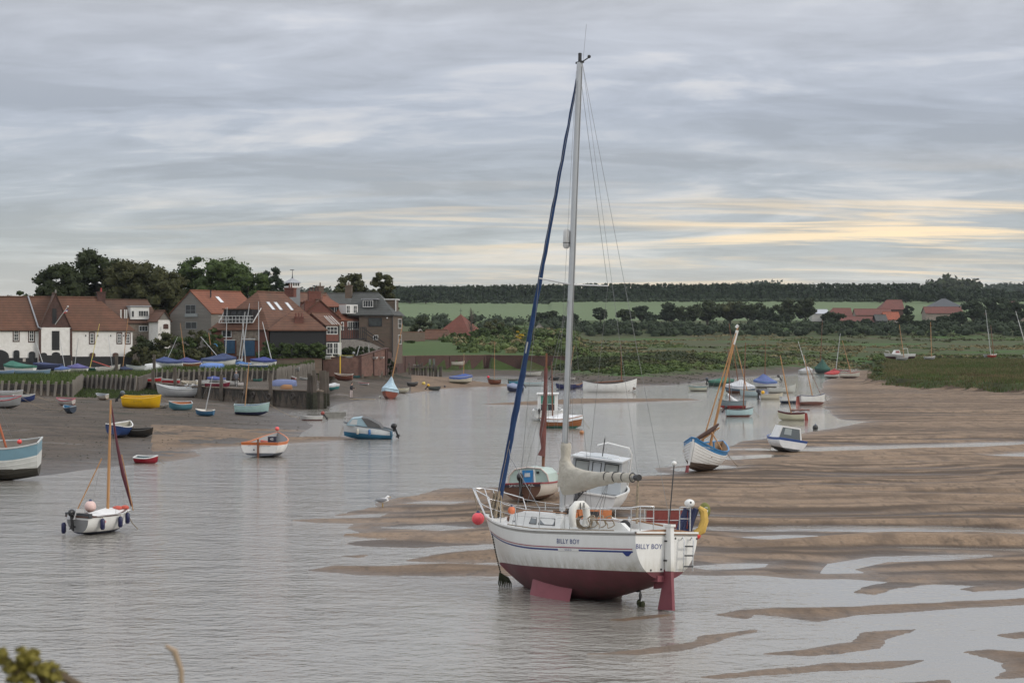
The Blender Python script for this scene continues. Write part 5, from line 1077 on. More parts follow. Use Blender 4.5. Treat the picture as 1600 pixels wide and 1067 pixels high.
Q_('covered_boat',338,598,30,185,'white dinghy with small blue cover behind the maroon boat',(.52,.53,.52),None,None,None,bl=.4,dl=.15,cover=(.05,.08,.32),chp=.35)
Q_('rowing_boat',360,603,26,160,'white tender on the quay beside the standing person',(.56,.55,.52),None,(.55,.55,.53),(.3,.3,.28),bl=.42,dl=.2)
Q_('rowing_boat',377,604,18,30,'white and maroon dinghy right of the standing person',(.5,.48,.46),None,(.55,.55,.53),(.2,.05,.05),bl=.45,dl=.2,heel=10)
Q_('canoe',403,596,15,3,'short dark teal canoe by the revetment stakes',(.03,.12,.10),None,(.04,.14,.12),None,bl=.3,dl=.17)
Q_('upturned_boat',442,603,44,176,'large lilac blue boat lying upturned on the quay',(.13,.16,.30),(.13,.16,.30),(.1,.2,.25),None,bl=.4,dl=.16,upturned=True)
Q_('upturned_boat',447,608,20,176,'small orange brown upturned dinghy before the lilac blue one',(.28,.13,.04),(.28,.13,.04),(.2,.1,.05),None,bl=.5,dl=.25,upturned=True)
Q_('rowing_boat',458,592,22,170,'grey faded dinghy by the end of the revetment',(.22,.22,.21),None,(.3,.3,.29),(.15,.15,.14),bl=.4,dl=.2,heel=-10)
Q_('rowing_boat',474,594,14,170,'pale dinghy tucked behind the seaweedy posts',(.42,.43,.42),None,(.45,.45,.43),(.2,.2,.19),bl=.4,dl=.2)
Q_('covered_boat',519,610,24,4,'white topped boat with teal hull beside the pier end',(.06,.22,.22),None,None,None,bl=.42,dl=.22,cover=(.55,.57,.58),chp=.3)
Q_('clinker_boat',537,595,31,170,'brown clinker boat with white rim and cluttered inside near the brick wall',(.16,.055,.035),None,(.5,.48,.42),(.2,.1,.06),bl=.46,dl=.22,heel=-8)
Q_('inflatable_dinghy',540,588,26,175,'grey and yellow inflatable behind the brown clinker boat',(.34,.36,.36),None,(.5,.45,.1),(.5,.36,.05),bl=.4,dl=.15,ob=(1,(.25,.26,.27)))
Q_('skiff',500,588,34,178,'white narrow skiff lying by the pier end posts',(.52,.53,.53),None,(.55,.56,.56),(.3,.3,.3),bl=.22,dl=.1)
Q_('skiff',517,583,22,10,'cream dinghy upturned against the brick wall foot',(.45,.40,.30),(.45,.40,.30),(.4,.35,.25),None,bl=.4,dl=.15,upturned=True)
Q_('canoe',559,591,14,2,'dark teal canoe lying at the foot of the brick wall',(.03,.10,.10),None,(.04,.12,.12),None,bl=.3,dl=.2)
Q_('kayak',568,602,18,160,'white kayak with dark red deck stripe alone on the mud slope',(.52,.50,.50),None,(.35,.12,.13),(.4,.15,.16),bl=.32,dl=.14)
Q_('skiff',580,585,22,150,'pale skiff beached under the corner of the brick wall',(.48,.46,.45),None,(.5,.48,.47),None,bl=.25,dl=.1,mast=(576,538),mcol=m_alu)
Q_('skiff',592,588,18,155,'off-white narrow boat at the right end of the brick wall',(.46,.44,.40),None,(.48,.46,.42),None,bl=.25,dl=.12)
# dinghy park
K_=lambda *a,**k:boat(*a,group=PARK,**k)
def kk(px,py,W,head,label,cover=None,hull=WHITE,mast=None,mcol=None,**k):
    Y=k.pop('Y',232); p=P(px,py,Y); g=hz(p.x,p.y)
    return boat('laid_up_dinghy' if cover else 'dinghy',px,py,W,head,label,hull=hull,cover=cover,mast=mast,mcol=mcol,group=PARK,loc=Vector((p.x,p.y,g+.15)),sink=0,bl=k.pop('bl',.40),dl=k.pop('dl',.14),stays=False,chp=k.pop('chp',.6)*.62,**k)
kk(30,591,54,172,'white dinghy under deep green cover before the arched windows',(.02,.16,.11),chp=.65,cpk=.75,Y=238,mast=None)
kk(6,592,34,5,'light blue and white dinghy at the far left of the grass',None,(.20,.30,.46),rail=(.5,.5,.52),Y=228)
kk(52,591,56,3,'low pale blue hull lying in front of the green cover',None,(.22,.34,.46),rail=(.4,.45,.5),Y=227,dl=.09)
kk(74,587,48,174,'dark navy covered boat by the black tarred wall',(.02,.035,.12),hull=(.05,.06,.14),chp=.3,Y=250)
kk(98,586,26,5,'blue tented dinghy with grey mast before the tall black door',(.05,.11,.33),mast=(93.5,529),mcol=m_alu,chp=.75,cpk=.5,Y=243)
kk(121,585,34,175,'lilac tented dinghy with pale mast before the white wall',(.09,.08,.27),mast=(122.5,528),mcol=m_alu,chp=.75,cpk=.5,Y=246)
kk(144,584,30,170,'dark green hulled dinghy under the yellow and white mast',None,(.02,.10,.08),rail=(.5,.5,.5),mast=(155.5,506),mcol=pm('yellow_mast',(.62,.52,.12),.5,.3,1.2),Y=248)
e,H=kk(170,585,40,10,'white dinghy tipped back with red boom, left of the tall post',None,(.55,.54,.50),mast=(169,524),mcol=m_alu,Y=243,pitch=6,heel=8); MB().tube([(.3,0,H.D),(-1.9,.1,H.D+1.0)],.07,6).build('boom',paint((.4,.06,.04)),e)
kk(195,586,24,175,'small navy tented dinghy with orange tinted mast at the white building corner',(.02,.035,.10),hull=(.12,.05,.04),mast=(200,497),mcol=m_wood,chp=.8,cpk=.5,Y=244)
kk(213,582,34,176,'white plastic dinghy with dark line right of the white building',None,(.56,.57,.56),rail=(.3,.35,.33),Y=246,dl=.18)
kk(243,582,34,2,'white rounded upturned dinghy beside the tall post',None,(.58,.59,.58),Y=246,upturned=True,dl=.2)
kk(232,574,26,170,'red brown decked dinghy half hidden behind the white ones',None,(.42,.18,.14),rail=(.4,.4,.38),Y=256)
kk(264,577,46,176,'navy blue covered dinghy with pale mast, left of the long blue row',(.03,.06,.20),mast=(277.5,526),mcol=m_alu,chp=.7,Y=246)
kk(296,577,40,174,'violet blue covered dinghy with tan mast in the blue row',(.04,.045,.21),mast=(281.5,505),mcol=m_wood,chp=.75,Y=249)
kk(300,580,30,10,'brown hull with black wheel under the blue covers',None,(.2,.08,.04),Y=244,dl=.16)
kk(330,575,42,172,'light blue upturned hull slanting in front of the navy tents',None,(.12,.22,.52),Y=243,upturned=True,dl=.13)
kk(342,572,56,4,'wide navy covered boat with two grey masts',(.025,.05,.15),mast=(313.5,526),mcol=m_alu,chp=.7,Y=252)
kk(358,570,40,175,'slate blue covered dinghy with tall pale mast',(.03,.06,.13),mast=(355,480),mcol=m_alu,chp=.75,Y=254,mr=.06)
kk(380,574,26,172,'bright blue flapping cover dinghy at the row end',(.03,.15,.42),mast=(390,474),mcol=m_alu,chp=.7,Y=247,mr=.07)
kk(345,560,30,175,'pale green hull peeping above the navy tents',None,(.2,.36,.32),Y=262)
kk(369,555,22,3,'white stacked dinghies before the blue boathouse door',None,(.5,.5,.48),Y=264,dl=.25)
kk(411,563,42,176,'royal blue tented dinghy with two tall masts before the hedge',(.02,.04,.24),mast=(404,471),mcol=m_alu,chp=.6,cpk=.45,Y=256,mr=.06)
kk(398,566,24,170,'yellow red and white small hull left of the royal blue tent',None,(.55,.4,.08),bottom=(.3,.03,.02),Y=250,dl=.16)
kk(408,568,34,172,'white kayak with speckled deck below the royal blue tent',None,(.55,.54,.50),Y=249,bl=.25,dl=.1)
kk(406,573,22,175,'lavender blue surf kayak on the grass',None,(.16,.18,.30),Y=246,bl=.3,dl=.12)
kk(396,577,46,176,'flat blue hull lying in long grass above the stakes',None,(.10,.15,.28),Y=242,bl=.2,dl=.07)
kk(456,572,14,150,'pink kayak propped on the grass bank',None,(.62,.22,.24),Y=246,bl=.28,dl=.16,pitch=15)
kk(449,573,10,170,'small orange kayak on the grass beside the pink one',None,(.6,.25,.04),Y=245,bl=.4,dl=.2)
# spars leaning free among the dinghies
for k,(x0,y0,x1,y1,Y,mc,lab) in enumerate(((427,551,410,503,258,m_alu,'pale mast leaning back from the royal blue tent'),(384,555,379,500,262,m_alu,'grey mast standing behind the navy tents'),(372,560,383,487,258,m_alu,'slanting mast behind the boathouse doors'),(334,560,326,520,262,m_wood,'thin tan mast in front of the hedge'),(71,578,56,534,255,m_alu,'pale bent mast leaning before the white wall'),(556,588,562,540,266,m_alu,'white mast standing by the brick quay wall'))):
    a=P(x0,y0,Y); b_=P(x1,y1,Y); g=hz(a.x,a.y); q=empty('mast_spar',(a.x,a.y,g),label=lab,cat='mast',group='masts standing in the dinghy park'); MB().tube([(0,0,0),b_-Vector((a.x,a.y,g))],[.07,.045],7).build('spar',mc,q,smooth=True)
# loose buoys
for x,y,r_,c_,lab in ((594,622,.16,(.6,.58,.5),'small white buoy left of the sky blue dinghy'),(632,614,.18,(.6,.56,.52),'white buoy right of the sky blue dinghy'),(695,605,.16,(.05,.04,.04),'dark buoy on the far sand spit'),(909,678,.17,(.38,.17,.07),'orange brown buoy floating below the varnished boat'),(1274,671,.22,(.03,.03,.03),'black round buoy at the channel edge'),(809,640,.18,(.55,.55,.53),'white buoy just right of the blue jib'),(662,601,.25,(.6,.45,.1),'yellow float next to the black inflatable')):
    q=hit(x,y); sphere_buoy('mooring_buoy',q+Vector((0,0,r_*.7)),r_,c_,lab,group='small mooring buoys')
# concrete block, gulls
q=hit(521,653); c_=empty('concrete_block',(q.x,q.y+1,q.z-.1),label='long grey concrete block standing in the water edge beside the half cabin boat',cat='block'); MB().box((-1.05,-.4,0),(1.05,.4,.60)).build('block',pm('concrete_grey',(.20,.195,.175),.9,.2,3,bump=.02),c_); MB().tube([(1.08,-.4,0),(1.08,-.4,.72),(.9,-.4,.74)],.03,5).build('steel_bracket',m_steel,c_)
def gull(loc,yaw,label,s=1.0):
    e=empty('gull',loc,(0,0,R(yaw)),label,'gull','gulls around the harbour')
    mb=MB(); mb.ball((0,0,.20*s),(.19*s,.075*s,.08*s),10,7); mb.ball((.16*s,0,.31*s),(.055*s,.045*s,.045*s),8,6); mb.tube([(.08*s,0,.22*s),(.15*s,0,.30*s)],[.06*s,.04*s],7); mb.tube([(.20*s,0,.305*s),(.27*s,0,.295*s)],[.014*s,.004*s],5,2); mb.prism([(-.16*s,.22*s),(-.34*s,.19*s),(-.16*s,.19*s)],1,-.03*s,.03*s,1)
    for sd in (1,-1): mb.ball((-.05*s,sd*.06*s,.22*s),(.18*s,.025*s,.06*s),8,6,1); mb.tube([(0,sd*.03*s,.14*s),(0,sd*.03*s,0)],.008*s,4,2)
    mb.build('body',[paint((.7,.7,.7),.7,False),paint((.22,.23,.25),.7,False),paint((.5,.3,.05),.6,False)],e,smooth=True)
gull(hit(598,792),15,'gull standing on the tip of the long sand finger',1.35)
e,H=WB
for k,t in enumerate((.12,.22,.32)): q=l2w(e,(-H.L/2+t*H.L,0,H.D*1.05)); gull(q,(170,10,60)[k],('leftmost gull on the long white rowing boat','middle gull on the long white rowing boat','gull with tail outwards nearest the stern of the long white rowing boat')[k],1.2)
# ------------------------------------------------------------------ buildings
def rmat(name,col,col2,period=.36,dirt=(.05,.05,.03)):
    m=pm(name,col,.85,.16,1.2,bump=.015,bscale=6,dirt=col2,dscale=.35,damt=.75)
    n=m.node_tree.nodes; l=m.node_tree.links; b=n['Principled BSDF']
    t=n.new('ShaderNodeTexCoord'); wv=n.new('ShaderNodeTexWave'); wv.wave_type='BANDS'; wv.bands_direction='Z'; wv.wave_profile='SAW'; wv.inputs['Scale'].default_value=.314/period*1.0; wv.inputs['Distortion'].default_value=.6; wv.inputs['Detail'].default_value=2
    l.new(t.outputs['Object'],wv.inputs['Vector'])
    src=b.inputs['Base Color'].links[0].from_socket
    mr=n.new('ShaderNodeMapRange'); l.new(wv.outputs['Fac'],mr.inputs[0]); mr.inputs[3].default_value=.62; mr.inputs[4].default_value=1.08
    hs=n.new('ShaderNodeHueSaturation'); l.new(mr.outputs[0],hs.inputs['Value']); l.new(src,hs.inputs['Color']); l.new(hs.outputs[0],b.inputs['Base Color']); return m
m_tile=rmat('red_pantile',(.135,.062,.037),(.09,.05,.031)); m_tileo=rmat('orange_pantile',(.21,.075,.040),(.145,.058,.036)); m_tileb=rmat('brown_pantile',(.115,.058,.038),(.07,.045,.032)); m_slate=rmat('slate_roof',(.075,.078,.075),(.05,.052,.045))
m_white=pm('whitewashed_brick',(.74,.72,.69),.8,.05,3,dirt=(.52,.49,.44),dscale=1.3,damt=.5,bump=.02,bscale=7)
m_brick=pm('red_brick',(.145,.055,.04),.9,.25,5,dirt=(.10,.05,.04),dscale=.8,damt=.6,bump=.01); m_dbrick=pm('dark_brick',(.085,.044,.036),.9,.25,5,dirt=(.05,.035,.03),dscale=.8,damt=.6,bump=.01)
m_bbrick=pm('brown_brick',(.115,.088,.066),.9,.18,2,dirt=(.13,.08,.06),dscale=.5,damt=.5,bump=.01,stretch=(.4,1,2)); m_qbrick=pm('quay_brick',(.15,.082,.064),.9,.28,2.5,dirt=(.09,.06,.05),dscale=.6,damt=.7,bump=.02)
m_tar=pm('black_tar',(.012,.012,.013),.6,.2,3); m_flint=pm('flint_cobble',(.24,.20,.16),.9,.5,4,bump=.03,bscale=5,dirt=(.10,.07,.05),dscale=2,damt=.8)
m_timber=pm('silver_timber',(.20,.185,.165),.9,.15,1.5,stretch=(.15,1,5),dirt=(.13,.12,.105),dscale=2,damt=.6); m_oldwood=pm('weathered_post',(.10,.082,.068),.95,.3,3,bump=.03,bscale=8,stretch=(1,1,.3),dirt=(.05,.05,.03),dscale=2,damt=.6)
m_stake=pm('stake_timber',(.20,.18,.155),.95,.25,2.5,bump=.02,bscale=8,stretch=(1,1,.4)); m_plank=pm('plank_timber',(.075,.066,.058),.95,.4,3,stretch=(.3,1,2),bump=.02)
m_weedpost=pm('weedy_post',(.035,.035,.022),.95,.5,4,bump=.05,bscale=8); m_lead=pm('lead_sheet',(.30,.31,.33),.5,.1,3); m_wpaint=pm('white_joinery',(.62,.62,.60),.5,.04,3); m_stonew=pm('grey_wall',(.20,.185,.17),.9,.25,3,bump=.02); m_grey=pm('grey_cladding',(.20,.21,.22),.7,.08,2)
m_wdark=pm('window_dark',(.025,.028,.032),.15,.3,.6); m_bluedoor=pm('blue_door',(.03,.08,.15),.6,.15,2); m_concq=pm('quay_stone',(.055,.045,.038),.95,.35,1.6,bump=.05,bscale=3,dirt=(.02,.025,.012),dscale=1,damt=.9)
class Bld:
    def __init__(s,name,label,x0,Y0,x1,Y1,zb,cat='building',group=None):
        s.A=P(x0,0,Y0); s.A.z=0; s.B=P(x1,0,Y1); s.B.z=0; d=s.B-s.A; s.W=d.length; s.d=d.normalized(); s.zb=zb
        s.e=empty(name,(s.A.x,s.A.y,zb),(0,0,math.atan2(d.y,d.x)),label,cat,group)
    def s_(s,px):
        k=(px-800)/F; return (k*s.A.y-s.A.x)/(s.d.x-k*s.d.y)
    def uz(s,px,py,v=0):
        # local u and height of the facade point seen at a pixel
        n=Vector((-s.d.y,s.d.x,0)); A=s.A+n*v; k=(px-800)/F; u=(k*A.y-A.x)/(s.d.x-k*s.d.y); Y=A.y+u*s.d.y
        return u, HC-(py-HY)/F*Y-s.zb
    def box(s,name,a,b,m): return MB().box(a,b).build(name,m,s.e)
    def wall(s,x0,x1,y0,y1,h,m,name='wall'): return s.box(name,(x0,y0,-1.0),(x1,y1,h),m)
    def roof(s,x0,x1,y0,y1,ze,zr,m,hl=0,hr=0,ov=.25,axis='x',wallm=None,name='roof',th=.14):
        mb=MB()
        if axis=='x':
            ym=(y0+y1)/2; sl=(zr-ze)/((y1-y0)/2); d=ov*sl
            e=[(x0-ov,y0-ov,ze-d),(x1+ov,y0-ov,ze-d),(x1+ov,y1+ov,ze-d),(x0-ov,y1+ov,ze-d)]; r=[((x0-ov if not hl else x0+hl),ym,zr),((x1+ov if not hr else x1-hr),ym,zr)]
        else:
            xm=(x0+x1)/2; sl=(zr-ze)/((x1-x0)/2); d=ov*sl
            e=[(x1+ov,y0-ov,ze-d),(x1+ov,y1+ov,ze-d),(x0-ov,y1+ov,ze-d),(x0-ov,y0-ov,ze-d)]; r=[(xm,(y0-ov if not hl else y0+hl),zr),(xm,(y1+ov if not hr else y1-hr),zr)]
        up=lambda p:(p[0],p[1],p[2]+th)
        E=[up(p) for p in e]; Q=[up(p) for p in r]
        vs=E+Q+e+r
        f=[(0,1,5,4),(2,3,4,5),(1,2,5),(3,0,4),(6,10,11,7),(8,11,10,9),(0,6,7,1),(2,8,9,3),(1,7,8,2),(3,9,6,0)]
        if not hr: f.remove((1,2,5)); f.remove((1,7,8,2)); f+=[(1,7,11,5),(5,11,8,2)]
        if not hl: f.remove((3,0,4)); f.remove((3,9,6,0)); f+=[(3,9,10,4),(4,10,6,0)]
        if hr: f.append((7,11,8))
        if hl: f.append((9,10,6))
        mb.add(vs,f); o=mb.build(name,m,s.e)
        # ridge tiles
        a,b=Vector(Q[0]),Vector(Q[1]); MB().tube([a+Vector((0,0,.0)),b],.13,6).build('ridge_tiles',m,o)
        if wallm:
            mb=MB()
            if axis=='x':
                if not hl: mb.prism([(y0,ze),(y1,ze),((y0+y1)/2,zr)],0,x0,x0+.2)
                if not hr: MB().prism([(y0,ze),(y1,ze),((y0+y1)/2,zr)],0,x1-.2,x1).build('gable_wall',wallm,s.e)
            else:
                if not hl: mb.prism([(x0,ze),(x1,ze),((x0+x1)/2,zr)],1,y0,y0+.2)
                if not hr: MB().prism([(x0,ze),(x1,ze),((x0+x1)/2,zr)],1,y1-.2,y1).build('gable_wall',wallm,s.e)
            if mb.v: mb.build('gable_wall',wallm,s.e)
        return o
    def win(s,px0,py0,px1,py1,nx=2,ny=2,fm=None,v=0,name='window',glass=None,surround=None,bar=.05,flat=True):
        u0,z1=s.uz(px0,py0,v); u1,z0=s.uz(px1,py1,v); 
        _,z1b=s.uz(px1,py0,v); _,z0b=s.uz(px0,py1,v); z1=(z1+z1b)/2; z0=(z0+z0b)/2
        return s.win_uz(u0,z0,u1,z1,nx,ny,fm,v,name,glass,surround,bar)
    def win_uz(s,u0,z0,u1,z1,nx=2,ny=2,fm=None,v=0,name='window',glass=None,surround=None,bar=.05,M=None):
        mb=MB(); t=.09; y0,y1=v-.07,v+.02
        mb.box((u0,y0,z0),(u1,y1,z0+t),M=M); mb.box((u0,y0,z1-t),(u1,y1,z1),M=M); mb.box((u0,y0,z0+t),(u0+t,y1,z1-t),M=M); mb.box((u1-t,y0,z0+t),(u1,y1,z1-t),M=M)
        for i in range(1,nx): x=lerp(u0,u1,i/nx); mb.box((x-bar/2,y0+.01,z0+t),(x+bar/2,y1,z1-t),M=M)
        for i in range(1,ny): z=lerp(z0,z1,i/ny); mb.box((u0+t,y0+.015,z-bar/2),(u1-t,y1,z+bar/2),M=M)
        o=mb.build(name,fm or m_wpaint,s.e); MB().box((u0+t,y0+.03,z0+t),(u1-t,y1-.005,z1-t),M=M).build('pane',glass or m_wdark,o)
        if surround: MB().box((u0-.14,v-.03,z0-.15),(u1+.14,v+.01,z1+.18),M=M).build('brick_surround',surround,o)
        return o
    def door(s,px0,py0,px1,py1,m,v=0,name='door',arch=False):
        u0,z1=s.uz(px0,py0,v); u1,z0=s.uz(px1,py1,v)
        if arch:
            r=(u1-u0)/2; h=min(r*.6,.5*arch*2); pts=[(u0,z0),(u1,z0)]+[((u0+u1)/2+r*math.cos(a),z1-h+h*math.sin(a)) for a in [PI*k/8 for k in range(9)]]
            return MB().prism(pts,1,v-.05,v+.02).build(name,m,s.e)
        return s.box(name,(u0,v-.05,z0),(u1,v+.02,z1),m)
def stack(b,u,v,z0,z1,w=.7,d=.6,pots=2,m=None,pm_=None,name='chimney',pitch=.35):
    o=MB().box((u-w/2,v-d/2,z0),(u+w/2,v+d/2,z1-.18)).box((u-w/2-.08,v-d/2-.08,z1-.18),(u+w/2+.08,v+d/2+.08,z1)).build(name,m or m_brick,b.e)
    for k in range(pots):
        x=u+(k-(pots-1)/2)*pitch; MB().tube([(x,v,z1),(x,v,z1+.55)],[.13,.10],8).build('chimney_pot',pm_ or m_brick,o)
    return o
def gz(x0,Y): p=P(x0,0,Y); return hz(p.x,p.y)
# --- 1 whitewashed granary
b=Bld('granary','long whitewashed brick granary with black tarred base and red tiled roof at left','-80' and -80,256,207,264,2.6)
W=b.W; u62,_=b.uz(62,560); u110,_=b.uz(110,560); ze=b.uz(130,513)[1]; zr=b.uz(130,466,3.2)[1]
b.wall(0,W,0,7.0,ze,m_white)
b.roof(0,W,0,7.0,ze,zr,m_tile,hl=0,hr=4.4,wallm=m_white,ov=.3)
b.box('eaves_band',(0,-.06,ze-.42),(u62,.0,ze-.12),m_dbrick); b.box('eaves_band',(u110+.3,-.06,ze-.30),(W,.0,ze-.05),m_dbrick)
zt=b.uz(150,557)[1]
b.box('tarred_base',(0,-.10,-1),(u62-.3,.0,b.uz(30,559)[1]),m_tar); b.box('tarred_base',(u110+.25,-.10,-1),(W,.0,zt),m_tar); 
# projecting hoist bay
gv=-.7; b.box('hoist_bay',(u62,gv,-1),(u110,.2,ze+.1),m_white); zap=b.uz(84,459,gv)[1]
b.roof(u62,u110,gv,3.5,ze+.1,zap,m_tileb,axis='y',wallm=m_dbrick,ov=.15,name='bay_roof')
b.box('tarred_base',(u62-.05,gv-.06,-1),(u110+.05,gv,b.uz(84,555,gv)[1]),m_tar)
for u in (u62-.05,u110+.0): b.box('brick_quoin',(u-.14,gv-.03,zt-.6),(u+.18,gv+.05,ze),m_dbrick)
MB().tube([((u62+u110)/2,gv-.1,zap+.1),((u62+u110)/2,gv-.1,zap+.55)],[.14,.09],8).build('finial',m_stonew,b.e)
b.door(81.5,482,88.5,506,m_tar,gv,'loft_door'); b.door(81,517,93,547,m_tar,gv,'hoist_door'); b.door(81,550,94,577,m_tar,gv,'ground_door',arch=.3); b.door(63,551,73.5,578,m_tar,gv,'ground_door',arch=.3)
b.door(-22,546,14,580,m_tar,-.1,'cart_arch',arch=.9)
b.door(21,547,30.5,566,m_wdark,-.10,'arched_opening',arch=.3); b.door(45,549,55,566,m_wdark,-.10,'arched_opening',arch=.3)
for a in ((21.5,516,29,532.5),(45.5,516,53,533.5)): b.win(*a,nx=2,ny=3,surround=m_dbrick)
for a in ((140.5,520.5,147,536.5),(183.5,521,189.5,536),(196.5,521.5,202.5,536.5)): b.win(*a,nx=2,ny=3,surround=m_dbrick)
for x in (144,180): b.door(x-4,551,x+5,557.5,m_dbrick,-.10,'brick_arch',arch=.3)
for x in (134,153,173,193): 
    u,z=b.uz(x,524.5); b.box('wall_tie',(u-.06,-.06,z-.12),(u+.06,0,z+.12),m_black)
b.door(35.5,560,40,565,paint((.4,.37,.34),.8,False),-.12,'notice')
u0,z0=b.uz(46,468,-.0); 
mb=MB(); v0=Vector((b.uz(44,466,3.4)[0],3.4,zr+.22)); v1=Vector((b.uz(60,511,-.3)[0],-.36,ze+.12)); mb.tube([v0,v1,(u62+.1,gv-.3,ze-.02)],.12,5); mb.build('lead_flashing',m_lead,b.e)
stack(b,b.uz(158,470,3.5)[0],3.5,zr-.8,b.uz(158,456,3.5)[1],1.1,.9,1,m_dbrick,paint((.30,.03,.03),.6,False))
a,z=b.uz(86,507,gv); t,z2=b.uz(106,479,gv-2); q=l2w(b.e,(a,gv,z)); f=empty('flagpole',q,(0,0,b.e.rotation_euler.z),'slanting flagpole with small red white and blue flag on the granary gable','flagpole')
dv=Vector((t-a,-2.0,z2-z)); MB().tube([(0,0,0),dv],.05,6).build('pole',m_wpaint,f); MB().ball(dv,.12).build('pole_ball',m_wpaint,f)
fl=dv*.62; mb=MB()
for k,c in enumerate((0,1,2)): mb.quad(fl+Vector((0,0,-.05+.0)),fl+Vector((.5+.1*k,-.02,.12+.14*k)),fl+Vector((.45+.1*k,-.02,.28+.14*k)),fl+Vector((-.05,0,.12)),c)
mb.build('flag',[paint((.4,.03,.04),.8,False),paint(WHITE,.8,False),paint((.03,.05,.25),.8,False)],f,recalc=False)
# --- 2 flint cottage with dormer
b=Bld('cottage','low brown roofed cottage with white dormer window between granary and boarded house',150,287,250,291,3.6); W=b.W; ze=b.uz(210,503)[1]; zr=b.uz(200,470,3.5)[1]
b.wall(0,W,0,6.5,ze,m_flint); b.roof(0,W,0,6.5,ze,zr,m_tileb,hl=0,hr=1.2,wallm=m_flint)
b.box('brick_corner',(W-1.6,-.05,0),(W,0,ze),m_brick)
u0,z1=b.uz(204,480,-.1); u1,z0=b.uz(233,497,-.1); b.box('dormer',(u0,-.1,z0-.2),(u1,2.2,z1+.1),m_wpaint); b.box('dormer_roof',(u0-.15,-.3,z1+.1),(u1+.3,2.4,z1+.25),m_lead)
b.win(205,485,210,496,1,1,v=-.1); b.win(216,485,232,495,4,1,v=-.1); b.win(217,509,231,518,3,1)
for x in (190,196,199): 
    u,z=b.uz(x,500); b.box('roof_post',(u-.08,.4,z),(u+.08,.6,z+1.6),m_wpaint)
b2=Bld('white_outhouse','small white gabled outhouse squeezed beside the silver boarded house',247,286,266,287,3.8); ze=b2.uz(255,500)[1]; b2.wall(0,b2.W,0,4,ze,m_white); b2.roof(0,b2.W,0,4,ze,ze+1.3,m_tile,axis='y',wallm=m_timber); b2.win(250,510,252,517,1,2); b2.door(255,506,263,514,m_dbrick,arch=.2)
# --- 3 timber clad house
b=Bld('timber_house','silver timber clad house with orange tiled roof and stacked gable windows',266,289,330,285,3.8); W=b.W; ze=b.uz(268,490)[1]; zr=b.uz(298,455,0)[1]
b.wall(0,W,0,12,ze,m_timber); b.roof(0,W,0,12,ze,zr,m_tileo,axis='y',wallm=m_timber,ov=.15)
b.win(290,476,306,494,2,2,fm=pm('grey_frame',(.22,.23,.23),.6,.1)); b.win(290,503,308,514,2,1,fm=pm('grey_frame',(.22,.23,.23),.6,.1)); b.door(289,490,309,495,pm('balcony_glass',(.25,.27,.27),.3,.1),-.12,'balcony_panel')
for k in range(int(ze/.32)): b.box('cladding_board',(0,-.035,.32*k),(W,-.004,.32*k+.28),m_timber)
Mx=None
mb=MB(); xm=W/2; sl=(zr-ze)/(W/2)
for y0,y1,f0,f1 in ((4.5,5.3,.28,.55),):
    mb.quad((xm+W/2*f0,y0,zr-sl*W/2*f0+.22),(xm+W/2*f1,y0,zr-sl*W/2*f1+.22),(xm+W/2*f1,y1,zr-sl*W/2*f1+.22),(xm+W/2*f0,y1,zr-sl*W/2*f0+.22))
mb.build('skylight',pm('skylight_glass',(.62,.64,.66),.1,.02,1),b.e)
MB().tube([(W*.68,3,zr-.9),(W*.68,3,zr+.2)],.12,6).build('flue',m_black,b.e)
# --- 4 boathouse with loggia
b=Bld('boathouse','large red tiled boathouse with dark loggia, blue doors and three skylights',330,272.5,420,268.3,3.2); W=b.W; ze=b.uz(350,513)[1]; zr=b.uz(387,457,4)[1]; Dp=15
b.wall(0,W,0,Dp,ze,m_brick); b.roof(0,W,0,Dp,ze,zr,m_tile,axis='y',hl=4.5,hr=3.5,ov=.3)
b.door(363,515,404,532,m_flint,-.06,'flint_panel'); b.door(370,532,380,556,m_flint,-.06,'flint_pier')
b.win(347,516,362,527,2,1); b.door(351,531,367,552,m_bluedoor,-.05,'boat_door'); b.door(378,530,398,556,m_bluedoor,-.05,'boat_door')
for a in ((350,530.5,367.5,531.6),(377,529,399,530.4)): b.door(*a,m_wpaint,-.09,'door_lintel')
u0,z1=b.uz(352,484,.6); u1,z0=b.uz(396,504,.6)
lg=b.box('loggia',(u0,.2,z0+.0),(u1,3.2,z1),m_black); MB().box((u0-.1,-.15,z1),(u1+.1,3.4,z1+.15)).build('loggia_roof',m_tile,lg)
for k in range(9): x=lerp(u0,u1,k/8); b.box('balcony_baluster',(x-.03,-.32,z0),(x+.03,-.26,z0+.95),m_wpaint)
for z in (z0,z0+.45,z0+.95): b.box('balcony_rail',(u0-.5,-.36,z-.05),(u1+.5,-.24,z+.03),m_wpaint)
for x0_,s in ((u0-.5,-1),(u1+.5,1)): MB().tube([(x0_,-.3,z0),(x0_+s*.1+.45,1.0,z1+.2)],.07,5).build('loggia_brace',m_wpaint,b.e)
for k in range(4): b.box('loggia_window',(u0+.4+k*(u1-u0-.6)/4,.12,z0+.9),(u0+.1+(k+1)*(u1-u0-.6)/4,.18,z1-.25),m_wdark)
sl=(zr-ze)/(W/2); sk=pm('skylight_glass',(.62,.64,.66),.1,.02,1)
for y0 in (4.6,6.6,9.6):
    f0,f1=.30,.52; xm=W/2; q=[(xm+W/2*f0,y0,zr-sl*W/2*f0+.2),(xm+W/2*f1,y0,zr-sl*W/2*f1+.2),(xm+W/2*f1,y0+.8,zr-sl*W/2*f1+.2),(xm+W/2*f0,y0+.8,zr-sl*W/2*f0+.2)]
    MB().quad(*q).build('skylight',sk,b.e,recalc=False); MB().tube(q+q[:1],.05,4).build('skylight_frame',m_lead,b.e)
stack(b,W*.5,13.5,zr-.5,zr+.9,1.6,.8,2,m_brick)
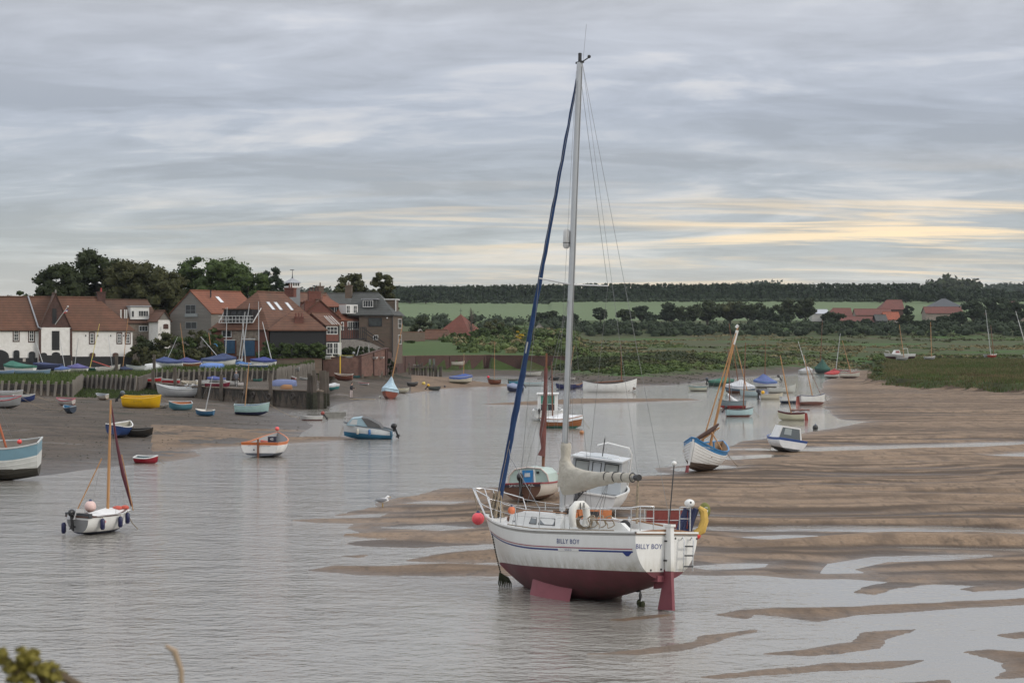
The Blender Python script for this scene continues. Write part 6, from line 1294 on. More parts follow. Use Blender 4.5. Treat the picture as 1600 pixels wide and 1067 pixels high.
# --- 5 black boarded building with hipped roof
b=Bld('tarred_store','black tarred store with low red hipped roof and two brick chimneys behind a hedge',422,267.2,508,268.4,3.3); W=b.W; ze=b.uz(465,514)[1]; zr=b.uz(470,480,4.2)[1]
b.wall(0,W,0,8.4,ze,m_tar); b.roof(0,W,0,8.4,ze,zr,m_tile,hl=4.2,hr=3.6,ov=.35)
u,z=b.uz(467,512,1.2); o=stack(b,u,1.3,z-.1,b.uz(467,495,1.2)[1],1.25,.8,3,m_brick,pitch=.42); MB().box((u-1.1,.6,z-.25),(u+1.1,.95,z-.05)).build('lead_flashing',m_lead,o)
# --- 5b brick house behind it
b=Bld('brick_house','tall red brick house with stepped chimney stacks behind the black store',468,289,531,291,4.0); W=b.W; ze=b.uz(500,497)[1]; zr=b.uz(500,470,3.5)[1]
b.wall(0,W,0,9,ze,m_brick); b.roof(0,W,0,9,ze,zr,m_tile,axis='y',ov=.2,wallm=m_brick)
stack(b,b.uz(484,480,.4)[0],.6,ze,b.uz(484,470,.4)[1],1.6,.9,0,m_brick); stack(b,b.uz(491,460,3)[0],3.0,ze,b.uz(491,455,3)[1],1.9,.9,4,m_brick,m_dbrick,pitch=.46)
b2=Bld('dormered_house','house with hipped red roof, black cheek and white casement right of the brick stacks',503,293,533,294,4.0); W=b2.W; ze=b2.uz(515,479)[1]; b2.wall(0,W,0,7,ze,m_tar); b2.roof(0,W,0,7,ze,b2.uz(515,464,3.5)[1],m_tileo,hl=1,hr=1.6); b2.win(522,479,529,493,2,1,v=-.0)
# --- 5c white windowed bay house
b=Bld('bay_house','narrow three storey bay with white casements and red brick band at the black store corner',508.5,269.2,533,271.2,3.9); W=b.W; ze=b.uz(520,508)[1]; zr=b.uz(520,491,3)[1]
b.wall(0,W,0,6,ze,m_tar); b.box('brick_band',(.1,-.05,b.uz(520,533)[1]),(W*.82,0,b.uz(520,522)[1]),m_brick); b.roof(0,W,0,6,ze,zr,m_tile,hl=.0,hr=.0,wallm=m_brick,ov=.2)
b.win(510,510,527,522.5,3,2,v=-.03); b.win(510,535.5,520,553,2,2,v=-.03); b.win(520.5,535.5,528,553,2,2,v=-.03); b.door(528.5,535,533,558,m_wpaint,-.05,'white_cladding'); b.door(518.5,553,519.5,559,m_wpaint,-.04,'post')
for x in (519,522,526,530): 
    u,_=b.uz(x,500); MB().tube([(u,-.1,ze+.1),(u-.35,1.4,zr-.3)],.05,4).build('roof_batten',m_wpaint,b.e)
# --- 6 terrace range with white French windows and black balcony
b=Bld('terrace_range','red roofed range with white French windows above a black balcony',530,291,566,293,4.0); W=b.W; ze=b.uz(545,500)[1]; zr=b.uz(545,478,3)[1]
b.wall(0,W,0,6,ze,m_brick); b.roof(0,W,0,6,ze,zr,m_tileo,hl=1.5,hr=0,ov=.2,wallm=m_brick)
b.win(533,503,537,516,1,2,v=-.03); b.win(543,502,562,515,5,1,v=-.03)
for a in ((541,477,547,490),(552,477,558,490)): b.win(*a,2,2,v=-.6)
u0,z1=b.uz(541,476,-.6); u1,z0=b.uz(559,490,-.6); b.box('dormer',(u0,-.58,z0),(u1,2,z1),m_wpaint)
b=Bld('balcony_deck','black timber balcony with outside stair between bay house and brown brick house',532,286,572,288,4.0,'balcony'); W=b.W; z0=b.uz(550,530)[1]; z1=b.uz(550,512)[1]
b.box('deck_floor',(0,0,z0-.1),(W,3,z0+.12),m_tar)
for k in range(15): x=W*k/14; b.box('baluster',(x-.05,-.05,z0),(x+.05,.05,z1),m_tar)
b.box('handrail',(0,-.08,z1),(W,.08,z1+.1),m_tar)
e0=Vector((W,-.0,z1)); 
for dz_ in (0,-.5,-1.5): MB().tube([e0+Vector((-.6,0,dz_)),e0+Vector((2.9,-.3,dz_-2.3))],.07,5).build('stair_rail',m_tar,b.e)
for k in range(7): MB().box((W-.4+.42*k,-.4,z0-.05-.27*k),(W+.05+.42*k,.8,z0+.03-.27*k)).build('stair_tread',m_tar,b.e)
b=Bld('retaining_wall','curved grey stone retaining wall below the black balcony',533,284,600,288,4.0,'wall'); MB().prism([(0,-.5),(b.W,-.5),(b.W,b.uz(598,545)[1]),(b.W*.7,b.uz(580,536)[1]),(b.W*.35,b.uz(555,530.5)[1]),(0,b.uz(535,531)[1])],1,0,.5).build('wall',m_stonew,b.e)
# --- 7 brown brick house
b=Bld('brown_house','square brown brick house with slate hipped roof at the water end of the village',561,291.6,613,291,4.2); W=b.W; ze=b.uz(585,491)[1]; zr=b.uz(570,459,4.5)[1]; Dp=9
b.wall(0,W,0,Dp,ze,m_bbrick); b.roof(-1.5,W,0,Dp,ze,zr,m_slate,hl=.0,hr=3.0,ov=.3,wallm=m_bbrick)
b.win(576,496.5,597,510,3,1,fm=m_black,glass=pm('picture_glass',(.06,.07,.07),.1,.4,1)); b.win(583,523.5,591,531,2,1); u,z=b.uz(605,497); MB().ball((u,-.1,z),.12).build('lamp',m_wpaint,b.e)
u0,z1=b.uz(567,469,.9); u1,z0=b.uz(584,480,.9); b.box('dormer',(u0-.1,.95,z0-.2),(u1+.3,3.5,z1+.1),m_slate); b.win(567,469,583,480,4,1,v=.9); b.box('dormer_roof',(u0-.25,.7,z1+.1),(u1+.5,3.6,z1+.22),m_lead)
Ms=Matrix.Translation((W,0,0))@Matrix.Rotation(R(90),4,'Z')
for (y0,y1) in ((5.0,7.8),):
    for za,zb_ in ((511,496),(536,521.5)):
        b.win_uz(y0,b.uz(613,za+2)[1],y1,b.uz(613,zb_+1.5)[1],2,2,M=Ms)
b.box('side_dormer',(W-2.6,4.2,ze+.5),(W-.3,7.0,ze+2.3),m_bbrick); b.box('side_dormer_trim',(W-2.8,4.0,ze+2.3),(W-.1,7.2,ze+2.45),m_wpaint); b.box('side_dormer_trim',(W-.3,4.1,ze+.5),(W-.15,4.3,ze+2.3),m_wpaint)
MB().tube([(W+.05,-.1,0),(W+.05,-.1,ze)],.08,5).build('drainpipe',m_black,b.e)
stack(b,b.uz(545,450,4)[0]+.0,4.0,zr-.7,b.uz(545,446,4)[1],1.0,.9,1,m_bbrick,m_bbrick)
b2=Bld('slate_range','grey slate roofed range behind the terrace with a tall chimney',516,303,566,305,4.2); W=b2.W; ze=b2.uz(540,482)[1]; b2.wall(0,W,0,6,ze,m_brick); b2.roof(0,W,0,6,ze,b2.uz(540,460,3)[1],m_slate,wallm=m_brick); stack(b2,-.8,3,ze-1,b2.uz(508,447,3)[1],1.0,.9,1,m_bbrick,m_bbrick)
b3=Bld('barn_range','long red roofed range behind the boathouse ridge',455,300,518,303,4.2); ze=b3.uz(480,472)[1]; b3.wall(0,b3.W,0,6,ze,m_brick); b3.roof(0,b3.W,0,6,ze,b3.uz(480,459,3)[1],m_tile,wallm=m_brick)
# --- 8 cupola tower
b=Bld('cupola_tower','grey clock-style tower with white lantern, lead pyramid cap and weathervane',453,296,469,297,4.5,'tower'); W=b.W; z1=b.uz(460,449)[1]; z2=b.uz(460,442)[1]; z3=b.uz(460,434,.8)[1]; z4=b.uz(460,421,.8)[1]
b.wall(0,W,0,W,z1,m_grey,'tower_base'); b.box('lantern',(.1,.1,z1),(W-.1,W-.1,z2),m_wdark)
for k in range(5): x=lerp(.1,W-.1,k/4); b.box('lantern_post',(x-.07,.0,z1),(x+.07,.1,z2),m_wpaint); b.box('lantern_post',(W-.1,x-.07,z1),(W,x+.07,z2),m_wpaint)
b.box('lantern_sill',(-.06,-.06,z1-.05),(W+.06,W+.06,z1+.22),m_wpaint)
MB().add([(-.2,-.2,z2),(W+.2,-.2,z2),(W+.2,W+.2,z2),(-.2,W+.2,z2),(W/2,W/2,z3)],[(0,1,4),(1,2,4),(2,3,4),(3,0,4),(3,2,1,0)]).build('lead_cap',m_lead,b.e)
MB().tube([(W/2,W/2,z3-.1),(W/2,W/2,z3+.3),(W/2,W/2,z4)],[.14,.06,.03],6).box((W/2-.4,W/2-.03,z4-.15),(W/2+.3,W/2+.03,z4-.05)).build('weathervane',m_black,b.e)
# --- quay brick wall and long harbour wall
def runwall(name,label,pts,zb,zt,m,th=.45,cop=None,pil=None,pilm=None,cat='wall'):
    c=Vector((pts[0][0],pts[0][1],0)); e=empty(name,(c.x,c.y,zb[0]),label=label,cat=cat); o=Vector((c.x,c.y,zb[0]))
    mb=MB(); n=len(pts); 
    for i in range(n-1):
        a=Vector((*pts[i],0)); b_=Vector((*pts[i+1],0)); d=(b_-a).normalized(); nn=Vector((-d.y,d.x,0)); 
        A0=a-d*(.0 if i==0 else 0); vs=[]
        for p,z0,z1 in ((a,zb[i],zt[i]),(b_,zb[i+1],zt[i+1])):
            for off in (0,th):
                for z in (z0,z1): q=p+nn*off; vs.append(Vector((q.x,q.y,z))-o)
        mb.add(vs,[(0,4,5,1),(2,3,7,6),(1,5,7,3),(0,1,3,2),(4,6,7,5)])
    w_=mb.build('wall',m,e)
    if cop:
        for i in range(n-1):
            a=Vector((*pts[i],0)); b_=Vector((*pts[i+1],0)); d=(b_-a).normalized(); nn=Vector((-d.y,d.x,0)); vs=[]
            for p,z1 in ((a,zt[i]),(b_,zt[i+1])):
                for off in (-.07,th+.07):
                    for z in (z1,z1+.12): q=p+nn*off; vs.append(Vector((q.x,q.y,z))-o)
            MB().add(vs,[(0,4,5,1),(2,3,7,6),(1,5,7,3),(0,1,3,2),(4,6,7,5),(0,2,6,4)]).build('coping',cop,e)
    if pil:
        for i in range(n-1):
            a=Vector((*pts[i],0)); b_=Vector((*pts[i+1],0)); L_=(b_-a).length; k=max(1,int(L_/pil)); d=(b_-a).normalized(); nn=Vector((-d.y,d.x,0))
            for j in range(1,k+1):
                f=j/(k+.0)-.02; p=a.lerp(b_,f)-nn*.12-o; M=Matrix.Translation(Vector((p.x,p.y,0)))@Matrix.Rotation(math.atan2(d.y,d.x),4,'Z')
                MB().box((-.13,-.02,lerp(zb[i],zb[i+1],f)-o.z),(.13,.14,lerp(zt[i],zt[i+1],f)-o.z),M=M).build('buttress',pilm or m,e)
    return e
runwall('quay_wall','pinkish brick quay wall with dark buttresses below the bay house',[tuple(P(488,0,266)[:2])]+QW+[FQ[0]],[2.0,1.8,1.8,1.8,1.8],[4.0,4.35,4.6,5.6,5.6],m_qbrick,pil=3.6,pilm=m_dbrick,cop=m_dbrick)
runwall('harbour_wall','long dark brick harbour wall below the green lawn',FQ,[1.2,.6,.4,.5,.5],[5.0,3.75,3.7,3.75,3.55],m_dbrick,pil=6.5,cop=m_qbrick,pilm=m_dbrick)
runwall('garden_wall','low brick garden wall along the hedge above the grass bank',[tuple(P(430,0,259)[:2]),tuple(P(478,0,260)[:2]),tuple(P(503,0,262)[:2])],[2.3,2.3,2.3],[4.2,4.3,4.2],m_bbrick,cop=m_dbrick)
runwall('dark_yard_wall','dark brick yard wall stepping down right of the brown house',[tuple(P(590,0,280)[:2]),tuple(P(600,0,280)[:2]),tuple(P(612,0,285)[:2])],[2,2,2],[5.2,5.4,5.0],m_dbrick)
# --- timber revetments: every stake and plank its own part
def revet(name,label,pts,zb,zt,sp):
    o=Vector((pts[0][0],pts[0][1],zb[0])); e=empty(name,o,label=label,cat='revetment'); sm=None; pmsh=None; rr=random.Random(3)
    sm=[]; 
    for k in range(3):
        w_=.075+.02*k; sm.append(MB().box((-w_,-.10,-.3),(w_,.10,1.0)).build('stake',m_stake,e)); 
    first=[True]*3; pls=None
    for i in range(len(pts)-1):
        a=Vector((*pts[i],0)); b_=Vector((*pts[i+1],0)); L_=(b_-a).length; n=max(1,round(L_/sp)); d=(b_-a).normalized(); yaw=math.atan2(d.y,d.x); nn=Vector((-d.y,d.x,0))
        for j in range(n):
            f=(j+.5)/n; z0=lerp(zb[i],zb[i+1],f)-.3; z1=lerp(zt[i],zt[i+1],f); p=a.lerp(b_,f)
            k=rr.randrange(3)
            if first[k]: s_=sm[k]; first[k]=False
            else: s_=sm[k].copy(); COL.objects.link(s_)
            s_.parent=e; s_.location=Vector((p.x,p.y,z0))-o-nn*.12+Vector((0,0,.3)); s_.rotation_euler=(R(rr.uniform(-3,9)),R(rr.uniform(2,9)),yaw); s_.scale=(1,1,(z1-z0)*rr.uniform(.93,1.06))
            for q in range(3):
                if pls is None: pls=MB().box((-.5,0,0),(.5,.09,1)).build('plank',m_plank,e); pl=pls
                else: pl=pls.copy(); COL.objects.link(pl)
                h=(z1-z0)/3; pl.parent=e; pl.location=Vector((p.x,p.y,z0+h*q+.01))-o+nn*rr.uniform(0,.05); pl.rotation_euler=(0,0,yaw); pl.scale=(L_/n,1,h-.035)
    return e
revet('timber_revetment','grey staked timber revetment at far left below the grass',REV[:2],[1.0,1.0],[2.3,2.3],.72)
revet('timber_revetment','short staked revetment turning the corner then running behind the yellow boat',REV[1:4],[1.0,1.1,1.2],[2.35,2.55,2.55],.68)
revet('timber_revetment','long curved staked revetment behind the quay boats',REV[4:],[1.5,1.8,2.0],[2.9,3.1,3.5],.66)
runwall('revetment_return','dark boarded return wall at the landward end of the quay',[REV[3],REV[4]],[1.1,1.5],[2.6,2.8],m_oldwood,th=.2)
# --- quay pier
PW=PIER[:5]+[PIER[5]]
e=runwall('quay_pier','dark weedy stone quay face jutting towards the channel',[(p[0],p[1]) for p in PW],[.8,.3,-.2,-.4,-.4,.2],[1.76]*6,m_concq,th=.5,cop=pm('quay_coping',(.16,.125,.095),.9,.3,3))
POSTS=[(247,578,622),(281,574,615),(318,586,617),(352,585,620),(389,581,625),(428,583,628),(465,585,612),(475,579,608),(486,583,632),(493,586,634),(497,578,636),(502,579,637),(507,581,637)]
for k,(x,y0,y1) in enumerate(POSTS):
    t=np.interp(x,[214,300,400,500,511],[0,1,2,3,4]); i=min(int(t),3); f=t-i; a=Vector((*PIER[i],0)); b_=Vector((*PIER[i+1],0)); p=a.lerp(b_,f); n_=Vector((-(b_-a).normalized().y,(b_-a).normalized().x,0)); p=p-n_*.35 if x not in (475,465) else p+n_*2.5
    zt=P(x,y0,p.y).z; z0=P(x,y1,p.y).z-.4
    q=empty('mooring_post',(p.x,p.y,z0),(R(rnd.uniform(-2,2)),R(rnd.uniform(-2,2)),0),('square timber mooring post on the quay face, counted %s from the landward end'%('first','second','third','fourth','fifth','sixth','seventh')[k] if k<7 else 'seaweed covered timber post at the pier end, %s'%('set back behind the others','leftmost of the cluster','short one second in the cluster','tallest of the cluster','beside the tallest of the cluster','rightmost at the corner')[k-7]),'post','timber posts along the quay')
    h=zt-z0; MB().prism([(-.17,-.17),(.17,-.17),(.17,.17),(-.17,.17)],2,h*.45,h).build('post_top',m_oldwood,q); MB().prism([(-.20,-.20),(.20,-.20),(.20,.20),(-.20,.20)],2,0,h*.45).build('post_foot',m_weedpost if x>480 else m_oldwood,q)
for x,y in ((399,617),(389,617),(428,620),(465,619)):
    t=np.interp(x,[214,300,400,500],[0,1,2,3]); i=min(int(t),2); a=Vector((*PIER[i],0)); b_=Vector((*PIER[i+1],0)); p=a.lerp(b_,t-i); d=(b_-a).normalized(); n_=Vector((-d.y,d.x,0)); zc=P(x,y,p.y).z; p=p-n_*(.25 if x==399 else .62)
    q=empty('tyre',(p.x,p.y,zc-.32),(0,0,math.atan2(d.y,d.x)),'old tyre on the quay face %s'%{399:'between two posts',389:'at the foot of the post left of centre',428:'at the post right of centre',465:'at the last single post'}[x],'tyre','tyres on the quay face')
    MB().tube([(.26*math.cos(a_),0,.32+.26*math.sin(a_)) for a_ in [2*PI*j/16 for j in range(17)]],.09,8).build('rubber_ring',pm('tyre_rubber',(.05,.042,.036),.9,.3,8),q,smooth=True)
# tall posts on the land side
for x,y0,y1,Y,lab in ((182,554,586,243,'tall dark post standing left of the white dinghies on the grass'),(241,554,586,243,'tall dark post at the landward end of the quay behind the white dinghy')):
    p=P(x,y0,Y); g=hz(p.x,p.y); q=empty('mooring_post',(p.x,p.y,g),(0,0,0),lab,'post','tall posts by the grass'); MB().box((-.17,-.17,0),(.17,.17,p.z-g)).build('post_shaft',m_oldwood,q)
# --- yellow and white channel marker pole by the bay house
p=P(531.5,584,262); q=empty('marker_pole',(p.x,p.y,hz(p.x,p.y)-.2),label='tall yellow and white pole in front of the white bay windows',cat='pole'); h=P(0,505,262).z-hz(p.x,p.y)
MB().tube([(0,0,0),(0,0,h*.42)],.09,7).build('yellow_section',paint((.65,.42,.03),.5,False),q); MB().tube([(0,0,h*.42),(0,0,h)],.07,7).build('white_section',paint((.5,.5,.4),.6),q)
# --- timber jetty before the harbour wall
p=P(664,589,318); g=0.6; q=empty('timber_jetty',(p.x,p.y,g),label='dark broken timber jetty on piles before the harbour wall',cat='jetty')
for k in range(14): 
    x=-2.6+k*.42+rnd.uniform(-.1,.1); hh=rnd.uniform(1.5,2.6) if k<10 else rnd.uniform(1.6,2.2); MB().box((x-.12,rnd.uniform(-.8,.3),-.6),(x+.12,rnd.uniform(.4,.7),hh)).build('pile',m_oldwood,q)
MB().box((-3.0,-.6,1.55),(1.4,1.6,1.75)).build('jetty_deck',m_oldwood,q)
for x in (.8,1.5): MB().box((x-.16,.2,1.0),(x+.16,.5,3.1)).build('tall_pile',pm('green_pile',(.13,.15,.13),.9,.2,3),q)
b_=loc=None
boat('skiff',652,574,14,3,'white skiff resting on the timber jetty deck',(.55,.53,.48),None,(.55,.55,.5),None,loc=Vector((p.x-1.2,p.y+.3,g+1.8)),sink=0,bl=.3,dl=.14,group=QUAY)
boat('rowing_boat',716,571,22,15,'white rowing boat hung against the harbour wall',(.46,.43,.38),(.30,.24,.17),(.5,.48,.42),None,loc=P(716,572,371),sink=0,bl=.34,dl=.2,group=QUAY)
# --- pyramid roofed barn and garden range
b=Bld('pyramid_barn','barn with steep red pyramid roof and vane behind the lawn',678,462,735,458,6.8); W=b.W; ze=.9; zr=b.uz(708,492,W/2)[1]; b.wall(0,W,0,W,ze,m_flint); b.roof(0,W,0,W,ze,zr,rmat('rust_tile',(.16,.05,.033),(.12,.045,.03)),hl=W/2-.05,hr=W/2-.05,ov=.2); MB().tube([(W/2,W/2,zr),(W/2,W/2,zr+1.6)],.05,5).box((W/2-.4,W/2-.03,zr+1.0),(W/2+.4,W/2+.03,zr+1.1)).build('weathervane',m_black,b.e)
b=Bld('garden_range','low red lean-to range joining the pyramid roofed barn',662,456,700,454,6.6); b.wall(0,b.W,0,4,b.uz(680,528)[1],m_flint); b.roof(0,b.W,0,4,b.uz(680,529)[1],b.uz(680,516,2)[1],m_tile,hr=.8,wallm=m_flint)
b=Bld('garden_brick_wall','old brick garden wall with arch right of the brown house',628,430,664,440,6.2,'wall'); b.box('wall',(0,0,-.5),(b.W,.4,b.uz(645,519)[1]),m_bbrick); MB().tube([(b.W*.82+1.1*math.cos(a),0.2,b.uz(660,520)[1]-.3+1.0*math.sin(a)) for a in [PI*k/8 for k in range(9)]],.22,6).build('stone_arch',m_stonew,b.e)
b.box('coping',(0,-.05,b.uz(645,519)[1]),(b.W,.45,b.uz(645,519)[1]+.15),m_tile)
# --- farm buildings far right, Y about 800 to 900
def farm(label,x0,x1,yr,ye,yb,Y,rm,wm,dep=9,hl=0,hr=0,axis='x',name='farm_building',wins=()):
    b=Bld(name,label,x0,Y,x1,Y,P(0,yb,Y).z-.5,group='farm and village buildings under the pine wood'); ze=b.uz((x0+x1)/2,ye)[1]; zr=b.uz((x0+x1)/2,yr,dep/2 if axis=='x' else 0)[1]
    b.wall(0,b.W,0,dep,ze,wm); b.roof(0,b.W,0,dep,ze,zr,rm,hl=hl,hr=hr,wallm=wm,axis=axis,ov=.4)
    for a in wins: b.win(*a,2,1,v=-.05)
    return b
m_rt=rmat('farm_tile',(.16,.058,.045),(.12,.05,.04)); m_fs=pm('farm_wall',(.25,.21,.18),.9,.2,1)
farm('long low red roofed farm range with dark end, nearest in the farm group',1307,1369,495,504,509,790,m_rt,m_brick)
farm('red roofed farm range stepping up behind the long low one',1293,1331,482,494,500,830,m_rt,m_fs,hl=3)
farm('grey white shed at the left end of the farm group',1269,1294,484,490,497,835,pm('shed_roof',(.4,.42,.45),.6,.1),paint((.45,.44,.42)))
farm('red roofed middle farm range before the tall barn',1338,1393,483,492,499,850,m_rt,m_fs)
farm('tall dark red farm barn with gable facing right',1376,1412,469,483,492,880,m_rt,m_dbrick,dep=12,hl=4)
farm('orange roofed farm house with white walled lower storey',1383,1406,488,499,505,800,rmat('farm_orange',(.30,.085,.045),(.2,.07,.04)),m_fs,wins=((1392,500,1395,503),(1399,500,1402,503)))
farm('black timber barn with open front beside the orange roofed farm house',1370,1386,492,501,507,785,m_slate,m_tar)
farm('big dark slate pyramid roofed barn on the right of the farm',1458,1503,467,479,486,900,pm('slate_dark',(.06,.065,.072),.7,.1),m_tar,dep=16,hl=6,hr=6)
farm('long red roofed cowshed with pale wall below the slate barn',1447,1504,480,489,497,860,m_rt,m_fs)
farm('small red roofed cottage half hidden by trees far right',1536,1546,482,488,495,860,m_rt,m_brick)
farm('pale gabled house with red roof near the right edge',1575,1597,471,480,488,900,m_rt,m_fs,axis='y')
farm('low pale house with red roof at the right picture edge',1590,1616,488,495,503,850,m_rt,m_fs)
farm('small white cottage among the bushes right of the blue jib',836,850,505,513,518,620,pm('cottage_slate',(.16,.15,.14),.8,.2),paint((.45,.43,.40)),dep=6,axis='y')
farm('pale long shed at the foot of the dark grove',1052,1068,508,511,514,760,pm('shed_roof',(.4,.42,.45),.6,.1),m_fs,dep=5)
# --- people
def person(loc,yaw,label,top,legs,skin=(.45,.27,.2),hair=(.05,.035,.03),arms=((.22,0,1.0),(-.22,0,1.0)),bend=0,h=1.72):
    e=empty('person',loc,(0,0,R(yaw)),label,'person'); s=h/1.72
    me=bpy.data.meshes.new('body'); V_=[(0,0,.95),(0,.01,1.18),(0,.0,1.42),(0,.01,1.52),(0,.02,1.62),(.10,0,.90),(.11,.02,.50),(.11,0,.08),(.11,-.14,.04),(-.10,0,.90),(-.13,.06,.50),(-.14,.04,.08),(-.14,-.10,.04),(.19,0,1.40),(.26,.03,1.14),(arms[0][0]+.04,arms[0][1]-.12,arms[0][2]-.08),(-.19,0,1.40),(-.26,.03,1.14),(arms[1][0]-.04,arms[1][1]-.12,arms[1][2]-.08)]
    E_=[(0,1),(1,2),(2,3),(3,4),(0,5),(5,6),(6,7),(7,8),(0,9),(9,10),(10,11),(11,12),(2,13),(13,14),(14,15),(2,16),(16,17),(17,18)]
    V_=[(x*s,y*s-bend*max(0,z-1),z*s) for x,y,z in V_]; me.from_pydata(V_,E_,[])
    o=bpy.data.objects.new('body',me); COL.objects.link(o); o.parent=e; md=o.modifiers.new('skin','SKIN'); md.use_smooth_shade=True
    rad=[.15,.15,.155,.06,.07,.10,.075,.055,.05,.10,.075,.055,.05,.075,.055,.045,.075,.055,.045]
    for v,r in zip(me.skin_vertices[0].data,rad): v.radius=(r*s,r*s*.8)
    me.skin_vertices[0].data[0].use_root=True; sb=o.modifiers.new('sub','SUBSURF'); sb.levels=1; sb.render_levels=1
    dg=bpy.context.evaluated_depsgraph_get(); m2=bpy.data.meshes.new_from_object(o.evaluated_get(dg)); o.modifiers.clear(); o.data=m2
    for m in (paint(top,.9,False),paint(legs,.9,False),paint(skin,.6,False),m_black): m2.materials.append(m)
    for p in m2.polygons:
        z=p.center.z/s; x=abs(p.center.x); p.material_index=3 if z<.09 else 1 if z<.93 else 2 if (z>1.5 or (x>.24 and z<1.0)) else 0; p.use_smooth=True
    mb=MB(); mb.ball((0,-.0-bend*.7*s,1.66*s),(.078*s,.10*s,.115*s),12,9); mb.ball((0,-.10*s-bend*.7*s,1.65*s),(.014*s,.02*s,.02*s),6,5)
    for sd in (1,-1): mb.ball((sd*.078*s,-bend*.7*s,1.655*s),(.012*s,.02*s,.028*s),6,4); mb.ball((sd*.03*s,-.092*s-bend*.7*s,1.675*s),(.010*s,.008*s,.007*s),6,4,1)
    mb.build('head',[paint(skin,.6,False),m_black],e,smooth=True); mb=MB(); mb.ball((0,.018*s-bend*.7*s,1.70*s),(.086*s,.10*s,.10*s),12,8); mb.build('hair',paint(hair,.9,False),e,smooth=True)
    for sd,a in ((1,arms[0]),(-1,arms[1])):
        hx,hy,hz_=(a[0]+sd*.04)*s,(a[1]-.14)*s,(a[2]-.12)*s; mb=MB(); mb.ball((hx,hy,hz_),(.03*s,.018*s,.045*s),8,6)
        for k in range(4): mb.tube([(hx,hy-.02*s+.013*s*k,hz_-.03*s),(hx-sd*.006*s,hy-.028*s+.013*s*k,hz_-(.075+.006*(k in(1,2)))*s)],[.008*s,.006*s],5)
        mb.tube([(hx,hy-.02*s,hz_+.01*s),(hx,hy-.05*s,hz_-.03*s)],[.009*s,.007*s],5); mb.build('hand',paint(skin,.6,False),e,smooth=True)
    return e
q=hit(369,604.5); person(q,170,'person in grey top and dark shorts standing among the boats on the quay',(.14,.145,.17),(.05,.05,.055),hair=(.35,.33,.30))
q=hit(549,622); person(q,60,'person in black jacket and pale trousers standing on the mud by the channel',(.02,.022,.028),(.52,.44,.43),arms=((.16,-.25,1.25),(-.16,-.22,1.2)),bend=.12)
# plank walkway where that person stands
q=hit(551,624); e=empty('plank_walkway',(q.x,q.y,q.z-.02),(0,0,R(-8)),'long pale plank lying on the mud beside the standing person','plank'); MB().box((-3.2,-.25,0),(2.6,.25,.08)).build('board',pm('pale_plank',(.30,.24,.16),.9,.2,3),e)
# small blue sign by the boathouse
p=P(336,552,262); q=empty('blue_sign',(p.x,p.y,hz(p.x,p.y)),label='small round topped blue sign on a post before the hedge',cat='sign'); h=P(0,541,262).z-hz(p.x,p.y); MB().tube([(0,0,0),(0,0,h)],.04,5).build('post',m_oldwood,q); MB().tube([(0,-.06,h),(0,.0,h)],.38,12).build('disc',paint((.06,.22,.42),.5,False),q); MB().box((-.07,-.09,h-.2),(.07,-.065,h+.2)).build('white_symbol',paint(WHITE,.5,False),q)
# ------------------------------------------------------------------ vegetation
_bm=bmesh.new(); bmesh.ops.create_icosphere(_bm,subdivisions=1,radius=1); _iv=np.array([v.co[:] for v in _bm.verts]); _if=np.array([[v.index for v in f.verts] for f in _bm.faces]); _bm.free()
def leafmat(name,c,c2,c3=None,sc=.25):
    m=pm(name,c,.85,.35,sc*2,dirt=c2,dscale=sc*6,damt=.9,coords='Object'); m.node_tree.nodes['Principled BSDF'].inputs['Specular IOR Level'].default_value=.2; return m
LM={'dark':leafmat('leaf_dark',(.032,.042,.016),(.015,.021,.009)),'mid':leafmat('leaf_mid',(.050,.074,.022),(.024,.038,.012)),'brownish':leafmat('leaf_brownish',(.054,.056,.022),(.027,.032,.012)),'light':leafmat('leaf_light',(.058,.088,.022),(.034,.052,.015)),'pine':leafmat('leaf_pine',(.030,.044,.024),(.018,.027,.015)),'far':leafmat('leaf_far',(.034,.048,.024),(.020,.030,.017),sc=.05),'yellow':leafmat('gorse_flower',(.50,.33,.02),(.25,.2,.03)),'straw':leafmat('dry_grass',(.16,.135,.068),(.09,.09,.04)),'grass':leafmat('tall_grass',(.085,.115,.035),(.05,.07,.022)),'rust':leafmat('leaf_rust',(.12,.085,.045),(.06,.055,.025))}
m_bark=pm('bark',(.07,.055,.04),.95,.3,3,bump=.03)
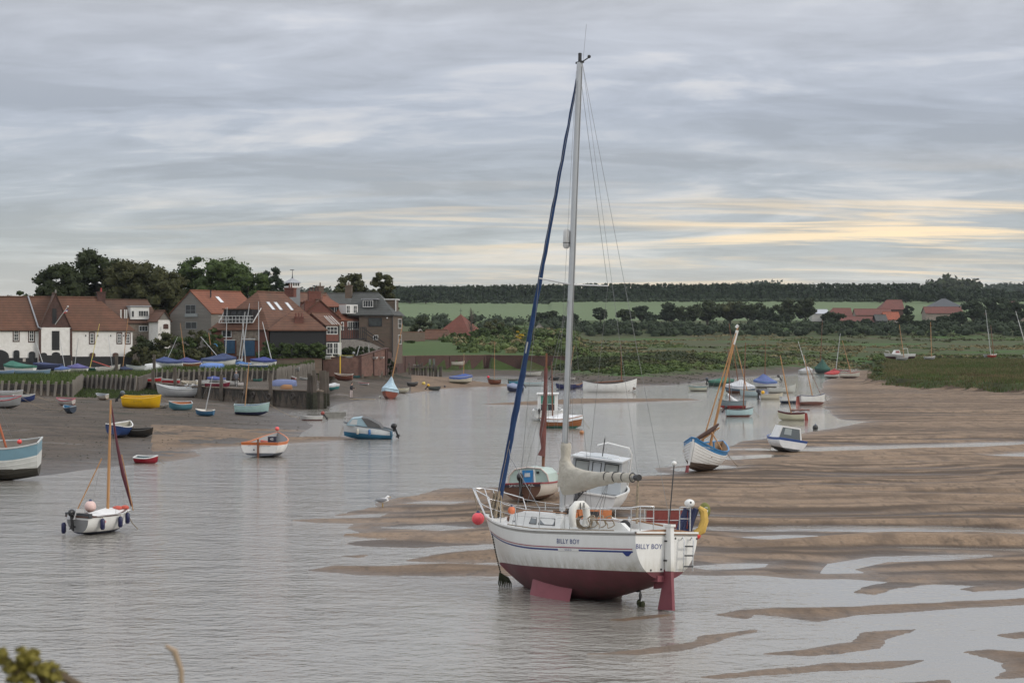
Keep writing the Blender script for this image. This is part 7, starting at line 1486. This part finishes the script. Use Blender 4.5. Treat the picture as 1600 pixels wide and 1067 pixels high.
def clouds(C,Rd,n,size,seed=0,core=.82,flat=.85):
    """leaf clumps: C (k,3) centres, Rd (k,) radii; returns verts, tri faces"""
    r=np.random.RandomState(seed); C=np.asarray(C,float); Rd=np.asarray(Rd,float); k=len(C)
    d=r.randn(k,n,3); d/=np.linalg.norm(d,axis=2,keepdims=True); d[...,2]=np.where(d[...,2]<-.3,-d[...,2]*.6,d[...,2])
    rr=Rd[:,None,None]*r.uniform(.72,1.18,(k,n,1)); pos=C[:,None,:]+d*rr*np.array([1,1,flat])
    pos=pos.reshape(-1,3); N=len(pos); a=r.randn(N,3); a/=np.linalg.norm(a,axis=1,keepdims=True); b=np.cross(a,d.reshape(-1,3)+.3*r.randn(N,3)); b/=np.linalg.norm(b,axis=1,keepdims=True)+1e-9
    s=np.repeat(size*np.ones(k)*1.0,n)[:,None]*r.uniform(.6,1.35,(N,1))
    v=np.stack([pos-a*s*.5,pos+b*s*.45,pos+a*s*.5,pos-b*s*.45],1).reshape(-1,3); i=np.arange(N)*4; f=np.concatenate([np.stack([i,i+1,i+2],1),np.stack([i,i+2,i+3],1)])
    if core:
        cv=(C[:,None,:]+_iv[None]*Rd[:,None,None]*core*np.array([1,1,flat])*r.uniform(.85,1.1,(k,12,1))).reshape(-1,3); cf=(_if[None]+(np.arange(k)*12)[:,None,None]).reshape(-1,3)+len(v); v=np.concatenate([v,cv]); f=np.concatenate([f,cf])
    return v,f
def tree(label,px,ytop,wpx,Y,mat='mid',zb=None,group=None,n=None,name='tree',trunk=.25,seed=None,leaf=.40,cone=False,cn=None,skew=0,trunkpx=None):
    seed=seed or int(px*7+ytop); r=np.random.RandomState(seed); p=P(px,ytop,Y); g=hz(p.x,p.y) if zb is None else zb; H_=p.z-g; Wd=wpx*Y/F
    k=cn or 60; cz=H_*(trunk+(1-trunk)*.5); hz2=H_*(1-trunk)*.5
    pts=[];rad=[]
    while len(pts)<k:
        q=r.uniform(-1,1,3)
        if (np.abs(q)**2.7).sum()>1 or np.linalg.norm(q)<.3: continue
        cr=r.uniform(.20,.32)*min(Wd/2,hz2*1.6)
        w_=1.0
        if cone: w_=(1-(q[2]+1)/2)*.95+.08
        elif q[2]<-.4: w_=.8
        pts.append((q[0]*(Wd/2-cr)*w_+skew*q[2],q[1]*(Wd/2-cr)*w_,cz+q[2]*(hz2-cr*.8))); rad.append(cr)
    v,f=clouds(pts,rad,n or 70,leaf,seed,flat=.8)
    e=empty(name,(p.x,p.y,g),label=label,cat='tree' if name!='shrub' else 'shrub',group=group)
    mesh_np('crown',v,f,LM[mat],False,e)
    mb=MB(); tr_=max(.12,Wd*.035); mb.tube([(0,0,-.5),(0.1,0,H_*trunk),(0,.1,cz)],[tr_*1.3,tr_,tr_*.6],7)
    for j in range(5):
        q=pts[r.randint(k)]; mb.tube([(0,0,H_*trunk*.8+.3),(q[0]*.5,q[1]*.5,(H_*trunk+q[2])/2),tuple(q)],[tr_*.5,tr_*.35,tr_*.15],5)
    mb.build('trunk',m_bark,e); return e
V1='tall trees standing behind the village'
tree('small rounded tree at far left behind the granary roof',30,452,50,320,'mid',zb=4.5,group=V1)
tree('dark wide evergreen left of the tallest tree behind the granary',95,407,95,312,'dark',zb=4.5,group=V1,cn=95)
tree('tallest dark ragged topped tree behind the granary hoist gable',150,386,100,318,'dark',zb=4.5,group=V1,cn=100)
tree('dark olive round crowned tree behind the granary chimney',205,399,110,314,'brownish',zb=4.5,group=V1,cn=95)
tree('brown green lower tree above the cottage roof',255,414,95,310,'brownish',zb=4.5,group=V1,cn=85)
tree('dark tree with narrow top behind the timber house',303,396,70,325,'mid',zb=4.5,group=V1,cn=75)
tree('broad bright green domed tree behind the timber house ridge',352,397,110,322,'mid',zb=4.5,group=V1,cn=100)
tree('green tree filling behind the boathouse roof',388,412,80,318,'mid',zb=4.5,group=V1,cn=70)
tree('dark layered pine with open side branches left of the cupola tower',424,414,48,320,'pine',zb=4.5,group=V1,cn=38,leaf=.32)
tree('low dark conifer spur just left of the cupola tower',442,440,36,316,'pine',zb=4.5,group=V1,cn=30)
tree('left round crowned tree behind the slate roofs',549,421,62,335,'brownish',zb=4.5,group=V1,cn=90,trunk=.15)
tree('right ragged tree behind the brown house roof',596,421,46,332,'brownish',zb=4.5,group=V1,cn=70,trunk=.15)
tree('lower tree spreading right of the brown house chimney',606,448,34,334,'brownish',zb=4.5,group=V1,cn=30)
V2='bushes around the village'
def bush(label,px,ytop,wpx,Y,mat='mid',hm=None,group=V2,k=22,seed=None,leaf=.28,name='shrub'): return tree(label,px,ytop,wpx,Y,mat,group=group,n=45,name=name,trunk=-.05,cn=k,leaf=leaf,seed=seed)
for a in ((216,533,40,262,'brownish','brown tinged bush touching the granary corner'),(232,514,50,272,'dark','dark bush below the cottage window'),(262,516,56,270,'brownish','olive bush below the white outhouse'),(285,524,54,264,'mid','green bush behind the blue covered dinghies'),(312,512,50,268,'brownish','olive bush before the timber house'),(334,512,40,266,'mid','green bush left of the boathouse window'),(248,545,60,258,'brownish','low tangled bush behind the white dinghies'),(300,543,60,258,'brownish','low tangled bush behind the tan mast'),(338,535,34,262,'brownish','bush behind the small blue sign')): bush(a[5],*a[:4],a[4],k=26)
for a in ((415,532,44,263,'left end of the clipped hedge before the black store'),(442,532,44,262.5,'second dome of the hedge before the black store'),(470,534,44,262.5,'third dome of the hedge before the black store'),(496,534,38,262.5,'right end dome of the hedge before the black store')): bush(a[4],*a[:4],'mid',k=30)
for a in ((545,540,34,283,'dark ivy hedge under the retaining wall, left part'),(568,540,34,284,'dark ivy hedge under the retaining wall, middle part'),(588,543,26,285,'dark ivy hedge under the retaining wall, right part'),(500,560,20,264,'ivy clump at the left end of the quay wall'),(610,560,14,278,'ivy hanging on the corner of the yard wall')): bush(a[4],*a[:4],'dark',k=20)
for a in ((640,532,26,420,'mid','small green bush before the garden wall'),(660,493,48,470,'dark','round dark bush left of the pyramid roofed barn'),(652,512,30,470,'mid','green bush below the round dark one'),(720,518,40,438,'mid','light bush at the foot of the barn'),(755,512,46,450,'mid','bush right of the barn'),(790,505,50,470,'mid','taller bush behind the gorse'),(770,498,44,480,'brownish','grey green bush behind the bare tree'),(745,528,50,420,'light','pale scrubby bush above the harbour wall'),(800,525,60,425,'mid','bush above the harbour wall by the blue jib'),(838,518,44,440,'mid','bush right of the gorse'),(868,520,50,430,'dark','dark bush left of the yacht mast'),(820,535,60,405,'mid','low bush along the harbour wall'),(870,537,60,400,'light','low pale bush at the harbour wall end')): bush(a[5],*a[:4],a[4],k=26,leaf=.35)
bush('bright yellow flowering gorse bush',812,514,16,424,'yellow',k=10); 
# bare tree
p=P(736,485,455); g=hz(p.x,p.y); e=empty('bare_tree',(p.x,p.y,g),label='leafless grey tree beside the pyramid roofed barn',cat='tree'); mb=MB(); hh=p.z-g
mb.tube([(0,0,0),(.1,0,hh*.5),(0,0,hh*.9)],[.16,.11,.04],6); mb.build('trunk',pm('bare_bark',(.10,.085,.07),.9,.2),e); mb=MB()
for k in range(60):
    z=rnd.uniform(.3,.95)*hh; a=rnd.uniform(0,2*PI); l_=rnd.uniform(.8,2.6)*(1.15-z/hh); mb.tube([(0,0,z*.8),(l_*.5*math.cos(a),l_*.5*math.sin(a),z+.3),(l_*math.cos(a),l_*math.sin(a),z+rnd.uniform(.5,1.4))],[.05,.035,.02],4)
tag(mb.build('twigs',pm('bare_bark',(.10,.085,.07),.9,.2),e),kind='stuff')
# hedgerow and field trees
V3='trees along the far field edge'
for a in ((938,479,26,830,'far','pale round tree standing alone in the field'),(978,482,34,800,'dark','dark tree right of the topping lift line'),(1003,476,36,815,'far','grey green tree with broken crown'),(1020,490,30,800,'far','low tree right of the grey green one'),(1048,471,42,800,'far','tree at the left end of the dark grove'),(1075,475,50,790,'dark','dark tree second in the grove'),(1105,468,56,800,'dark','broad dark tree in the grove left half'),(1140,468,60,805,'brownish','broad brown green tree in the middle of the grove'),(1172,468,60,800,'dark','broad dark tree in the grove right half'),(1198,480,36,790,'far','lower tree at the right end of the grove'),(1232,462,50,810,'dark','tall dark tree left of the clearing post'),(1258,462,44,812,'dark','dark rounded tree before the field strip'),(1222,488,40,780,'far','low tree before the tall dark pair'),(1300,487,46,775,'far','round bush tree left of the farm'),(1328,500,34,770,'far','low tree before the long farm range'),(1356,498,28,765,'far','small tree before the farm barn'),(1420,476,18,770,'pine','narrow dark conifer in the middle of the farm'),(1414,490,26,765,'dark','dark bush by the farm track'),(1522,468,50,800,'far','large green tree right of the cowshed'),(1500,486,36,780,'far','tree before the cowshed end'),(1474,492,30,770,'far','small tree below the cowshed'),(1558,462,56,830,'far','large tree behind the right hand houses'),(1590,470,36,790,'far','tree between the right hand houses'),(1572,484,48,775,'far','tree in front of the pale gabled house'),(1545,488,44,778,'far','tree before the small red cottage'),(1440,500,26,765,'far','bush on the green paddock edge'),(895,488,22,780,'far','small hedge tree right of the yacht mast'),(862,484,24,800,'dark','dark tree on the field left of the yacht mast'),(845,487,30,790,'far','tree above the white cottage'),(882,492,26,785,'far','low tree beside the yacht mast')):
    tree(a[5],*a[:4],a[4],group=V3,n=36,cn=36,leaf=.85,trunk=.08)
# long hedges: one mass each
def mass(name,pts,rad,n,size,mat,seed=1,kind='stuff',core=.82,flat=.85):
    v,f=clouds(pts,rad,n,size,seed,core,flat); return tag(mesh_np(name,v,f,LM[mat],False),kind=kind)
r=np.random.RandomState(77)
def strip(px0,px1,Y0,Y1,n,zoff,hmax,r0,r1):
    px=r.uniform(px0,px1,n); Y=r.uniform(Y0,Y1,n); X=(px-800)/F*Y; z=heights(X,Y)[0]; rad=r.uniform(r0,r1,n); return np.stack([X,Y,z+zoff+r.uniform(0,hmax,n)],1),rad
p_,q_=strip(840,1620,715,775,560,.2,1.8,1.0,2.5); mass('hedgerow',p_,q_,26,.9,'far',2)
p_,q_=strip(600,900,700,860,70,.2,1.5,1.8,3.4); mass('hedgerow',p_,q_,26,.9,'far',3)
# pine plantation on the skyline
PT=[];PR=[]
for row,Y in enumerate((1165,1180,1200)):
    for px in np.arange(600,1640,4.2 if row==0 else 6):
        px=px+r.uniform(-2,2); top=np.interp(px,[600,700,960,1000,1250,1430,1470,1560,1640],[447,447,443,444,443.5,443,450,452,464])+r.uniform(-1.6,1.8)+(row==0)*r.uniform(0,3); zt=P(px,top,Y).z; X=(px-800)/F*Y; g=P(0,473,Y).z
        zs_=np.linspace(g+1,zt-1.3,5)
        for j,zz_ in enumerate(zs_): PT.append((X+r.uniform(-.4,.4),Y+r.uniform(-1,1),zz_)); PR.append((2.6,2.5,2.2,1.8,1.25)[j]*r.uniform(.8,1.15))
mass('pine_plantation',PT,PR,14,1.2,'pine',4,flat=1.1)
p_,q_=strip(600,1600,1135,1150,300,.2,.8,1.3,2.0); mass('plantation_hedge',p_,q_,12,1.0,'far',5)
# wood further back
def farwood(name,label,poly,Y,mat='far',rr=(7,12),n=60,seed=1):
    C=[];Q=[]
    for k in range(n):
        px=r.uniform(poly[0][0],poly[-1][0]); t=np.interp(px,[a for a,b in poly],[b for a,b in poly]); rad=r.uniform(*rr); zt=P(px,t,Y).z; C.append(((px-800)/F*Y,Y+r.uniform(-20,20),zt-rad-r.uniform(0,14))); Q.append(rad)
    o=mass(name,C,Q,30,4.0,mat,seed); return o
farwood('distant_wood','',[(1090,447),(1120,440),(1160,437),(1195,435.5),(1214,437),(1224,446)],2300,n=120,rr=(7,12))
farwood('distant_grove','',[(1450,440),(1458,431),(1485,428),(1515,431),(1532,440)],1700,n=60,rr=(5,9),seed=3,mat='dark')
farwood('distant_wood','',[(1535,444),(1560,439),(1600,437),(1680,436)],2300,n=100,rr=(8,12),seed=5)
farwood('distant_wood','',[(430,446),(520,444),(620,446)],1600,n=60,rr=(5,8),seed=7)
# mixed trees in front of the plantation
for px,yt,wd_ in ((640,455,34),(665,457,30),(720,460,26),(1375,459,30),(1415,452,36),(1450,460,30),(1478,452,34),(1510,455,36)): tree('rounded deciduous tree %s in front of the pine plantation'%{640:'leftmost',665:'second from left',720:'third from left',1375:'behind the farm barn ridge',1415:'above the farm conifer',1450:'left of the slate barn',1478:'over the slate barn',1510:'right of the slate barn'}[px],px,yt,wd_,1120,'far',group='trees before the pine plantation',n=30,cn=30,leaf=1.1,trunk=.05)
# marsh scrub and tussocks
def scat(n,Y0,Y1,px0,px1,cond=None,seed=0):
    rr=np.random.RandomState(seed); Y=rr.uniform(Y0,Y1,n); px=rr.uniform(px0,px1,n); X=(px-800)/F*Y; z,a,b,m,hd_,lw_,pi_,u=heights(X,Y); k=np.ones(n,bool)
    if cond is not None: k=cond(X,Y,z,a,b,m,hd_,lw_)
    return np.stack([X[k],Y[k],z[k]],1),rr
c,rr=scat(5200,298,470,820,1380,lambda X,Y,z,a,b,m,h,l:(z>1.15),1); rad=rr.uniform(.35,.95,len(c))*np.interp(c[:,1],[300,470],[.75,1.4]); fld=fbm(c[:,0]/13,c[:,1]/26,3,60)+rr.uniform(-.05,.05,len(c)); hgt=fbm(c[:,0]/8,c[:,1]/12,2,66); c[:,2]+=rad*.15; rad=rad*(.55+1.0*hgt)
for k,(lo,hi,mat) in enumerate(((0,.38,'dark'),(.38,.47,'brownish'),(.47,.56,'grass'),(.56,.63,'mid'),(.63,2,'light'))):
    q=(fld>=lo)&(fld<hi); mass('marsh_scrub',c[q],rad[q],15,.42,mat,70+k,flat=.6)
c,rr=scat(3800,440,740,800,1640,lambda X,Y,z,a,b,m,h,l:fbm(X/22,Y/30,2,80)>.42,11); rad=rr.uniform(.5,1.5,len(c)); fld=fbm(c[:,0]/40,c[:,1]/34,3,61)+rr.uniform(-.03,.03,len(c)); c[:,2]-=rad*.1
for k,(lo,hi,mat) in enumerate(((0,.42,'brownish'),(.42,.54,'grass'),(.54,.60,'light'),(.60,2,'straw'))):
    q=(fld>=lo)&(fld<hi); mass('marsh_scrub',c[q],rad[q],11,.8,mat,80+k,flat=.38)
for mat,seed,n in (('mid',21,260),('grass',22,260),('straw',23,90)):
    c,rr=scat(n,385,640,690,900,lambda X,Y,z,a,b,m,h,l:(Y>425)|(X/Y>-.03),seed); rad=rr.uniform(.7,1.8,len(c)); c[:,2]+=rad*.2; mass('bank_scrub',c,rad,26,.55,mat,seed,flat=.75)
def blades(name,pts,h,mat,seed=0,lean=.35,wd_=.10):
    rr=np.random.RandomState(seed); n=len(pts); a=rr.uniform(0,2*PI,n); w_=np.stack([np.cos(a),np.sin(a),np.zeros(n)],1)*wd_/2; hh=h*rr.uniform(.5,1.3,n)[:,None]; tip=pts+np.stack([rr.uniform(-lean,lean,n),rr.uniform(-lean,lean,n),np.ones(n)],1)*hh
    v=np.stack([pts-w_,pts+w_,tip],1).reshape(-1,3); f=np.arange(n*3).reshape(-1,3); return tag(mesh_np(name,v,f,LM[mat],False),kind='stuff')
for mat,seed,n,h in (('grass',31,40000,.55),('straw',32,34000,.6),('light',33,22000,.5),('rust',34,26000,.55)):
    c,rr=scat(n,225,430,1355,1640,lambda X,Y,z,a,b,m,h,l:(m>.4)&(fbm(X/11,Y/16,3,90+seed)>(.44 if seed!=31 else .36)),seed); blades('marsh_grass_blades',c,h*.75,mat,seed)
for mat,seed,n in (('grass',41,26000),('light',42,14000),('mid',43,12000)):
    c,rr=scat(n,197,262,-30,510,lambda X,Y,z,a,b,m,h,l:(h>.3)&(h<(9 if seed!=43 else 14)),seed); blades('bank_grass_blades',c,.48,mat,seed)
c,rr=scat(9000,198,240,90,250,lambda X,Y,z,a,b,m,h,l:(h<0)&(h>-7),51); blades('slope_grass_blades',c,.25,'mid',51)
# grey sandbank weed: dark wrack patches on the left foreshore and gravel
c,rr=scat(3500,100,260,-20,640,lambda X,Y,z,a,b,m,h,l:(a>.6)&(h<0)&(fbm(X/7,Y/3,3,120)>.60),61); v,f=clouds(c,rr.uniform(.025,.08,len(c)),3,.06,62,core=.9,flat=.5); tag(mesh_np('seaweed_and_stones',v,f,pm('wrack',(.05,.048,.032),.9,.5,3),False),kind='stuff')
c,rr=scat(2500,290,345,640,1300,lambda X,Y,z,a,b,m,h,l:(a>.5)&(z<1.3)&(fbm(X/6,Y/4,3,121)>.5),63); v,f=clouds(c,rr.uniform(.08,.28,len(c)),3,.15,64,core=.9,flat=.5); tag(mesh_np('shore_stones',v,f,pm('wrack',(.05,.048,.032),.9,.5,3),False),kind='stuff')
# foreground plants on the bank by the camera
def fgplant(px,py,Y,label,mat,kind):
    p=P(px,py,Y); g=hz(p.x,p.y); e=empty('umbellifer' if kind==0 else 'grass_stem',(p.x,p.y,g),label=label,cat='plant'); h=p.z-g
    if kind==0:
        MB().tube([(.5,0,0),(.30,0,h*.75),(.16,0,h-.09),(.06,0,h-.03)],[.016,.014,.011,.008],6).build('stem',pm('plant_stem',(.09,.06,.03),.7,.2),e)
        for (ox,oz,rr_) in ((-.040,-.002,.022),(-.01,-.022,.02),(.008,-.002,.018),(.03,-.028,.022),(.0,-.042,.02),(.05,-.032,.018)):
            MB().tube([(.05,0,h-.08),(ox,0,h+oz)],.004,5).build('branch',pm('plant_stem',(.09,.06,.03),.7,.2),e)
            v,f=clouds([(ox+nr.randn()*.008,nr.randn()*.01,h+oz+nr.randn()*.006) for _ in range(7)],[rr_*.5]*7,30,.010,int(ox*1000)+200,core=.7); mesh_np('flower_head',v,f,pm('umbel',(.20,.17,.03),.8,.4,60),False,e)
    else:
        MB().tube([(.02,0,0),(.01,0,h*.7),(.006,0,h-.045),(-.006,0,h-.01),(-.022,0,h)],[.003,.003,.005,.006,.003],6).build('stem',pm('dry_stem',(.34,.25,.17),.8,.2),e)
fgplant(38,1026,3.2,'out of focus yellow green umbellifer plant in the bottom left corner','mid',0); fgplant(278,1008,3.4,'single blurred dry grass stem at the bottom edge','straw',1)
# thin evening haze over the whole scene
hz_=bpy.data.materials.new('haze_air_volume'); hz_.use_nodes=True; hn=hz_.node_tree.nodes; hn.clear(); ho=hn.new('ShaderNodeOutputMaterial'); hv=hn.new('ShaderNodeVolumePrincipled'); hv.inputs['Color'].default_value=(.80,.88,.97,1); hv.inputs['Density'].default_value=.000045; hz_.node_tree.links.new(hv.outputs[0],ho.inputs['Volume'])
tag(MB().box((-4700,-60,-2.5),(4700,4300,150)).build('haze',hz_),kind='stuff')
